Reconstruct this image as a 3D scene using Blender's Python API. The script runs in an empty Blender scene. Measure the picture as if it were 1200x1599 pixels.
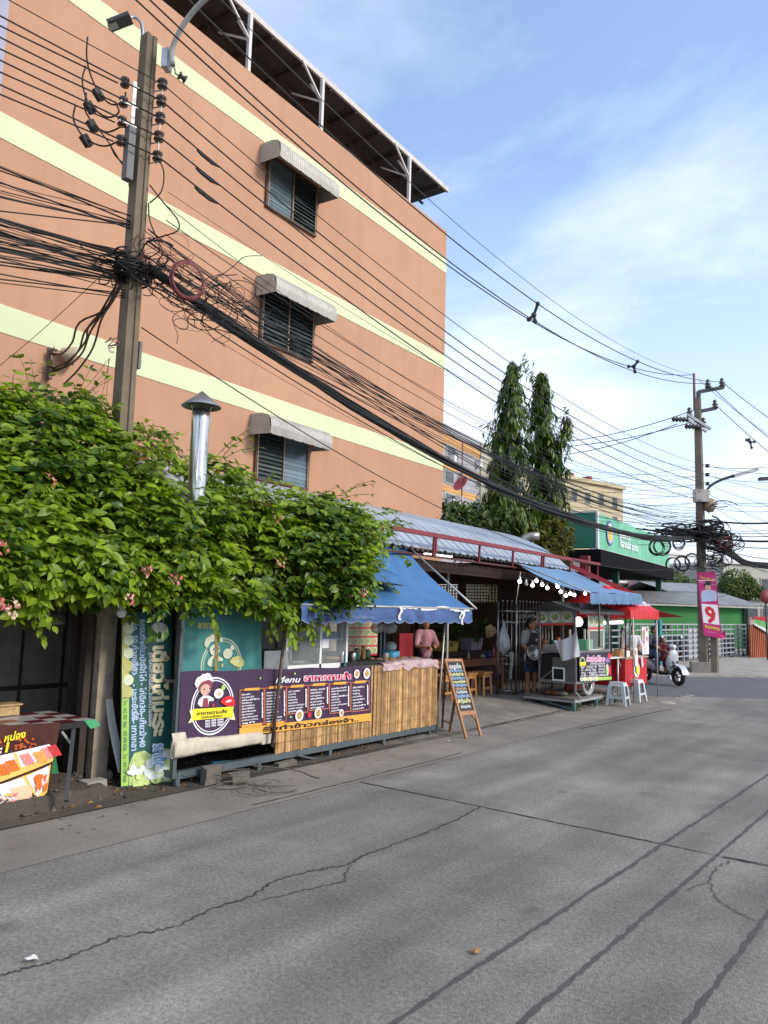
import bpy, bmesh, math, random
from mathutils import Vector, Matrix, noise
V = Vector
random.seed(7)
SC = bpy.context.scene
COL = SC.collection

# ---------------------------------------------------------------- camera geometry (metres; Y runs along the road, X across it, Z up)
FPX, CX, CY, EYE = 1201.0, 600.0, 799.5, 1.8
_U = V((258, -9613, 1201)).normalized()
_Y = V((930, 0, 1201)); _Y.y = -(_U.x*_Y.x + _U.z*_Y.z)/_U.y; _Y.normalize()
_X = _Y.cross(_U)
if _X.x < 0: _X = -_X
CAM = V((0, 0, EYE))
def ray(u, v):
    d = V(((u-CX)/FPX, (v-CY)/FPX, 1.0))
    return V((_X.dot(d), _Y.dot(d), _U.dot(d)))
def G(u, v, z=0.0):
    d = ray(u, v); return CAM + d*((z-EYE)/d.z)
def PL(u, v, p, n):
    d = ray(u, v); n = V(n); return CAM + d*((V(p)-CAM).dot(n)/d.dot(n))
def onX(u, v, x): return PL(u, v, (x, 0, 0), (1, 0, 0))
def onY(u, v, y): return PL(u, v, (0, y, 0), (0, 1, 0))
def AT(u, v, depth): return CAM + ray(u, v)*depth
_b = V((850, 0, 1201)); _b.y = -(_U.x*_b.x + _U.z*_b.z)/_U.y; _b.normalize()
BD = V((_X.dot(_b), _Y.dot(_b), 0)).normalized()      # direction of the orange building's long wall
BN = V((BD.y, -BD.x, 0))                              # its outward normal (towards the road)
FWD = V((_X.z, _Y.z, 0)).normalized()                 # horizontal view direction
SIDE = V((FWD.y, -FWD.x, 0))
UP = V((0, 0, 1))

# ---------------------------------------------------------------- materials
MATS = {}
def lin(c):
    return tuple(((x/255)/12.92 if x/255 <= 0.04045 else ((x/255+0.055)/1.055)**2.4) for x in c)
def node(nt, typ, **kw):
    n = nt.nodes.new(typ)
    for k, v in kw.items(): setattr(n, k, v)
    return n
def mat(name, col, rough=0.6, var=0.25, scale=3.0, metal=0.0, bump=0.0, bscale=60.0, dirt=0.0, dirtcol=(0.05, 0.045, 0.035), spec=0.4, emit=None, alpha=None, island=0.0, streak=0.0):
    if name in MATS: return MATS[name]
    m = bpy.data.materials.new(name); m.use_nodes = True
    nt = m.node_tree; b = nt.nodes['Principled BSDF']
    L = nt.links.new
    b.inputs['Roughness'].default_value = rough; b.inputs['Metallic'].default_value = metal
    b.inputs['Specular IOR Level'].default_value = spec
    tc = node(nt, 'ShaderNodeTexCoord')
    col = tuple(col)[:3]
    if var > 0:
        nz = node(nt, 'ShaderNodeTexNoise'); nz.inputs['Scale'].default_value = scale; nz.inputs['Detail'].default_value = 8; nz.inputs['Roughness'].default_value = 0.65
        L(tc.outputs['Object'], nz.inputs['Vector'])
        mr = node(nt, 'ShaderNodeMapRange'); mr.inputs['From Min'].default_value = 0.28; mr.inputs['From Max'].default_value = 0.72
        mr.inputs['To Min'].default_value = 1-var; mr.inputs['To Max'].default_value = 1+var*0.7
        L(nz.outputs['Fac'], mr.inputs['Value'])
        hs = node(nt, 'ShaderNodeMix', data_type='RGBA', blend_type='MULTIPLY'); hs.inputs['Factor'].default_value = 1
        hs.inputs['A'].default_value = (*col, 1); L(mr.outputs['Result'], hs.inputs['B'])
        out = hs.outputs['Result']
    else:
        rgb = node(nt, 'ShaderNodeRGB'); rgb.outputs[0].default_value = (*col, 1); out = rgb.outputs[0]
    if island > 0:
        gi = node(nt, 'ShaderNodeNewGeometry'); mr2 = node(nt, 'ShaderNodeMapRange')
        mr2.inputs['To Min'].default_value = 1-island; mr2.inputs['To Max'].default_value = 1+island
        L(gi.outputs['Random Per Island'], mr2.inputs['Value'])
        mx = node(nt, 'ShaderNodeMix', data_type='RGBA', blend_type='MULTIPLY'); mx.inputs['Factor'].default_value = 1
        L(out, mx.inputs['A']); L(mr2.outputs['Result'], mx.inputs['B']); out = mx.outputs['Result']
    if dirt > 0:
        mp = node(nt, 'ShaderNodeMapping'); mp.inputs['Scale'].default_value = (1, 1, 1.0 if streak == 0 else 1/(1+streak*8))
        L(tc.outputs['Object'], mp.inputs['Vector'])
        n2 = node(nt, 'ShaderNodeTexNoise'); n2.inputs['Scale'].default_value = scale*(2.2 if streak == 0 else 5); n2.inputs['Detail'].default_value = 9; n2.inputs['Roughness'].default_value = 0.7
        L(mp.outputs['Vector'], n2.inputs['Vector'])
        m2 = node(nt, 'ShaderNodeMapRange'); m2.inputs['From Min'].default_value = 0.5; m2.inputs['From Max'].default_value = 0.78; m2.inputs['To Max'].default_value = dirt
        L(n2.outputs['Fac'], m2.inputs['Value'])
        m3 = node(nt, 'ShaderNodeMix', data_type='RGBA'); L(m2.outputs['Result'], m3.inputs['Factor']); L(out, m3.inputs['A']); m3.inputs['B'].default_value = (*dirtcol, 1)
        out = m3.outputs['Result']
    L(out, b.inputs['Base Color'])
    if bump > 0:
        n4 = node(nt, 'ShaderNodeTexNoise'); n4.inputs['Scale'].default_value = bscale; n4.inputs['Detail'].default_value = 6
        L(tc.outputs['Object'], n4.inputs['Vector'])
        bp = node(nt, 'ShaderNodeBump'); bp.inputs['Strength'].default_value = bump; bp.inputs['Distance'].default_value = 0.02
        L(n4.outputs['Fac'], bp.inputs['Height']); L(bp.outputs['Normal'], b.inputs['Normal'])
    if emit:
        b.inputs['Emission Color'].default_value = (*col, 1); b.inputs['Emission Strength'].default_value = emit
    if alpha is not None:
        b.inputs['Alpha'].default_value = alpha
    MATS[name] = m
    return m
def leafmat(name, dark, light, trans=0.35, rough=0.45):
    m = bpy.data.materials.new(name); m.use_nodes = True; nt = m.node_tree; L = nt.links.new
    b = nt.nodes['Principled BSDF']; b.inputs['Roughness'].default_value = rough; b.inputs['Specular IOR Level'].default_value = 0.35
    gi = node(nt, 'ShaderNodeNewGeometry'); tc = node(nt, 'ShaderNodeTexCoord')
    nz = node(nt, 'ShaderNodeTexNoise'); nz.inputs['Scale'].default_value = 1.1; nz.inputs['Detail'].default_value = 3
    L(tc.outputs['Object'], nz.inputs['Vector'])
    ad = node(nt, 'ShaderNodeMath', operation='MULTIPLY_ADD'); L(gi.outputs['Random Per Island'], ad.inputs[0]); ad.inputs[1].default_value = 0.75
    sb = node(nt, 'ShaderNodeMath', operation='MULTIPLY_ADD'); L(nz.outputs['Fac'], sb.inputs[0]); sb.inputs[1].default_value = 1.6; sb.inputs[2].default_value = -0.68
    L(sb.outputs[0], ad.inputs[2])
    cr = node(nt, 'ShaderNodeValToRGB'); e = cr.color_ramp.elements
    e[0].position = 0.05; e[0].color = (*dark, 1); e[1].position = 0.95; e[1].color = (*light, 1)
    L(ad.outputs[0], cr.inputs['Fac']); L(cr.outputs['Color'], b.inputs['Base Color'])
    tr = node(nt, 'ShaderNodeBsdfTranslucent')
    mm = node(nt, 'ShaderNodeMix', data_type='RGBA', blend_type='MULTIPLY'); mm.inputs['Factor'].default_value = 1; L(cr.outputs['Color'], mm.inputs['A']); mm.inputs['B'].default_value = (1.5, 1.6, 0.55, 1)
    L(mm.outputs['Result'], tr.inputs['Color'])
    ms = node(nt, 'ShaderNodeMixShader'); ms.inputs['Fac'].default_value = trans
    L(b.outputs[0], ms.inputs[1]); L(tr.outputs[0], ms.inputs[2]); L(ms.outputs[0], nt.nodes['Material Output'].inputs['Surface'])
    MATS[name] = m; return m
def glassmat(name, tint=(0.75, 0.8, 0.8), a=0.25, rough=0.06):
    m = mat(name, tint, rough, var=0, spec=0.6); m.node_tree.nodes['Principled BSDF'].inputs['Alpha'].default_value = a; return m
def wavemat(name, col, axis='X', scale=10, amount=0.3, rough=0.5, metal=0.0, dirt=0.3):
    """corrugation or slat pattern as real bump, with a little dirt"""
    m = mat(name, col, rough, var=0.15, scale=1.2, metal=metal, dirt=dirt); nt = m.node_tree; L = nt.links.new
    tc = [n for n in nt.nodes if n.type == 'TEX_COORD'][0]
    w = node(nt, 'ShaderNodeTexWave', bands_direction=axis); w.inputs['Scale'].default_value = scale; L(tc.outputs['Object'], w.inputs['Vector'])
    bp = node(nt, 'ShaderNodeBump'); bp.inputs['Strength'].default_value = amount; bp.inputs['Distance'].default_value = 0.05
    L(w.outputs['Fac'], bp.inputs['Height']); L(bp.outputs['Normal'], nt.nodes['Principled BSDF'].inputs['Normal'])
    return m

# ---------------------------------------------------------------- mesh builder
OFF = {}
def woff(o): return OFF.get(o.name, V((0, 0, 0))) if o else V((0, 0, 0))
class MB:
    def __init__(s): s.v = []; s.f = []; s.m = []; s.sm = []; s.k = 0; s.smooth = False
    def add(s, vs, fs, smooth=None):
        o = len(s.v); s.v += [V(p) for p in vs]
        for f in fs: s.f.append([i+o for i in f]); s.m.append(s.k); s.sm.append(s.smooth if smooth is None else smooth)
        return s
    def mk(s, k): s.k = k; return s
    def quad(s, a, b, c, d): return s.add([a, b, c, d], [[0, 1, 2, 3]])
    def poly(s, pts): return s.add(pts, [list(range(len(pts)))])
    def slab(s, pts, off):
        """polygon extruded by the vector off"""
        n = len(pts); off = V(off)
        vs = [V(p) for p in pts]+[V(p)+off for p in pts]
        fs = [list(range(n))[::-1], list(range(n, 2*n))]+[[i, (i+1) % n, n+(i+1) % n, n+i] for i in range(n)]
        return s.add(vs, fs)
    def obox(s, c, ax, ay, az):
        """box from centre and three half-extent vectors"""
        c, ax, ay, az = V(c), V(ax), V(ay), V(az)
        vs = [c+ax*i+ay*j+az*k for i in (-1, 1) for j in (-1, 1) for k in (-1, 1)]
        return s.add(vs, [[0, 1, 3, 2], [4, 6, 7, 5], [0, 4, 5, 1], [2, 3, 7, 6], [0, 2, 6, 4], [1, 5, 7, 3]])
    def box(s, c, d): return s.obox(c, (d[0]/2, 0, 0), (0, d[1]/2, 0), (0, 0, d[2]/2))
    def bb(s, x0, x1, y0, y1, z0, z1): return s.box(((x0+x1)/2, (y0+y1)/2, (z0+z1)/2), (abs(x1-x0), abs(y1-y0), abs(z1-z0)))
    def beam(s, p, q, w, h=None, up=UP):
        p, q = V(p), V(q); d = (q-p); l = d.length; d.normalize(); h = h or w
        a = d.cross(V(up))
        if a.length < 1e-4: a = d.cross(V((1, 0, 0)))
        a.normalize(); b = a.cross(d)
        return s.obox((p+q)/2, d*l/2, a*w/2, b*h/2)
    def tube(s, pts, r, n=6, cap=True, smooth=True):
        pts = [V(p) for p in pts]; rr = r if isinstance(r, (list, tuple)) else [r]*len(pts)
        vs = []; fs = []; a = None
        for i, p in enumerate(pts):
            d = (pts[min(i+1, len(pts)-1)]-pts[max(i-1, 0)])
            if d.length < 1e-9: d = V((0, 0, 1))
            d.normalize()
            if a is None:
                a = d.cross(V((0.13, 0.31, 0.94)))
                if a.length < 1e-3: a = d.cross(V((1, 0, 0)))
            else: a = a-d*a.dot(d)
            a.normalize(); b = d.cross(a)
            for j in range(n):
                t = 2*math.pi*j/n; vs.append(p+(a*math.cos(t)+b*math.sin(t))*rr[i])
        for i in range(len(pts)-1):
            for j in range(n): fs.append([i*n+j, i*n+(j+1) % n, (i+1)*n+(j+1) % n, (i+1)*n+j])
        s.add(vs, fs, smooth)
        if cap:
            o = len(s.v)-len(vs); s.f.append([o+j for j in range(n)][::-1]); s.f.append([o+(len(pts)-1)*n+j for j in range(n)])
            s.m += [s.k]*2; s.sm += [False]*2
        return s
    def lathe(s, base, prof, n=16, axis=UP, smooth=True):
        """prof: list of (radius, height) along the axis"""
        base = V(base); axis = V(axis).normalized(); a = axis.cross(V((0, 1, 0.01)))
        if a.length < 1e-3: a = axis.cross(V((1, 0, 0)))
        a.normalize(); b = axis.cross(a); vs = []; fs = []
        for r, h in prof:
            for j in range(n):
                t = 2*math.pi*j/n; vs.append(base+axis*h+(a*math.cos(t)+b*math.sin(t))*max(r, 1e-4))
        for i in range(len(prof)-1):
            for j in range(n): fs.append([i*n+j, i*n+(j+1) % n, (i+1)*n+(j+1) % n, (i+1)*n+j])
        return s.add(vs, fs, smooth)
    def ball(s, c, r, n=10, sq=(1, 1, 1)):
        c = V(c); vs = []; fs = []; k = max(5, n//2+1)
        for i in range(k+1):
            ph = math.pi*i/k
            for j in range(n):
                t = 2*math.pi*j/n; vs.append(c+V((r*sq[0]*max(math.sin(ph), 1e-3)*math.cos(t), r*sq[1]*max(math.sin(ph), 1e-3)*math.sin(t), r*sq[2]*math.cos(ph))))
        for i in range(k):
            for j in range(n): fs.append([i*n+j, (i+1)*n+j, (i+1)*n+(j+1) % n, i*n+(j+1) % n])
        return s.add(vs, fs, True)
    def torus(s, c, R, r, ax, n=24, k=6, sq=1.0):
        ax = V(ax).normalized(); a = ax.cross(UP)
        if a.length < 1e-3: a = V((1, 0, 0))
        a.normalize(); b = ax.cross(a); c = V(c)
        vs = []; fs = []
        for i in range(n):
            t = 2*math.pi*i/n; d = a*math.cos(t)+b*math.sin(t)*sq
            for j in range(k):
                q = 2*math.pi*j/k; vs.append(c+d*(R+r*math.cos(q))+ax*r*math.sin(q))
        for i in range(n):
            for j in range(k): fs.append([i*k+j, i*k+(j+1) % k, ((i+1) % n)*k+(j+1) % k, ((i+1) % n)*k+j])
        return s.add(vs, fs, True)
    def grid(s, fn, nu, nv, smooth=True):
        vs = [fn(i/nu, j/nv) for i in range(nu+1) for j in range(nv+1)]
        fs = [[i*(nv+1)+j, (i+1)*(nv+1)+j, (i+1)*(nv+1)+j+1, i*(nv+1)+j+1] for i in range(nu) for j in range(nv)]
        return s.add(vs, fs, smooth)
    def build(s, name, mats, parent=None, loc=None):
        if not isinstance(mats, (list, tuple)): mats = [mats]
        off = woff(parent) if parent else V((0, 0, 0))
        me = bpy.data.meshes.new(name)
        base = V(loc) if loc is not None else (V((0, 0, 0)))
        if parent is None and loc is None and s.v:
            lo = [min(p[i] for p in s.v) for i in range(3)]; hi = [max(p[i] for p in s.v) for i in range(3)]
            base = V(((lo[0]+hi[0])/2, (lo[1]+hi[1])/2, lo[2]))
        sh = off if parent else base
        me.from_pydata([p-sh for p in s.v], [], s.f)
        for m in mats: me.materials.append(m)
        me.polygons.foreach_set('material_index', s.m); me.polygons.foreach_set('use_smooth', s.sm); me.update()
        o = bpy.data.objects.new(name, me); COL.objects.link(o)
        if parent: o.parent = parent; OFF[o.name] = V(off)
        else: o.location = base; OFF[o.name] = base
        return o
def tag(o, label=None, cat=None, group=None, kind=None):
    if label: o['label'] = label
    if cat: o['category'] = cat
    if group: o['group'] = group
    if kind: o['kind'] = kind
    return o
def thing(name, label, cat, loc=(0, 0, 0), group=None):
    o = bpy.data.objects.new(name, None); COL.objects.link(o); o.location = V(loc); OFF[o.name] = V(loc); o.empty_display_size = 0.2
    return tag(o, label, cat, group)
def dup(root, loc, rotz=0.0, label=None, group=None):
    """a copy of a thing with copies of its parts and sub-parts"""
    r = root.copy(); COL.objects.link(r); r.location = V(loc); r.rotation_euler = (0, 0, rotz)
    if label: r['label'] = label
    if group: r['group'] = group
    for ch in list(root.children):
        c = ch.copy(); COL.objects.link(c); c.parent = r
        for g in list(ch.children):
            d = g.copy(); COL.objects.link(d); d.parent = c
    return r
def text_mb(mb, s, o, right, up, size, align='LEFT', bold=0.0, shear=0.0, depth=0.0, fit=None):
    """set a line of writing into the builder, on the plane (o, right, up)"""
    c = bpy.data.curves.new('writing', 'FONT'); c.body = s; c.size = size; c.align_x = align; c.resolution_u = 2; c.offset = bold*size; c.shear = shear
    ob = bpy.data.objects.new('writing', c); me = ob.to_mesh()
    o, right, up = V(o), V(right).normalized(), V(up).normalized(); nrm = right.cross(up)
    k = 1.0
    if fit and len(me.vertices): k = fit/(max(p.co.x for p in me.vertices)-min(p.co.x for p in me.vertices))
    mb.add([o+right*(p.co.x*k)+up*p.co.y+nrm*depth for p in me.vertices], [list(p.vertices) for p in me.polygons], False)
    ob.to_mesh_clear(); bpy.data.objects.remove(ob); bpy.data.curves.remove(c)
    return mb
class Plane:
    """a flat rectangle addressed by (a, b) in 0..1 from its lower left corner"""
    def __init__(s, bl, br, tl, tr=None):
        s.bl, s.br, s.tl = V(bl), V(br), V(tl); s.tr = V(tr) if tr else s.br+s.tl-s.bl
        s.r = (s.br-s.bl).normalized(); s.n = s.r.cross(s.tl-s.bl).normalized(); s.u = s.n.cross(s.r)
        s.w = ((s.br-s.bl).length+(s.tr-s.tl).length)/2; s.h = ((s.tl-s.bl).length+(s.tr-s.br).length)/2
    def p(s, a, b, d=0.0):
        return s.bl*(1-a)*(1-b)+s.br*a*(1-b)+s.tl*(1-a)*b+s.tr*a*b+s.n*d
    def rect(s, mb, a0, a1, b0, b1, d): mb.quad(s.p(a0, b0, d), s.p(a1, b0, d), s.p(a1, b1, d), s.p(a0, b1, d))
    def shape(s, mb, pts, d): mb.poly([s.p(a, b, d) for a, b in pts])
    def disc(s, mb, a, b, ra, rb, d, n=24, t0=0, t1=1): mb.poly([s.p(a+ra*math.cos(2*math.pi*(t0+(t1-t0)*i/n)), b+rb*math.sin(2*math.pi*(t0+(t1-t0)*i/n)), d) for i in range(n if t1-t0 == 1 else n+1)])
    def ring(s, mb, a, b, ra, rb, wa, d, n=32):
        k = rb/ra
        for i in range(n):
            t, q = 2*math.pi*i/n, 2*math.pi*(i+1)/n
            mb.quad(s.p(a+ra*math.cos(t), b+rb*math.sin(t), d), s.p(a+ra*math.cos(q), b+rb*math.sin(q), d), s.p(a+(ra-wa)*math.cos(q), b+(rb-wa*k)*math.sin(q), d), s.p(a+(ra-wa)*math.cos(t), b+(rb-wa*k)*math.sin(t), d))
    def text(s, mb, t, a, b, size, align='LEFT', bold=0.02, d=0.004, shear=0.0):
        r = (s.p(min(a+0.1, 1), b)-s.p(a, b)).normalized() if a < 0.95 else s.r
        text_mb(mb, t, s.p(a, b, d), r, s.n.cross(r), size, align, bold, shear)
def sag(p, q, s, n=18):
    p, q = V(p), V(q)
    return [p.lerp(q, i/n)-V((0, 0, s*4*(i/n)*(1-i/n))) for i in range(n+1)]
def smooth_path(pts, n=4):
    """Catmull-Rom through the points"""
    P = [V(p) for p in pts]; P = [P[0]*2-P[1]]+P+[P[-1]*2-P[-2]]; out = []
    for i in range(1, len(P)-2):
        for k in range(n):
            t = k/n; a, b, c, d = P[i-1], P[i], P[i+1], P[i+2]
            out.append(0.5*((2*b)+(c-a)*t+(2*a-5*b+4*c-d)*t*t+(3*b-a-3*c+d)*t**3))
    return out+[P[-2]]
def remesh_body(mb, name, m, parent, vox=0.02, sm=3):
    """melt overlapping rounded pieces into one continuous skin"""
    o = mb.build(name, m, parent)
    r = o.modifiers.new('skin', 'REMESH'); r.mode = 'VOXEL'; r.voxel_size = vox; r.use_smooth_shade = True
    s = o.modifiers.new('soft', 'SMOOTH'); s.iterations = sm; s.factor = 0.5
    dg = bpy.context.evaluated_depsgraph_get(); me = bpy.data.meshes.new_from_object(o.evaluated_get(dg))
    o.modifiers.clear(); old = o.data; o.data = me; bpy.data.meshes.remove(old); me.name = name
    if not me.materials: me.materials.append(m)
    me.polygons.foreach_set('use_smooth', [True]*len(me.polygons))
    return o
def capsule(mb, p, q, r0, r1, n=8, k=3):
    """tapered limb with round ends"""
    p, q = V(p), V(q); d = (q-p).normalized(); pts = []; rr = []
    for i in range(k+1):
        t = math.pi/2*(1-i/k); pts.append(p-d*r0*math.sin(t)); rr.append(max(r0*math.cos(t), 1e-3))
    for i in range(k+1):
        t = math.pi/2*i/k; pts.append(q+d*r1*math.sin(t)); rr.append(max(r1*math.cos(t), 1e-3))
    mb.tube(pts, rr, n)
# ---------------------------------------------------------------- camera, light, sky
cd = bpy.data.cameras.new('camera'); cam = bpy.data.objects.new('camera', cd); COL.objects.link(cam)
cd.sensor_fit = 'VERTICAL'; cd.sensor_height = 36; cd.lens = 36*FPX/1599; cd.clip_end = 5000; cd.clip_start = 0.05
rx = V((_X.x, _Y.x, _U.x)); uy = -V((_X.y, _Y.y, _U.y)); fz = V((_X.z, _Y.z, _U.z))
M = Matrix((rx, uy, -fz)).transposed().to_4x4(); M.translation = CAM; cam.matrix_world = M
SC.camera = cam
SC.view_settings.view_transform = 'Standard'; SC.view_settings.look = 'None'; SC.view_settings.gamma = 1; SC.view_settings.exposure = 1.0
SUN = V((0.80, 0.20, 0.50)).normalized()
sd = bpy.data.lights.new('sun', 'SUN'); sd.energy = 1.55; sd.angle = math.radians(13); sd.color = (1.0, 0.9, 0.76)
so = bpy.data.objects.new('sun', sd); COL.objects.link(so); so.rotation_euler = (-SUN).to_track_quat('-Z', 'Y').to_euler(); so.location = (20, 10, 30)
w = bpy.data.worlds.new('World'); SC.world = w; w.use_nodes = True
nt = w.node_tree; L = nt.links.new; bg = nt.nodes['Background']
sky = node(nt, 'ShaderNodeTexSky'); sky.sky_type = 'NISHITA'; sky.sun_disc = False
sky.sun_elevation = math.asin(SUN.z); sky.sun_rotation = math.atan2(SUN.x, SUN.y)
sky.air_density = 1.0; sky.dust_density = 1.2; sky.ozone_density = 1.5
tc = node(nt, 'ShaderNodeTexCoord'); sx = node(nt, 'ShaderNodeSeparateXYZ'); L(tc.outputs['Generated'], sx.inputs[0])
az = node(nt, 'ShaderNodeMath', operation='ADD'); L(sx.outputs['Z'], az.inputs[0]); az.inputs[1].default_value = 0.12
az2 = node(nt, 'ShaderNodeMath', operation='MAXIMUM'); L(az.outputs[0], az2.inputs[0]); az2.inputs[1].default_value = 0.05
dx = node(nt, 'ShaderNodeMath', operation='DIVIDE'); L(sx.outputs['X'], dx.inputs[0]); L(az2.outputs[0], dx.inputs[1])
dy = node(nt, 'ShaderNodeMath', operation='DIVIDE'); L(sx.outputs['Y'], dy.inputs[0]); L(az2.outputs[0], dy.inputs[1])
cb = node(nt, 'ShaderNodeCombineXYZ'); L(dx.outputs[0], cb.inputs['X']); L(dy.outputs[0], cb.inputs['Y'])
mp = node(nt, 'ShaderNodeMapping'); mp.inputs['Location'].default_value = (4.6, 0.4, 0.0); mp.inputs['Rotation'].default_value = (0, 0, math.radians(25)); mp.inputs['Scale'].default_value = (0.62, 0.9, 1)
L(cb.outputs[0], mp.inputs['Vector'])
n1 = node(nt, 'ShaderNodeTexNoise'); n1.inputs['Scale'].default_value = 1.15; n1.inputs['Detail'].default_value = 10; n1.inputs['Roughness'].default_value = 0.58; n1.inputs['Distortion'].default_value = 0.5
L(mp.outputs[0], n1.inputs['Vector'])
cr = node(nt, 'ShaderNodeValToRGB'); e = cr.color_ramp.elements; e[0].position = 0.43; e[0].color = (0, 0, 0, 1); e[1].position = 0.70; e[1].color = (1, 1, 1, 1)
L(n1.outputs['Fac'], cr.inputs['Fac'])
# thicker veil towards the horizon
hz = node(nt, 'ShaderNodeMapRange'); L(sx.outputs['Z'], hz.inputs['Value']); hz.inputs['From Min'].default_value = 0.02; hz.inputs['From Max'].default_value = 0.52; hz.inputs['To Min'].default_value = 0.84; hz.inputs['To Max'].default_value = 0.16
mxx = node(nt, 'ShaderNodeMath', operation='MULTIPLY_ADD'); L(cr.outputs['Color'], mxx.inputs[0]); mxx.inputs[1].default_value = 0.7; L(hz.outputs['Result'], mxx.inputs[2]); mxx.use_clamp = True
cm = node(nt, 'ShaderNodeMix', data_type='RGBA'); L(mxx.outputs[0], cm.inputs['Factor'])
sc_ = node(nt, 'ShaderNodeMix', data_type='RGBA', blend_type='MULTIPLY'); sc_.inputs['Factor'].default_value = 1; L(sky.outputs[0], sc_.inputs['A']); sc_.inputs['B'].default_value = (1.08, 1.26, 1.46, 1)
L(sc_.outputs['Result'], cm.inputs['A']); cm.inputs['B'].default_value = (4.9, 5.35, 6.2, 1)
L(cm.outputs['Result'], bg.inputs['Color']); bg.inputs['Strength'].default_value = 0.11

# ---------------------------------------------------------------- ground
def road_material():
    m = mat('road_concrete', (0.232, 0.213, 0.186), 0.85, var=0.24, scale=0.9, bump=0.5, bscale=90); nt = m.node_tree; L = nt.links.new
    b = nt.nodes['Principled BSDF']; tc = [n for n in nt.nodes if n.type == 'TEX_COORD'][0]
    src = b.inputs['Base Color'].links[0].from_socket
    # exposed stones: sparse dark chips in two sizes
    for sc, lo, hi, a in ((55, 0.10, 0.24, 0.62), (24, 0.05, 0.17, 0.7)):
        vo = node(nt, 'ShaderNodeTexVoronoi'); vo.inputs['Scale'].default_value = sc; L(tc.outputs['Object'], vo.inputs['Vector'])
        mr = node(nt, 'ShaderNodeMapRange'); L(vo.outputs['Distance'], mr.inputs['Value']); mr.inputs['From Min'].default_value = lo; mr.inputs['From Max'].default_value = hi; mr.inputs['To Min'].default_value = 1; mr.inputs['To Max'].default_value = 0
        wn = node(nt, 'ShaderNodeSeparateColor'); L(vo.outputs['Color'], wn.inputs[0])
        gt = node(nt, 'ShaderNodeMath', operation='GREATER_THAN'); L(wn.outputs[0], gt.inputs[0]); gt.inputs[1].default_value = a
        nb = node(nt, 'ShaderNodeTexNoise'); nb.inputs['Scale'].default_value = 0.8; L(tc.outputs['Object'], nb.inputs['Vector'])
        mu = node(nt, 'ShaderNodeMath', operation='MULTIPLY'); L(mr.outputs['Result'], mu.inputs[0]); L(gt.outputs[0], mu.inputs[1])
        mu2 = node(nt, 'ShaderNodeMath', operation='MULTIPLY'); L(mu.outputs[0], mu2.inputs[0]); L(nb.outputs['Fac'], mu2.inputs[1])
        mx = node(nt, 'ShaderNodeMix', data_type='RGBA'); L(mu2.outputs[0], mx.inputs['Factor']); L(src, mx.inputs['A']); mx.inputs['B'].default_value = (0.035, 0.036, 0.04, 1)
        src = mx.outputs['Result']
    n = node(nt, 'ShaderNodeTexNoise'); n.inputs['Scale'].default_value = 38; n.inputs['Detail'].default_value = 4; L(tc.outputs['Object'], n.inputs['Vector'])
    mr = node(nt, 'ShaderNodeMapRange'); L(n.outputs['Fac'], mr.inputs['Value']); mr.inputs['From Min'].default_value = 0.3; mr.inputs['From Max'].default_value = 0.7; mr.inputs['To Min'].default_value = 0.72; mr.inputs['To Max'].default_value = 1.25
    mx = node(nt, 'ShaderNodeMix', data_type='RGBA', blend_type='MULTIPLY'); mx.inputs['Factor'].default_value = 1; L(src, mx.inputs['A']); L(mr.outputs['Result'], mx.inputs['B'])
    # long stains along the way the wheels run
    mp = node(nt, 'ShaderNodeMapping'); mp.inputs['Scale'].default_value = (1.3, 0.12, 1); L(tc.outputs['Object'], mp.inputs['Vector'])
    st = node(nt, 'ShaderNodeTexNoise'); st.inputs['Scale'].default_value = 1.6; st.inputs['Detail'].default_value = 5; L(mp.outputs[0], st.inputs['Vector'])
    mr = node(nt, 'ShaderNodeMapRange'); L(st.outputs['Fac'], mr.inputs['Value']); mr.inputs['From Min'].default_value = 0.35; mr.inputs['From Max'].default_value = 0.7; mr.inputs['To Min'].default_value = 0.72; mr.inputs['To Max'].default_value = 1.14
    m2 = node(nt, 'ShaderNodeMix', data_type='RGBA', blend_type='MULTIPLY'); m2.inputs['Factor'].default_value = 1; L(mx.outputs['Result'], m2.inputs['A']); L(mr.outputs['Result'], m2.inputs['B'])
    pn_ = node(nt, 'ShaderNodeTexNoise'); pn_.inputs['Scale'].default_value = 0.42; pn_.inputs['Detail'].default_value = 7; pn_.inputs['Roughness'].default_value = 0.62; pn_.inputs['Distortion'].default_value = 0.8; L(tc.outputs['Object'], pn_.inputs['Vector'])
    pr_ = node(nt, 'ShaderNodeMapRange'); L(pn_.outputs['Fac'], pr_.inputs['Value']); pr_.inputs['From Min'].default_value = 0.36; pr_.inputs['From Max'].default_value = 0.62; pr_.inputs['To Min'].default_value = 0.74; pr_.inputs['To Max'].default_value = 1.1
    m3 = node(nt, 'ShaderNodeMix', data_type='RGBA', blend_type='MULTIPLY'); m3.inputs['Factor'].default_value = 1; L(m2.outputs['Result'], m3.inputs['A']); L(pr_.outputs['Result'], m3.inputs['B'])
    ov = node(nt, 'ShaderNodeTexVoronoi'); ov.inputs['Scale'].default_value = 0.55; ov.inputs['Randomness'].default_value = 1; L(pn_.outputs['Color'], ov.inputs['Vector'])
    os_ = node(nt, 'ShaderNodeTexNoise'); os_.inputs['Scale'].default_value = 1.9; os_.inputs['Detail'].default_value = 5; L(tc.outputs['Object'], os_.inputs['Vector'])
    om = node(nt, 'ShaderNodeMapRange'); L(os_.outputs['Fac'], om.inputs['Value']); om.inputs['From Min'].default_value = 0.66; om.inputs['From Max'].default_value = 0.76; om.inputs['To Min'].default_value = 0; om.inputs['To Max'].default_value = 0.55
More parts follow.
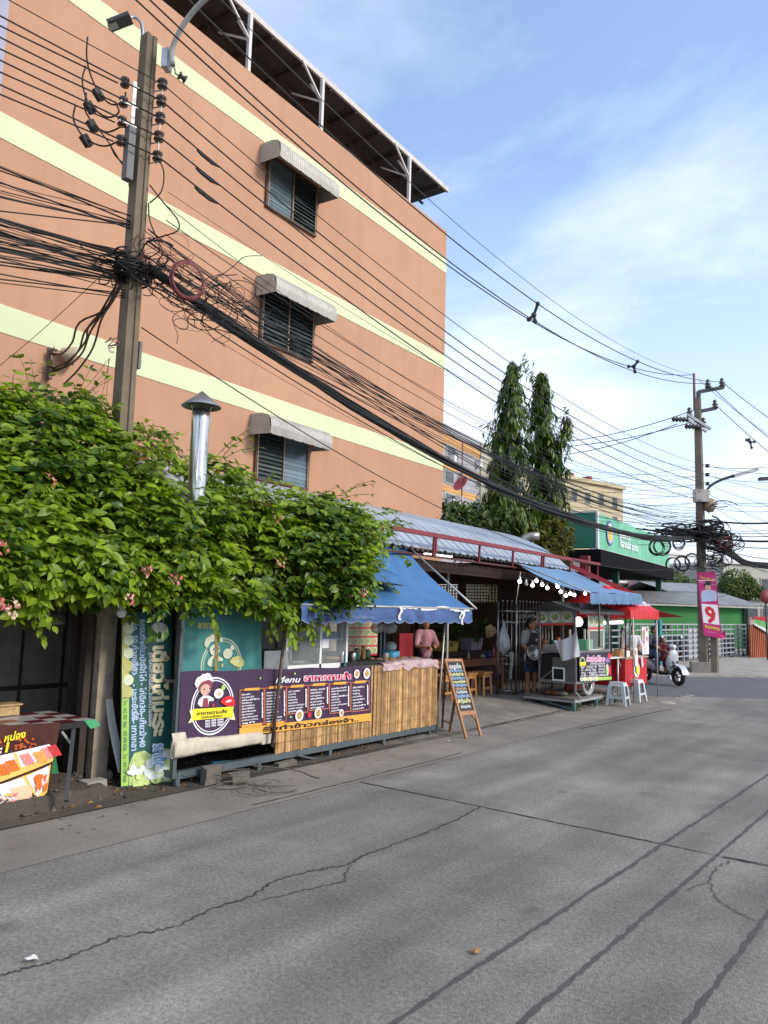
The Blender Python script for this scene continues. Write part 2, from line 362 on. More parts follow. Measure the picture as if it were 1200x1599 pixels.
    m4 = node(nt, 'ShaderNodeMix', data_type='RGBA'); L(om.outputs['Result'], m4.inputs['Factor']); L(m3.outputs['Result'], m4.inputs['A']); m4.inputs['B'].default_value = (0.07, 0.065, 0.06, 1)
    L(m4.outputs['Result'], b.inputs['Base Color'])
    return m
ROAD = road_material()
PAVE = mat('old_concrete', (0.33, 0.30, 0.26), 0.9, var=0.3, scale=1.4, bump=0.5, bscale=40, dirt=0.55, dirtcol=(0.09, 0.075, 0.06))
GUTTER = mat('gutter_concrete', (0.222, 0.196, 0.168), 0.9, var=0.28, scale=1.1, bump=0.45, bscale=45, dirt=0.5, dirtcol=(0.10, 0.085, 0.07))
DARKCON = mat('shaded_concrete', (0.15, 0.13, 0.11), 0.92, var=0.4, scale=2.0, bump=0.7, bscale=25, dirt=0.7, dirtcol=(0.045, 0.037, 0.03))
ASPH = mat('side_road_asphalt', (0.12, 0.122, 0.128), 0.88, var=0.22, scale=1.6, bump=0.5, bscale=70)
TAR = mat('tar_seam', (0.078, 0.074, 0.07), 0.8, var=0.3, scale=8)
CRACK = mat('crack_dark', (0.05, 0.047, 0.044), 0.9, var=0.3, scale=12)
def struct(o): o['kind'] = 'structure'; return o
struct(MB().quad((-400, -60, -0.02), (400, -60, -0.02), (400, 700, -0.02), (-400, 700, -0.02)).build('ground', mat('earth', (0.16, 0.14, 0.11), 0.95, var=0.3, scale=0.6), loc=(0, 0, 0)))
struct(MB().poly([(-60, 14, -0.008), (60, 14, -0.008), (60, 45, -0.008), (-60, 45, -0.008)]).build('side_road', ASPH, loc=(0, 0, 0)))
a, b_ = G(1000, 1085), G(1200, 1092); dirv = (b_-a).normalized()
far_r = a+dirv*22; edge = [a+dirv*t+V((0, 0.05*math.sin(t*3.1), 0)) for t in [0.4*i for i in range(40)]]
struct(MB().poly([(-5.22, -8, 0), (14, -8, 0), (14, far_r.y, 0)]+[V((p.x, p.y, 0)) for p in reversed(edge) if p.x > -5.22 and p.x < 14]+[(-5.22, 18.2, 0)]).build('road', ROAD, loc=(0, 0, 0)))
struct(MB().quad((-6.22, -8, 0.004), (-5.2, -8, 0.004), (-5.2, 17.9, 0.004), (-6.22, 17.6, 0.004)).build('gutter_strip', GUTTER, loc=(0, 0, 0)))
f0, f1 = G(1063, 1056), G(1200, 1058)
fd = (f1-f0).normalized()
struct(MB().slab([f0-fd*5+V((0, 0, -.01)), f1+fd*25, f1+fd*25+V((-4, 30, 0)), f0-fd*5+V((-6, 26, -.01))], (0, 0, 0.06)).build('far_pavement', PAVE, loc=(0, 0, 0)))
# forecourt in front of the stalls: one uneven sheet that rises from the gutter
def HZ(x, y):
    t = min(max((-6.15-x)/1.3, 0), 1)
    if y < 7: z = 0.015+0.10*min(max((-6.42-x)/0.06, 0), 1) if y < 4.35 else 0.015+0.03*t
    else: z = 0.015+0.13*t*min((y-7)/2.5, 1)+0.03*t*(1-min((y-7)/2.5, 1))
    return z+(0.012*noise.noise((x*2.1, y*2.1, 3))+0.008*noise.noise((x*6, y*6, 9)) if x < -6.3 else 0)
fc = MB()
xs = [-6.12-0.012*i for i in range(0, 2)]+[-6.2-0.09*i for i in range(0, 45)]+[-10.4, -12.2]
ys = [-4+0.5*i for i in range(12)]+[2+0.11*i for i in range(140)]+[17.5]
vs = [(x, y, HZ(x, y)) for x in xs for y in ys]; ny = len(ys)
fc.add(vs, [[i*ny+j, i*ny+j+1, (i+1)*ny+j+1, (i+1)*ny+j] for i in range(len(xs)-1) for j in range(ny-1)], True)
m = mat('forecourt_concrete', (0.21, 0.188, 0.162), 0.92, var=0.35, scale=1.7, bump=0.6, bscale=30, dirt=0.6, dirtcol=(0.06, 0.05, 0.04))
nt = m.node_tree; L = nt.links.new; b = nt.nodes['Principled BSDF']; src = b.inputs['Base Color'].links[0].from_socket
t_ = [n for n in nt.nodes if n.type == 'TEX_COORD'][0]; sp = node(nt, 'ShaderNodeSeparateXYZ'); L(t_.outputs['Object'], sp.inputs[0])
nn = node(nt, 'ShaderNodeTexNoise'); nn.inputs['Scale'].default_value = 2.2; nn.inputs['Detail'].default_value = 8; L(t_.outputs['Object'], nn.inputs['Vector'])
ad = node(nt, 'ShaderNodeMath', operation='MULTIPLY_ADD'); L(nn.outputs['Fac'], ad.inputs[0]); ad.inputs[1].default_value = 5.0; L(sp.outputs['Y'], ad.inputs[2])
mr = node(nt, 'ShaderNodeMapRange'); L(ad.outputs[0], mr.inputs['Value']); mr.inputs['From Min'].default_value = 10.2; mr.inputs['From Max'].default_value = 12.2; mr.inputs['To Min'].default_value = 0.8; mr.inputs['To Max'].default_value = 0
mx = node(nt, 'ShaderNodeMix', data_type='RGBA'); L(mr.outputs['Result'], mx.inputs['Factor']); L(src, mx.inputs['A']); mx.inputs['B'].default_value = (0.05, 0.037, 0.026, 1); L(mx.outputs['Result'], b.inputs['Base Color'])  # brown dirt by the near stalls, darkened further for the shade under them
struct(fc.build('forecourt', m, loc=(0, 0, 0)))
def ribbon(mb, pts, w, z, jit=0.0, sub=6, taper=False):
    """a wandering strip on the ground"""
    P = []
    for i in range(len(pts)-1):
        for k in range(sub): P.append(V(pts[i]).lerp(V(pts[i+1]), k/sub))
    P.append(V(pts[-1])); n = len(P); vs = []
    for i, p in enumerate(P):
        d = (P[min(i+1, n-1)]-P[max(i-1, 0)]); nr = V((d.y, -d.x, 0)).normalized()
        c = p+nr*random.uniform(-jit, jit) if 0 < i < n-1 else p
        ww = w*(0.55+0.9*random.random())*((1-abs(2*i/(n-1)-1))**0.4+0.12 if taper else 1)
        vs += [(c.x+nr.x*ww/2, c.y+nr.y*ww/2, z), (c.x-nr.x*ww/2, c.y-nr.y*ww/2, z)]
    mb.add(vs, [[2*i, 2*i+1, 2*i+3, 2*i+2] for i in range(n-1)])
for x0, x1, wd, ya, yb in ((-2.13, -2.04, 0.036, -6, 17), (-1.70, -1.665, 0.034, -6, 17), (-1.13, -1.115, 0.034, -6, 14)):
    mb = MB(); n = 90
    ribbon(mb, [(x0+(x1-x0)*(ya+(yb-ya)*i/n-3)/7+0.008*noise.noise((i*0.6, x0, 0)), ya+(yb-ya)*i/n, 0) for i in range(n+1)], wd*.78, 0.004, 0.006, 5)
    struct(mb.build('tar_seam', TAR, loc=(0, 0, 0)))
mb = MB(); ribbon(mb, [(-5.2, 6.44, 0), (-4, 6.45, 0), (-3, 6.43, 0), (-2.1, 6.44, 0)], 0.02, 0.005, 0.006, 14); ribbon(mb, [(-2.1, 6.44, 0), (-1.66, 6.43, 0)], 0.012, 0.005, 0.004, 8)
struct(mb.build('road_joint', CRACK, loc=(0, 0, 0)))
mb = MB(); ribbon(mb, [(-1.64, 6.42, 0), (-1.1, 6.44, 0), (1.5, 6.45, 0)], 0.026, 0.008, 0.008, 12)
struct(mb.build('road_joint', CRACK, loc=(0, 0, 0)))
def px_path(pts, z=0): return [G(u, v, z) for u, v in pts]
mb = MB()
ribbon(mb, px_path([(0, 1526), (60, 1508), (100, 1498), (180, 1465), (270, 1450), (320, 1425), (400, 1397), (430, 1375), (480, 1362), (520, 1355), (545, 1352), (565, 1338), (600, 1325), (655, 1305), (720, 1278), (750, 1260)]), 0.013, 0.0055, 0.017, 12)
ribbon(mb, px_path([(395, 1410), (440, 1400), (500, 1385), (538, 1378), (541, 1364), (550, 1350)]), 0.009, 0.006, 0.01, 8, True)
struct(mb.build('road_crack', CRACK, loc=(0, 0, 0)))
mb = MB()
ribbon(mb, px_path([(1142, 1345), (1118, 1356), (1108, 1375), (1112, 1392), (1130, 1413), (1150, 1425), (1180, 1440)]), 0.008, 0.0058, 0.014, 9)
ribbon(mb, px_path([(1108, 1380), (1090, 1383), (1072, 1392)]), 0.006, 0.0062, 0.006, 6, True)
struct(mb.build('road_crack', CRACK, loc=(0, 0, 0)))
mb = MB(); ribbon(mb, px_path([(395, 1257), (440, 1247), (500, 1232), (555, 1219), (600, 1206), (660, 1192), (720, 1176)], 0.004), 0.016, 0.0085, 0.008, 8)
ribbon(mb, px_path([(905, 1138), (960, 1127), (1010, 1115), (1050, 1107)], 0.004), 0.02, 0.0085, 0.006, 8)
ribbon(mb, [(-6.2, 5, 0), (-6.16, 7, 0), (-6.19, 9, 0), (-6.17, 12, 0), (-6.2, 14.5, 0)], 0.05, 0.02, 0.015, 30)
struct(mb.build('gutter_joint', CRACK, loc=(0, 0, 0)))
# small litter: leaves, chips of paper, stones in the gutter
LIT = [mat('dry_leaf', (0.32, 0.17, 0.06), 0.8, var=0.3), mat('paper_scrap', (0.7, 0.68, 0.62), 0.8, var=0.1), mat('grit', (0.2, 0.17, 0.14), 0.9, var=0.3)]
mb = MB()
for i in range(260):
    x = random.uniform(-6.55, -5.5) if i < 230 else random.uniform(-5, 0); y = random.uniform(2.6, 16); z = max(HZ(x, y) if x < -6.1 else 0.006, 0.006)+0.003
    mb.mk(0 if random.random() < 0.35 else 2); s = random.uniform(0.006, 0.02) if i < 230 else 0.006; a = random.random()*6
    mb.add([(x+s*math.cos(a+t)*(0.6+random.random()*.6), y+s*math.sin(a+t)*(0.6+random.random()*.6), z+random.random()*s*0.5) for t in (0, 1.3, 2.7, 4.1, 5.3)], [[0, 1, 2], [0, 2, 3], [0, 3, 4]])
tag(mb.build('litter', LIT, loc=(0, 0, 0)), kind='stuff')
for u, v, s, k, lb in ((743, 1486, 0.03, 0, 'small reddish dry leaf lying on the road near the tar seams'), (50, 1499, 0.035, 1, 'flat white paper scrap lying on the road beside the long crack'), (155, 1261, 0.035, 0, 'orange dry leaf lying against the kerb before the green sign'), (701, 1157, 0.022, 1, 'white scrap on the gutter beside the chalkboard stand'), (931, 1105, 0.03, 1, 'crumpled white paper under the metal platform of the food cart'), (984, 1077.5, 0.02, 1, 'tiny white scrap on the dark side road beside the scooter')):
    p = G(u, v, 0.01); mb = MB()
    pts = [p+V((math.cos(t)*s*random.uniform(.6, 1.1), math.sin(t)*s*random.uniform(.6, 1.2), random.uniform(0, s*0.5))) for t in (0, .8, 1.7, 2.6, 3.4, 4.3, 5.2)]
    c = p+V((0, 0, s*0.5))
    for i in range(7): mb.add([c, pts[i], pts[(i+1) % 7]], [[0, 1, 2]])
    tag(mb.build('dry_leaf' if k == 0 else 'paper_scrap', LIT[k]), lb, 'leaf' if k == 0 else 'litter')
# ---------------------------------------------------------------- orange apartment building
WP = V((-12, 15, 0))
def W(u, v): return PL(u, v, WP, BN)
C0 = W(694.5, 560); C0 = V((C0.x, C0.y, 0))
def B(s, out, z): return C0+BD*s+BN*out+UP*z
def WS(u, v): p = W(u, v); return (p-C0).dot(BD), p.z
WALL = mat('orange_render', (0.465, 0.252, 0.152), 0.85, var=0.10, scale=0.45, bump=0.15, bscale=50, dirt=0.5, dirtcol=(0.34, 0.17, 0.105), streak=1)
BAND = mat('lime_paint', (0.60, 0.64, 0.40), 0.8, var=0.05, scale=0.7, dirt=0.08, dirtcol=(0.42, 0.44, 0.25), streak=1)
bld = thing('apartment_building', 'tall orange apartment building with pale lime bands and a roof canopy', 'building', C0)
zP = W(697.5, 361).z; SL = -18.0
mb = MB(); mb.add([B(SL, -11, 0), B(0, -11, 0), B(0, 0, 0), B(SL, 0, 0), B(SL, -11, zP), B(0, -11, zP), B(0, 0, zP), B(SL, 0, zP)], [[3, 2, 6, 7], [2, 1, 5, 6], [1, 0, 4, 5], [0, 3, 7, 4]])
# parapet top: a hollow rim so that the roof deck lies lower
mb.add([B(SL, -.18, zP), B(0, -.18, zP), B(0, 0, zP), B(SL, 0, zP)], [[3, 2, 1, 0]]); mb.add([B(SL, -11, zP-.8), B(0, -11, zP-.8), B(0, -.18, zP-.8), B(SL, -.18, zP-.8)], [[3, 2, 1, 0]])
mb.quad(B(SL, -.18, zP), B(0, -.18, zP), B(0, -.18, zP-.8), B(SL, -.18, zP-.8))
mb.build('wall', WALL, bld)
for (ua, ub) in (((697, 406.5), (697, 427.5)), ((694, 556), (694, 577.5)), ((692, 712), (691.5, 735))):
    z1, z0 = W(*ua).z, W(*ub).z
    mb = MB(); mb.obox(B(SL/2-.0, 0.0, (z0+z1)/2), BD*(-SL/2+0.006), BN*0.012, UP*(z1-z0)/2); mb.build('painted_band', BAND, bld)
FR = mat('window_frame_wood', (0.10, 0.05, 0.03), 0.6, var=0.2); LOUV = mat('louvre_glass', (0.075, 0.095, 0.092), 0.15, var=0.25, scale=6, spec=0.7, island=0.5); DARK = mat('dark_interior', (0.012, 0.012, 0.013), 0.9, var=0)
LOUV2 = mat('frosted_louvre', (0.11, 0.15, 0.16), 0.2, var=0.2, scale=5, spec=0.7, island=0.4)
ALU = wavemat('awning_aluminium', (0.40, 0.375, 0.34), 'X', 0.01, 0.0, 0.55, 0.2, 0.55)
CHROME = mat('bright_metal', (0.62, 0.62, 0.60), 0.35, var=0.15, metal=0.8)
wins = [((416, 256), (492, 300), (490, 366), (416, 324), (407, 226), (407, 257), (525, 291)), ((407, 460), (487, 486), (486, 562), (406, 535), (400, 432), (400, 462), (522, 486)), ((399, 672), (479, 694), (478, 764), (398, 745), (391, 647), (391, 680), (515, 682))]
for wi, q in enumerate(wins):
    s0 = (WS(*q[0])[0]+WS(*q[3])[0])/2; s1 = (WS(*q[1])[0]+WS(*q[2])[0])/2; zb = (WS(*q[2])[1]+WS(*q[3])[1])/2; zt = min(zb+1.42, WS(*q[4])[1]-.14)
    wn = MB(); sm_ = (s0+s1)/2
    for sa, sb in ((s0-.035, s0), (s1, s1+.035), (sm_-.025, sm_+.025)): wn.obox(B((sa+sb)/2, .03, (zb+zt)/2), BD*(sb-sa)/2, BN*.035, UP*(zt-zb)/2)
    wn.obox(B(sm_, .03, zb-.02), BD*((s1-s0)/2+.035), BN*.04, UP*.02); wn.obox(B(sm_, .03, zt+.02), BD*((s1-s0)/2+.035), BN*.035, UP*.02)
    wo = wn.build('window', FR, bld)
    MB().obox(B(sm_, 0.006, (zb+zt)/2), BD*(s1-s0)/2, BN*.004, UP*(zt-zb)/2).build('dark_opening', DARK, wo)
    for k, (sa, sb) in enumerate(((s0, sm_-.03), (sm_+.03, s1))):
        lm = MB(); n = 13; flat = (wi == 0 and k == 0)
        for i in range(n):
            z = zb+(i+.5)*(zt-zb)/n; tilt = 0.12 if flat or (wi == 2 and k == 1) else 0.62
            lm.obox(B((sa+sb)/2, .035, z), BD*(sb-sa)/2, (UP*math.cos(tilt)-BN*math.sin(tilt))*0.0+(UP*math.cos(tilt)+BN*math.sin(tilt)*-1)*.062, (BN*math.cos(tilt)+UP*math.sin(tilt))*.0035)
        lm.build('louvre', LOUV2 if (wi == 2 and k == 1) or flat else LOUV, wo)
    for sa in (s0+.02, sm_, s1-.02): MB().obox(B(sa, .07, (zb+zt)/2), BD*.012, BN*.008, UP*(zt-zb)/2).build('louvre_clip', mat('rusty_clip', (0.35, 0.24, 0.18), 0.6, var=0.5, scale=14), wo)
    # corrugated aluminium hood
    a0 = WS(*q[4])[0]; pz = WS(*q[4])[1]; a1 = s1+.16; zl = pz-.46; aw = MB()
    prof = [(0.0, pz+.01), (.32, pz-.02), (.52, pz-.06), (.60, pz-.16), (.62, pz-.30), (.60, zl)]
    nn_ = 120
    def hood(i, j):
        s = a0+(a1-a0)*i; t = j*(len(prof)-1); k = min(int(t), len(prof)-2); f = t-k
        o_ = prof[k][0]*(1-f)+prof[k+1][0]*f; z = prof[k][1]*(1-f)+prof[k+1][1]*f
        r = 0.007*math.sin(i*2*math.pi*30); o_ += r; z += r*.6
        if j > .99: z += -.006*(1 if int(i*30) % 5 else -1)
        return B(s, max(o_, 0.0), z)
    aw.grid(hood, nn_, 20, True)
    for s in (a0, a1):
        n = 24
        up_ = [(x/n*.60, ) for x in range(n+1)]
        vs = []
        for x in range(n+1):
            o_ = x/n*.60; zt_ = pz if o_ < .32 else pz-.06*(o_-.32)/.2 if o_ < .52 else pz-.06-.24*((o_-.52)/.08)**1.5
            r = .008*math.sin(x*2*math.pi/3); vs += [B(s+r, o_, min(zt_, pz)), B(s+r, o_, zl+.03*(1-o_/.6))]
        aw.add(vs, [[2*i, 2*i+1, 2*i+3, 2*i+2] for i in range(n)], True)
    aw.build('window_hood', ALU, bld)
# roof canopy on posts
zr_c = W(641, 240).z+.12
rp = PL(699, 299, (0, 0, zr_c), (0, 0, 1)); outR = (rp-C0).dot(BN); sR = (rp-C0).dot(BD)
SHEET = wavemat('dark_sheet', (0.075, 0.08, 0.085), 'X', 0.01, 0.0, 0.6, 0.3, 0.4)
rc = MB(); nn_ = 260
rc.grid(lambda i, j: B(SL+(sR-SL)*i, outR-7.5*j, zr_c+0.018*math.sin(i*2*math.pi*60)+.25*j*0), nn_, 2, True)
roof = rc.build('roof_canopy', SHEET, bld)
mb = MB(); mb.obox(B((SL+sR)/2, outR+.02, zr_c+.03), BD*(sR-SL)/2, BN*.03, UP*.07); mb.build('fascia', mat('pale_fascia', (0.55, 0.5, 0.45), 0.6, var=0.2), roof)
mb = MB()
for s in [sR-.5-1.05*i for i in range(18)]: mb.obox(B(s, outR-2.5, zr_c-.07), BD*.03, BN*2.5, UP*.035)
mb.obox(B((SL+sR)/2, outR-.9, zr_c-.13), BD*(sR-SL)/2, BN*.03, UP*.03)
mb.build('purlin', mat('rust_purlin', (0.06, 0.035, 0.03), 0.7, var=0.4), roof)
PST = mat('white_post', (0.62, 0.58, 0.55), 0.5, var=0.12)
s642 = WS(642, 314)[0]; s507 = WS(505, 205)[0]; s390 = WS(391, 118)[0]; stp = s642-s507
for s in (s642, s507, s390, 2*s390-s507, 3*s390-2*s507):
    pm = MB(); pm.obox(B(s, -.08, zP+(zr_c-.15-zP)/2), BD*.04, BN*.04, UP*(zr_c-.15-zP)/2)
    po = pm.build('roof_post', PST, bld)
    bm_ = MB(); bm_.beam(B(s, -.08, zr_c-.75), B(s, outR-.25, zr_c-.12), .045); bm_.beam(B(s, -.08, zr_c-.75), B(s-.75, -.08, zr_c-.12), .04); bm_.beam(B(s, -.08, zr_c-.75), B(s, -1.1, zr_c-.12), .04)
    bm_.build('brace', PST, po)
# wall fittings above the vine: spool rack and round lamp
p = W(73, 590)
r = thing('insulator_rack', 'rusty rack of brown spool insulators on the orange wall above the vine', 'insulator', p)
mb = MB(); mb.beam(p+BN*.03+UP*-.05, p+BN*.03+UP*.5, .05, .02); mb.beam(p+BN*.14+UP*-.05, p+BN*.14+UP*.5, .012)
for z in (-.03, .12, .27, .45): mb.beam(p+BN*.02+UP*z, p+BN*.15+UP*z, .02)
mb.build('bracket', mat('grey_iron', (0.16, 0.15, 0.14), 0.6, var=0.4, metal=0.4), r)
SPOOL = mat('brown_porcelain', (0.10, 0.055, 0.035), 0.25, var=0.3, scale=15)
for z in (.02, .14, .36): MB().lathe(p+BN*.14+UP*z, [(.015, 0), (.055, 0), (.06, .02), (.035, .045), (.06, .07), (.055, .09), (.015, .09)], 12).build('spool', SPOOL, r)
p = W(97, 556)
r = thing('wall_lamp', 'round beige floodlight fixed on the orange wall beside the spool rack', 'lamp', p)
ax = (BN*0.55-UP*0.15+BD*.9).normalized()
MB().lathe(p+BN*.16, [(.03, -.12), (.08, -.1), (.12, 0), (.15, .08), (.16, .12), (.14, .13), (.02, .12)], 18, ax).build('lamp_shade', mat('beige_enamel', (0.45, 0.36, 0.24), 0.4, var=0.25), r)
MB().beam(p, p+BN*.16, .04).build('arm', MATS['grey_iron'], r)
pc = W(3, 20)
mb = MB(); mb.obox(B((pc-C0).dot(BD)-.08, .07, 7), BD*.11, BN*.08, UP*7); mb.build('drain_pipe', mat('blue_grey_paint', (0.33, 0.33, 0.42), 0.7, var=0.15), bld)
# ---------------------------------------------------------------- leaves and the creeper over the stall roofs
def inpoly(x, y, P):
    c = False; j = len(P)-1
    for i in range(len(P)):
        if (P[i][1] > y) != (P[j][1] > y) and x < (P[j][0]-P[i][0])*(y-P[i][1])/(P[j][1]-P[i][1])+P[i][0]: c = not c
        j = i
    return c
def leaf(mb, p, d, n, l, w, droop=0.25, fold=0.25):
    """an ovate leaf from p along d, its upper side facing n"""
    s = d.cross(n)
    if s.length < 1e-4: s = d.cross(V((1, 0, 0)))
    s.normalize(); n = s.cross(d).normalized()
    def q(t, a): return p+d*(l*t)+s*(w*a)+n*(abs(a)*w*fold-droop*l*t*t)
    mb.add([q(0, 0), q(.28, .42), q(.62, .40), q(1, 0), q(.62, -.40), q(.28, -.42), q(.5, 0)], [[6, 0, 1], [6, 1, 2], [6, 2, 3], [6, 3, 4], [6, 4, 5], [6, 5, 0]], False)
def rnd_dir(): 
    while True:
        d = V((random.uniform(-1, 1), random.uniform(-1, 1), random.uniform(-1, 1)))
        if 0.1 < d.length < 1: return d.normalized()
VINE_LEAF = leafmat('creeper_leaf', (0.018, 0.060, 0.006), (0.275, 0.385, 0.020), 0.38, 0.38)
STEM = mat('creeper_stem', (0.09, 0.06, 0.035), 0.8, var=0.4, scale=10)
PETAL = mat('pink_petal', (0.72, 0.16, 0.16), 0.6, var=0.4, scale=30, island=0.4); PETAL2 = mat('cream_petal', (0.75, 0.55, 0.38), 0.6, var=0.3, scale=30, island=0.3)
outline = [(-40, 603), (20, 616), (50, 610), (95, 626), (140, 614), (168, 623), (172, 640), (195, 668), (225, 665), (245, 690), (210, 705), (205, 726), (255, 728), (290, 712), (330, 708), (360, 722), (395, 728), (405, 752), (440, 775), (470, 770), (500, 762), (530, 770), (552, 782), (570, 802), (590, 806), (602, 824), (590, 850), (588, 906), (580, 936), (562, 929), (535, 939), (508, 949), (480, 979), (440, 940), (415, 953), (380, 938), (330, 930), (285, 936), (240, 923), (195, 913), (150, 916), (110, 903), (80, 916), (50, 923), (20, 903), (-40, 898)]
def vine_x(y, z):
    return -6.02-0.50*max(0, min(z, 3.0)-2.25)-1.15*max(0, z-3.0)+0.42*min(max(0, y-6.6), 1.0)-0.25*max(0, y-8.4)+0.30*noise.noise((y*1.1, z*1.1, 4.2))+0.14*noise.noise((y*2.9, z*2.9, 1.2))
lm = MB(); sm = MB(); lroots = []
random.seed(11)
def sprig(root, d, nl, L_, ls):
    pts = [root]; p = root.copy(); dd = d.copy(); step = L_/nl
    for k in range(nl):
        dd = (dd+V((0, 0, -0.15))+rnd_dir()*0.08).normalized(); p = p+dd*step; pts.append(p.copy())
        side = dd.cross(UP)
        if side.length < .05: side = V((0, 1, 0))
        side.normalize()
        for sg in (-1, 1):
            if random.random() < .08: continue
            l = ls*random.uniform(.65, 1.12)*(1-0.35*abs(k/nl-.45)); ld = (dd*0.55+side*sg*0.85+V((0, 0, random.uniform(-.5, .12)))+rnd_dir()*.18).normalized()
            nn = (UP*0.75+V((0.7, 0.1, 0))+rnd_dir()*.42).normalized()
            leaf(lm, p, ld, nn, l, l*random.uniform(.52, .66), random.uniform(.05, .3), random.uniform(.05, .25))
    leaf(lm, p, dd, (UP+rnd_dir()*.4).normalized(), ls*.6, ls*.34)
    sm.tube(pts[::2]+[pts[-1]], [.0035]*(len(pts[::2]))+[.002], 3, False)
us = [p[0] for p in outline]; vs_ = [p[1] for p in outline]
cnt = 0
while cnt < 2350:
    u, v = random.uniform(-40, max(us)), random.uniform(min(vs_), max(vs_))
    if not inpoly(u, v, outline): continue
    # thin a few windows in the cover so the dark inside shows
    P = onX(u, v, -6.7)
    for _ in range(3): P = onX(u, v, vine_x(P.y, P.z))
    g = noise.noise((P.y*1.6, P.z*1.8, 7.7))
    if abs(P.y-4.9) < .22 and P.z > 3.05 and P.x > -7.95: continue
    if (P-onX(u, v, -6.3)).length < .6 and abs(u-309) < 17 and 640 < v < 792: continue
    if g < -0.38 and random.random() < .7: continue
    cnt += 1
    P = P+V((-abs(random.gauss(0, .20)), random.gauss(0, .03), random.gauss(0, .03)))
    d = V((random.uniform(.35, 1.0), random.uniform(-.75, .75), random.uniform(-.15, .75) if P.z > 2.4 else random.uniform(-.5, .4))).normalized()
    sprig(P-d*.16, d, random.randint(3, 6), random.uniform(.22, .42), random.choice((random.uniform(.08, .12), random.uniform(.12, .175), random.uniform(.12, .175))))
for i in range(420):       # the top of the tangle, running back over the roofs
    y = random.uniform(1.5, 8.6); z = 3.0+0.9*max(0, min(1, (5.0-y)/1.5))+0.3*noise.noise((y, 3.3, 0)); x = random.uniform(-8.3, -6.9)
    sprig(V((x, y, z-.2-random.random()*.5)), (V((random.uniform(-.5, .7), random.uniform(-.7, .7), random.uniform(.1, .9)))).normalized(), random.randint(3, 5), .36, .14)
for i in range(230):
    u, v = random.uniform(-40, 158), random.uniform(624, 700); P = onX(u, v, -7.75+random.uniform(-.35, .15)); sprig(P, V((random.uniform(.2, .9), random.uniform(-.7, .7), random.uniform(-.1, .7))).normalized(), random.randint(3, 5), .28, .125)
for i in range(60):
    u = random.uniform(196, 262); v = random.uniform(662 if u < 235 else 683, 728); P = onX(u, v, -7.85+random.uniform(-.2, .1)); sprig(P, V((random.uniform(.2, .8), random.uniform(-.6, .8), random.uniform(-.1, .5))).normalized(), random.randint(3, 4), .22, .115)
q_ = [(490, 775), (545, 785), (596, 815), (592, 850), (584, 900), (562, 938), (505, 950), (470, 900)]
n_ = 0
while n_ < 330:
    u, v = random.uniform(470, 600), random.uniform(770, 955)
    if not inpoly(u, v, q_): continue
    n_ += 1; P = onX(u, v, -5.95-.35*max(0, (880-v)/100)+.12*noise.noise((u*.03, v*.03, 1))-abs(random.gauss(0, .12))); d = V((random.uniform(.3, 1.0), random.uniform(-.7, .5), random.uniform(-.4, .6))).normalized(); sprig(P-d*.16, d, random.randint(3, 5), .3, random.uniform(.09, .165))
for i in range(520):       # leaves inside
    y = random.uniform(1.5, 9); z = random.uniform(1.9, 3.2); x = random.uniform(-7.6, -6.5)
    sprig(V((x, y, z)), rnd_dir(), 4, .34, .15)
# long arching shoots that break the outline
for (u, v, dy, dz, n) in ((205, 690, .75, .15, 6), (225, 685, .9, -.02, 6), (340, 716, .3, .6, 4), (535, 775, .5, .5, 4), (590, 815, .7, .25, 4), (120, 625, .2, .7, 3), (60, 622, -.2, .7, 3), (410, 940, .3, -.9, 4), (330, 935, .2, -.9, 3), (445, 955, .2, -.9, 4), (478, 950, .1, -.95, 4), (45, 935, .5, -.6, 4), (240, 935, .1, -.9, 2)):
    P = onX(u, v, vine_x(5.5, 2.0 if v > 900 else 2.9 if v > 650 else 3.9)-.05)
    for k in range(3): sprig(P+rnd_dir()*.06, (V((.35, dy, dz))+rnd_dir()*.15).normalized(), n, .42 if v < 900 else .34, .115)
vine = thing('flowering_creeper', 'big leafy green flowering creeper sprawling over the roofs of the food stalls', 'creeper', (-7, 5.5, 0))
lo = lm.build('foliage', VINE_LEAF, vine)
for i in range(14):
    y0 = random.uniform(2, 8.5); sm.tube(smooth_path([(-8.2, y0+random.uniform(-1, 1), 1.6), (-7.6, y0+random.uniform(-.6, .6), 2.3), (-7.0, y0+random.uniform(-.6, .6), 2.7), (-6.5, y0+random.uniform(-.5, .5), 2.4)], 4), .012, 5)
so_ = sm.build('twigs', STEM, vine)
for (u, v, n, k) in ((12, 950, 26, 1), (3, 855, 12, 0), (232, 893, 12, 0), (275, 905, 12, 1), (222, 711, 9, 0), (434, 810, 12, 0), (440, 878, 8, 0), (545, 930, 9, 1), (570, 927, 8, 0), (523, 945, 9, 1), (205, 935, 8, 1), (263, 695, 5, 0), (80, 747, 5, 0)):
    P = onX(u, v, -6.5)
    for _ in range(3): P = onX(u, v, vine_x(P.y, P.z)+.20)
    fb = MB(); R = .045 if n < 20 else .075
    for i in range(n):
        c = P+V((random.uniform(-.03, .05), random.uniform(-R, R), random.uniform(-R*1.1, R*.9))); ax = (V((.8, random.uniform(-.7, .7), random.uniform(-.5, .3)))).normalized(); fb.mk(0 if random.random() < (.35 if k else .7) else 1)
        a = ax.cross(UP).normalized(); b2 = ax.cross(a)
        for j in range(5):
            t = j*2*math.pi/5+i; dd = a*math.cos(t)+b2*math.sin(t); sd_ = ax.cross(dd)
            fb.add([c, c+dd*.010+sd_*.005-ax*.002, c+dd*.017, c+dd*.010-sd_*.005-ax*.002], [[0, 1, 2, 3]])
        fb.tube([c, c-ax*.045+UP*.02], .0022, 3, False)
    fb.build('flower_cluster', [PETAL, PETAL2], vine)
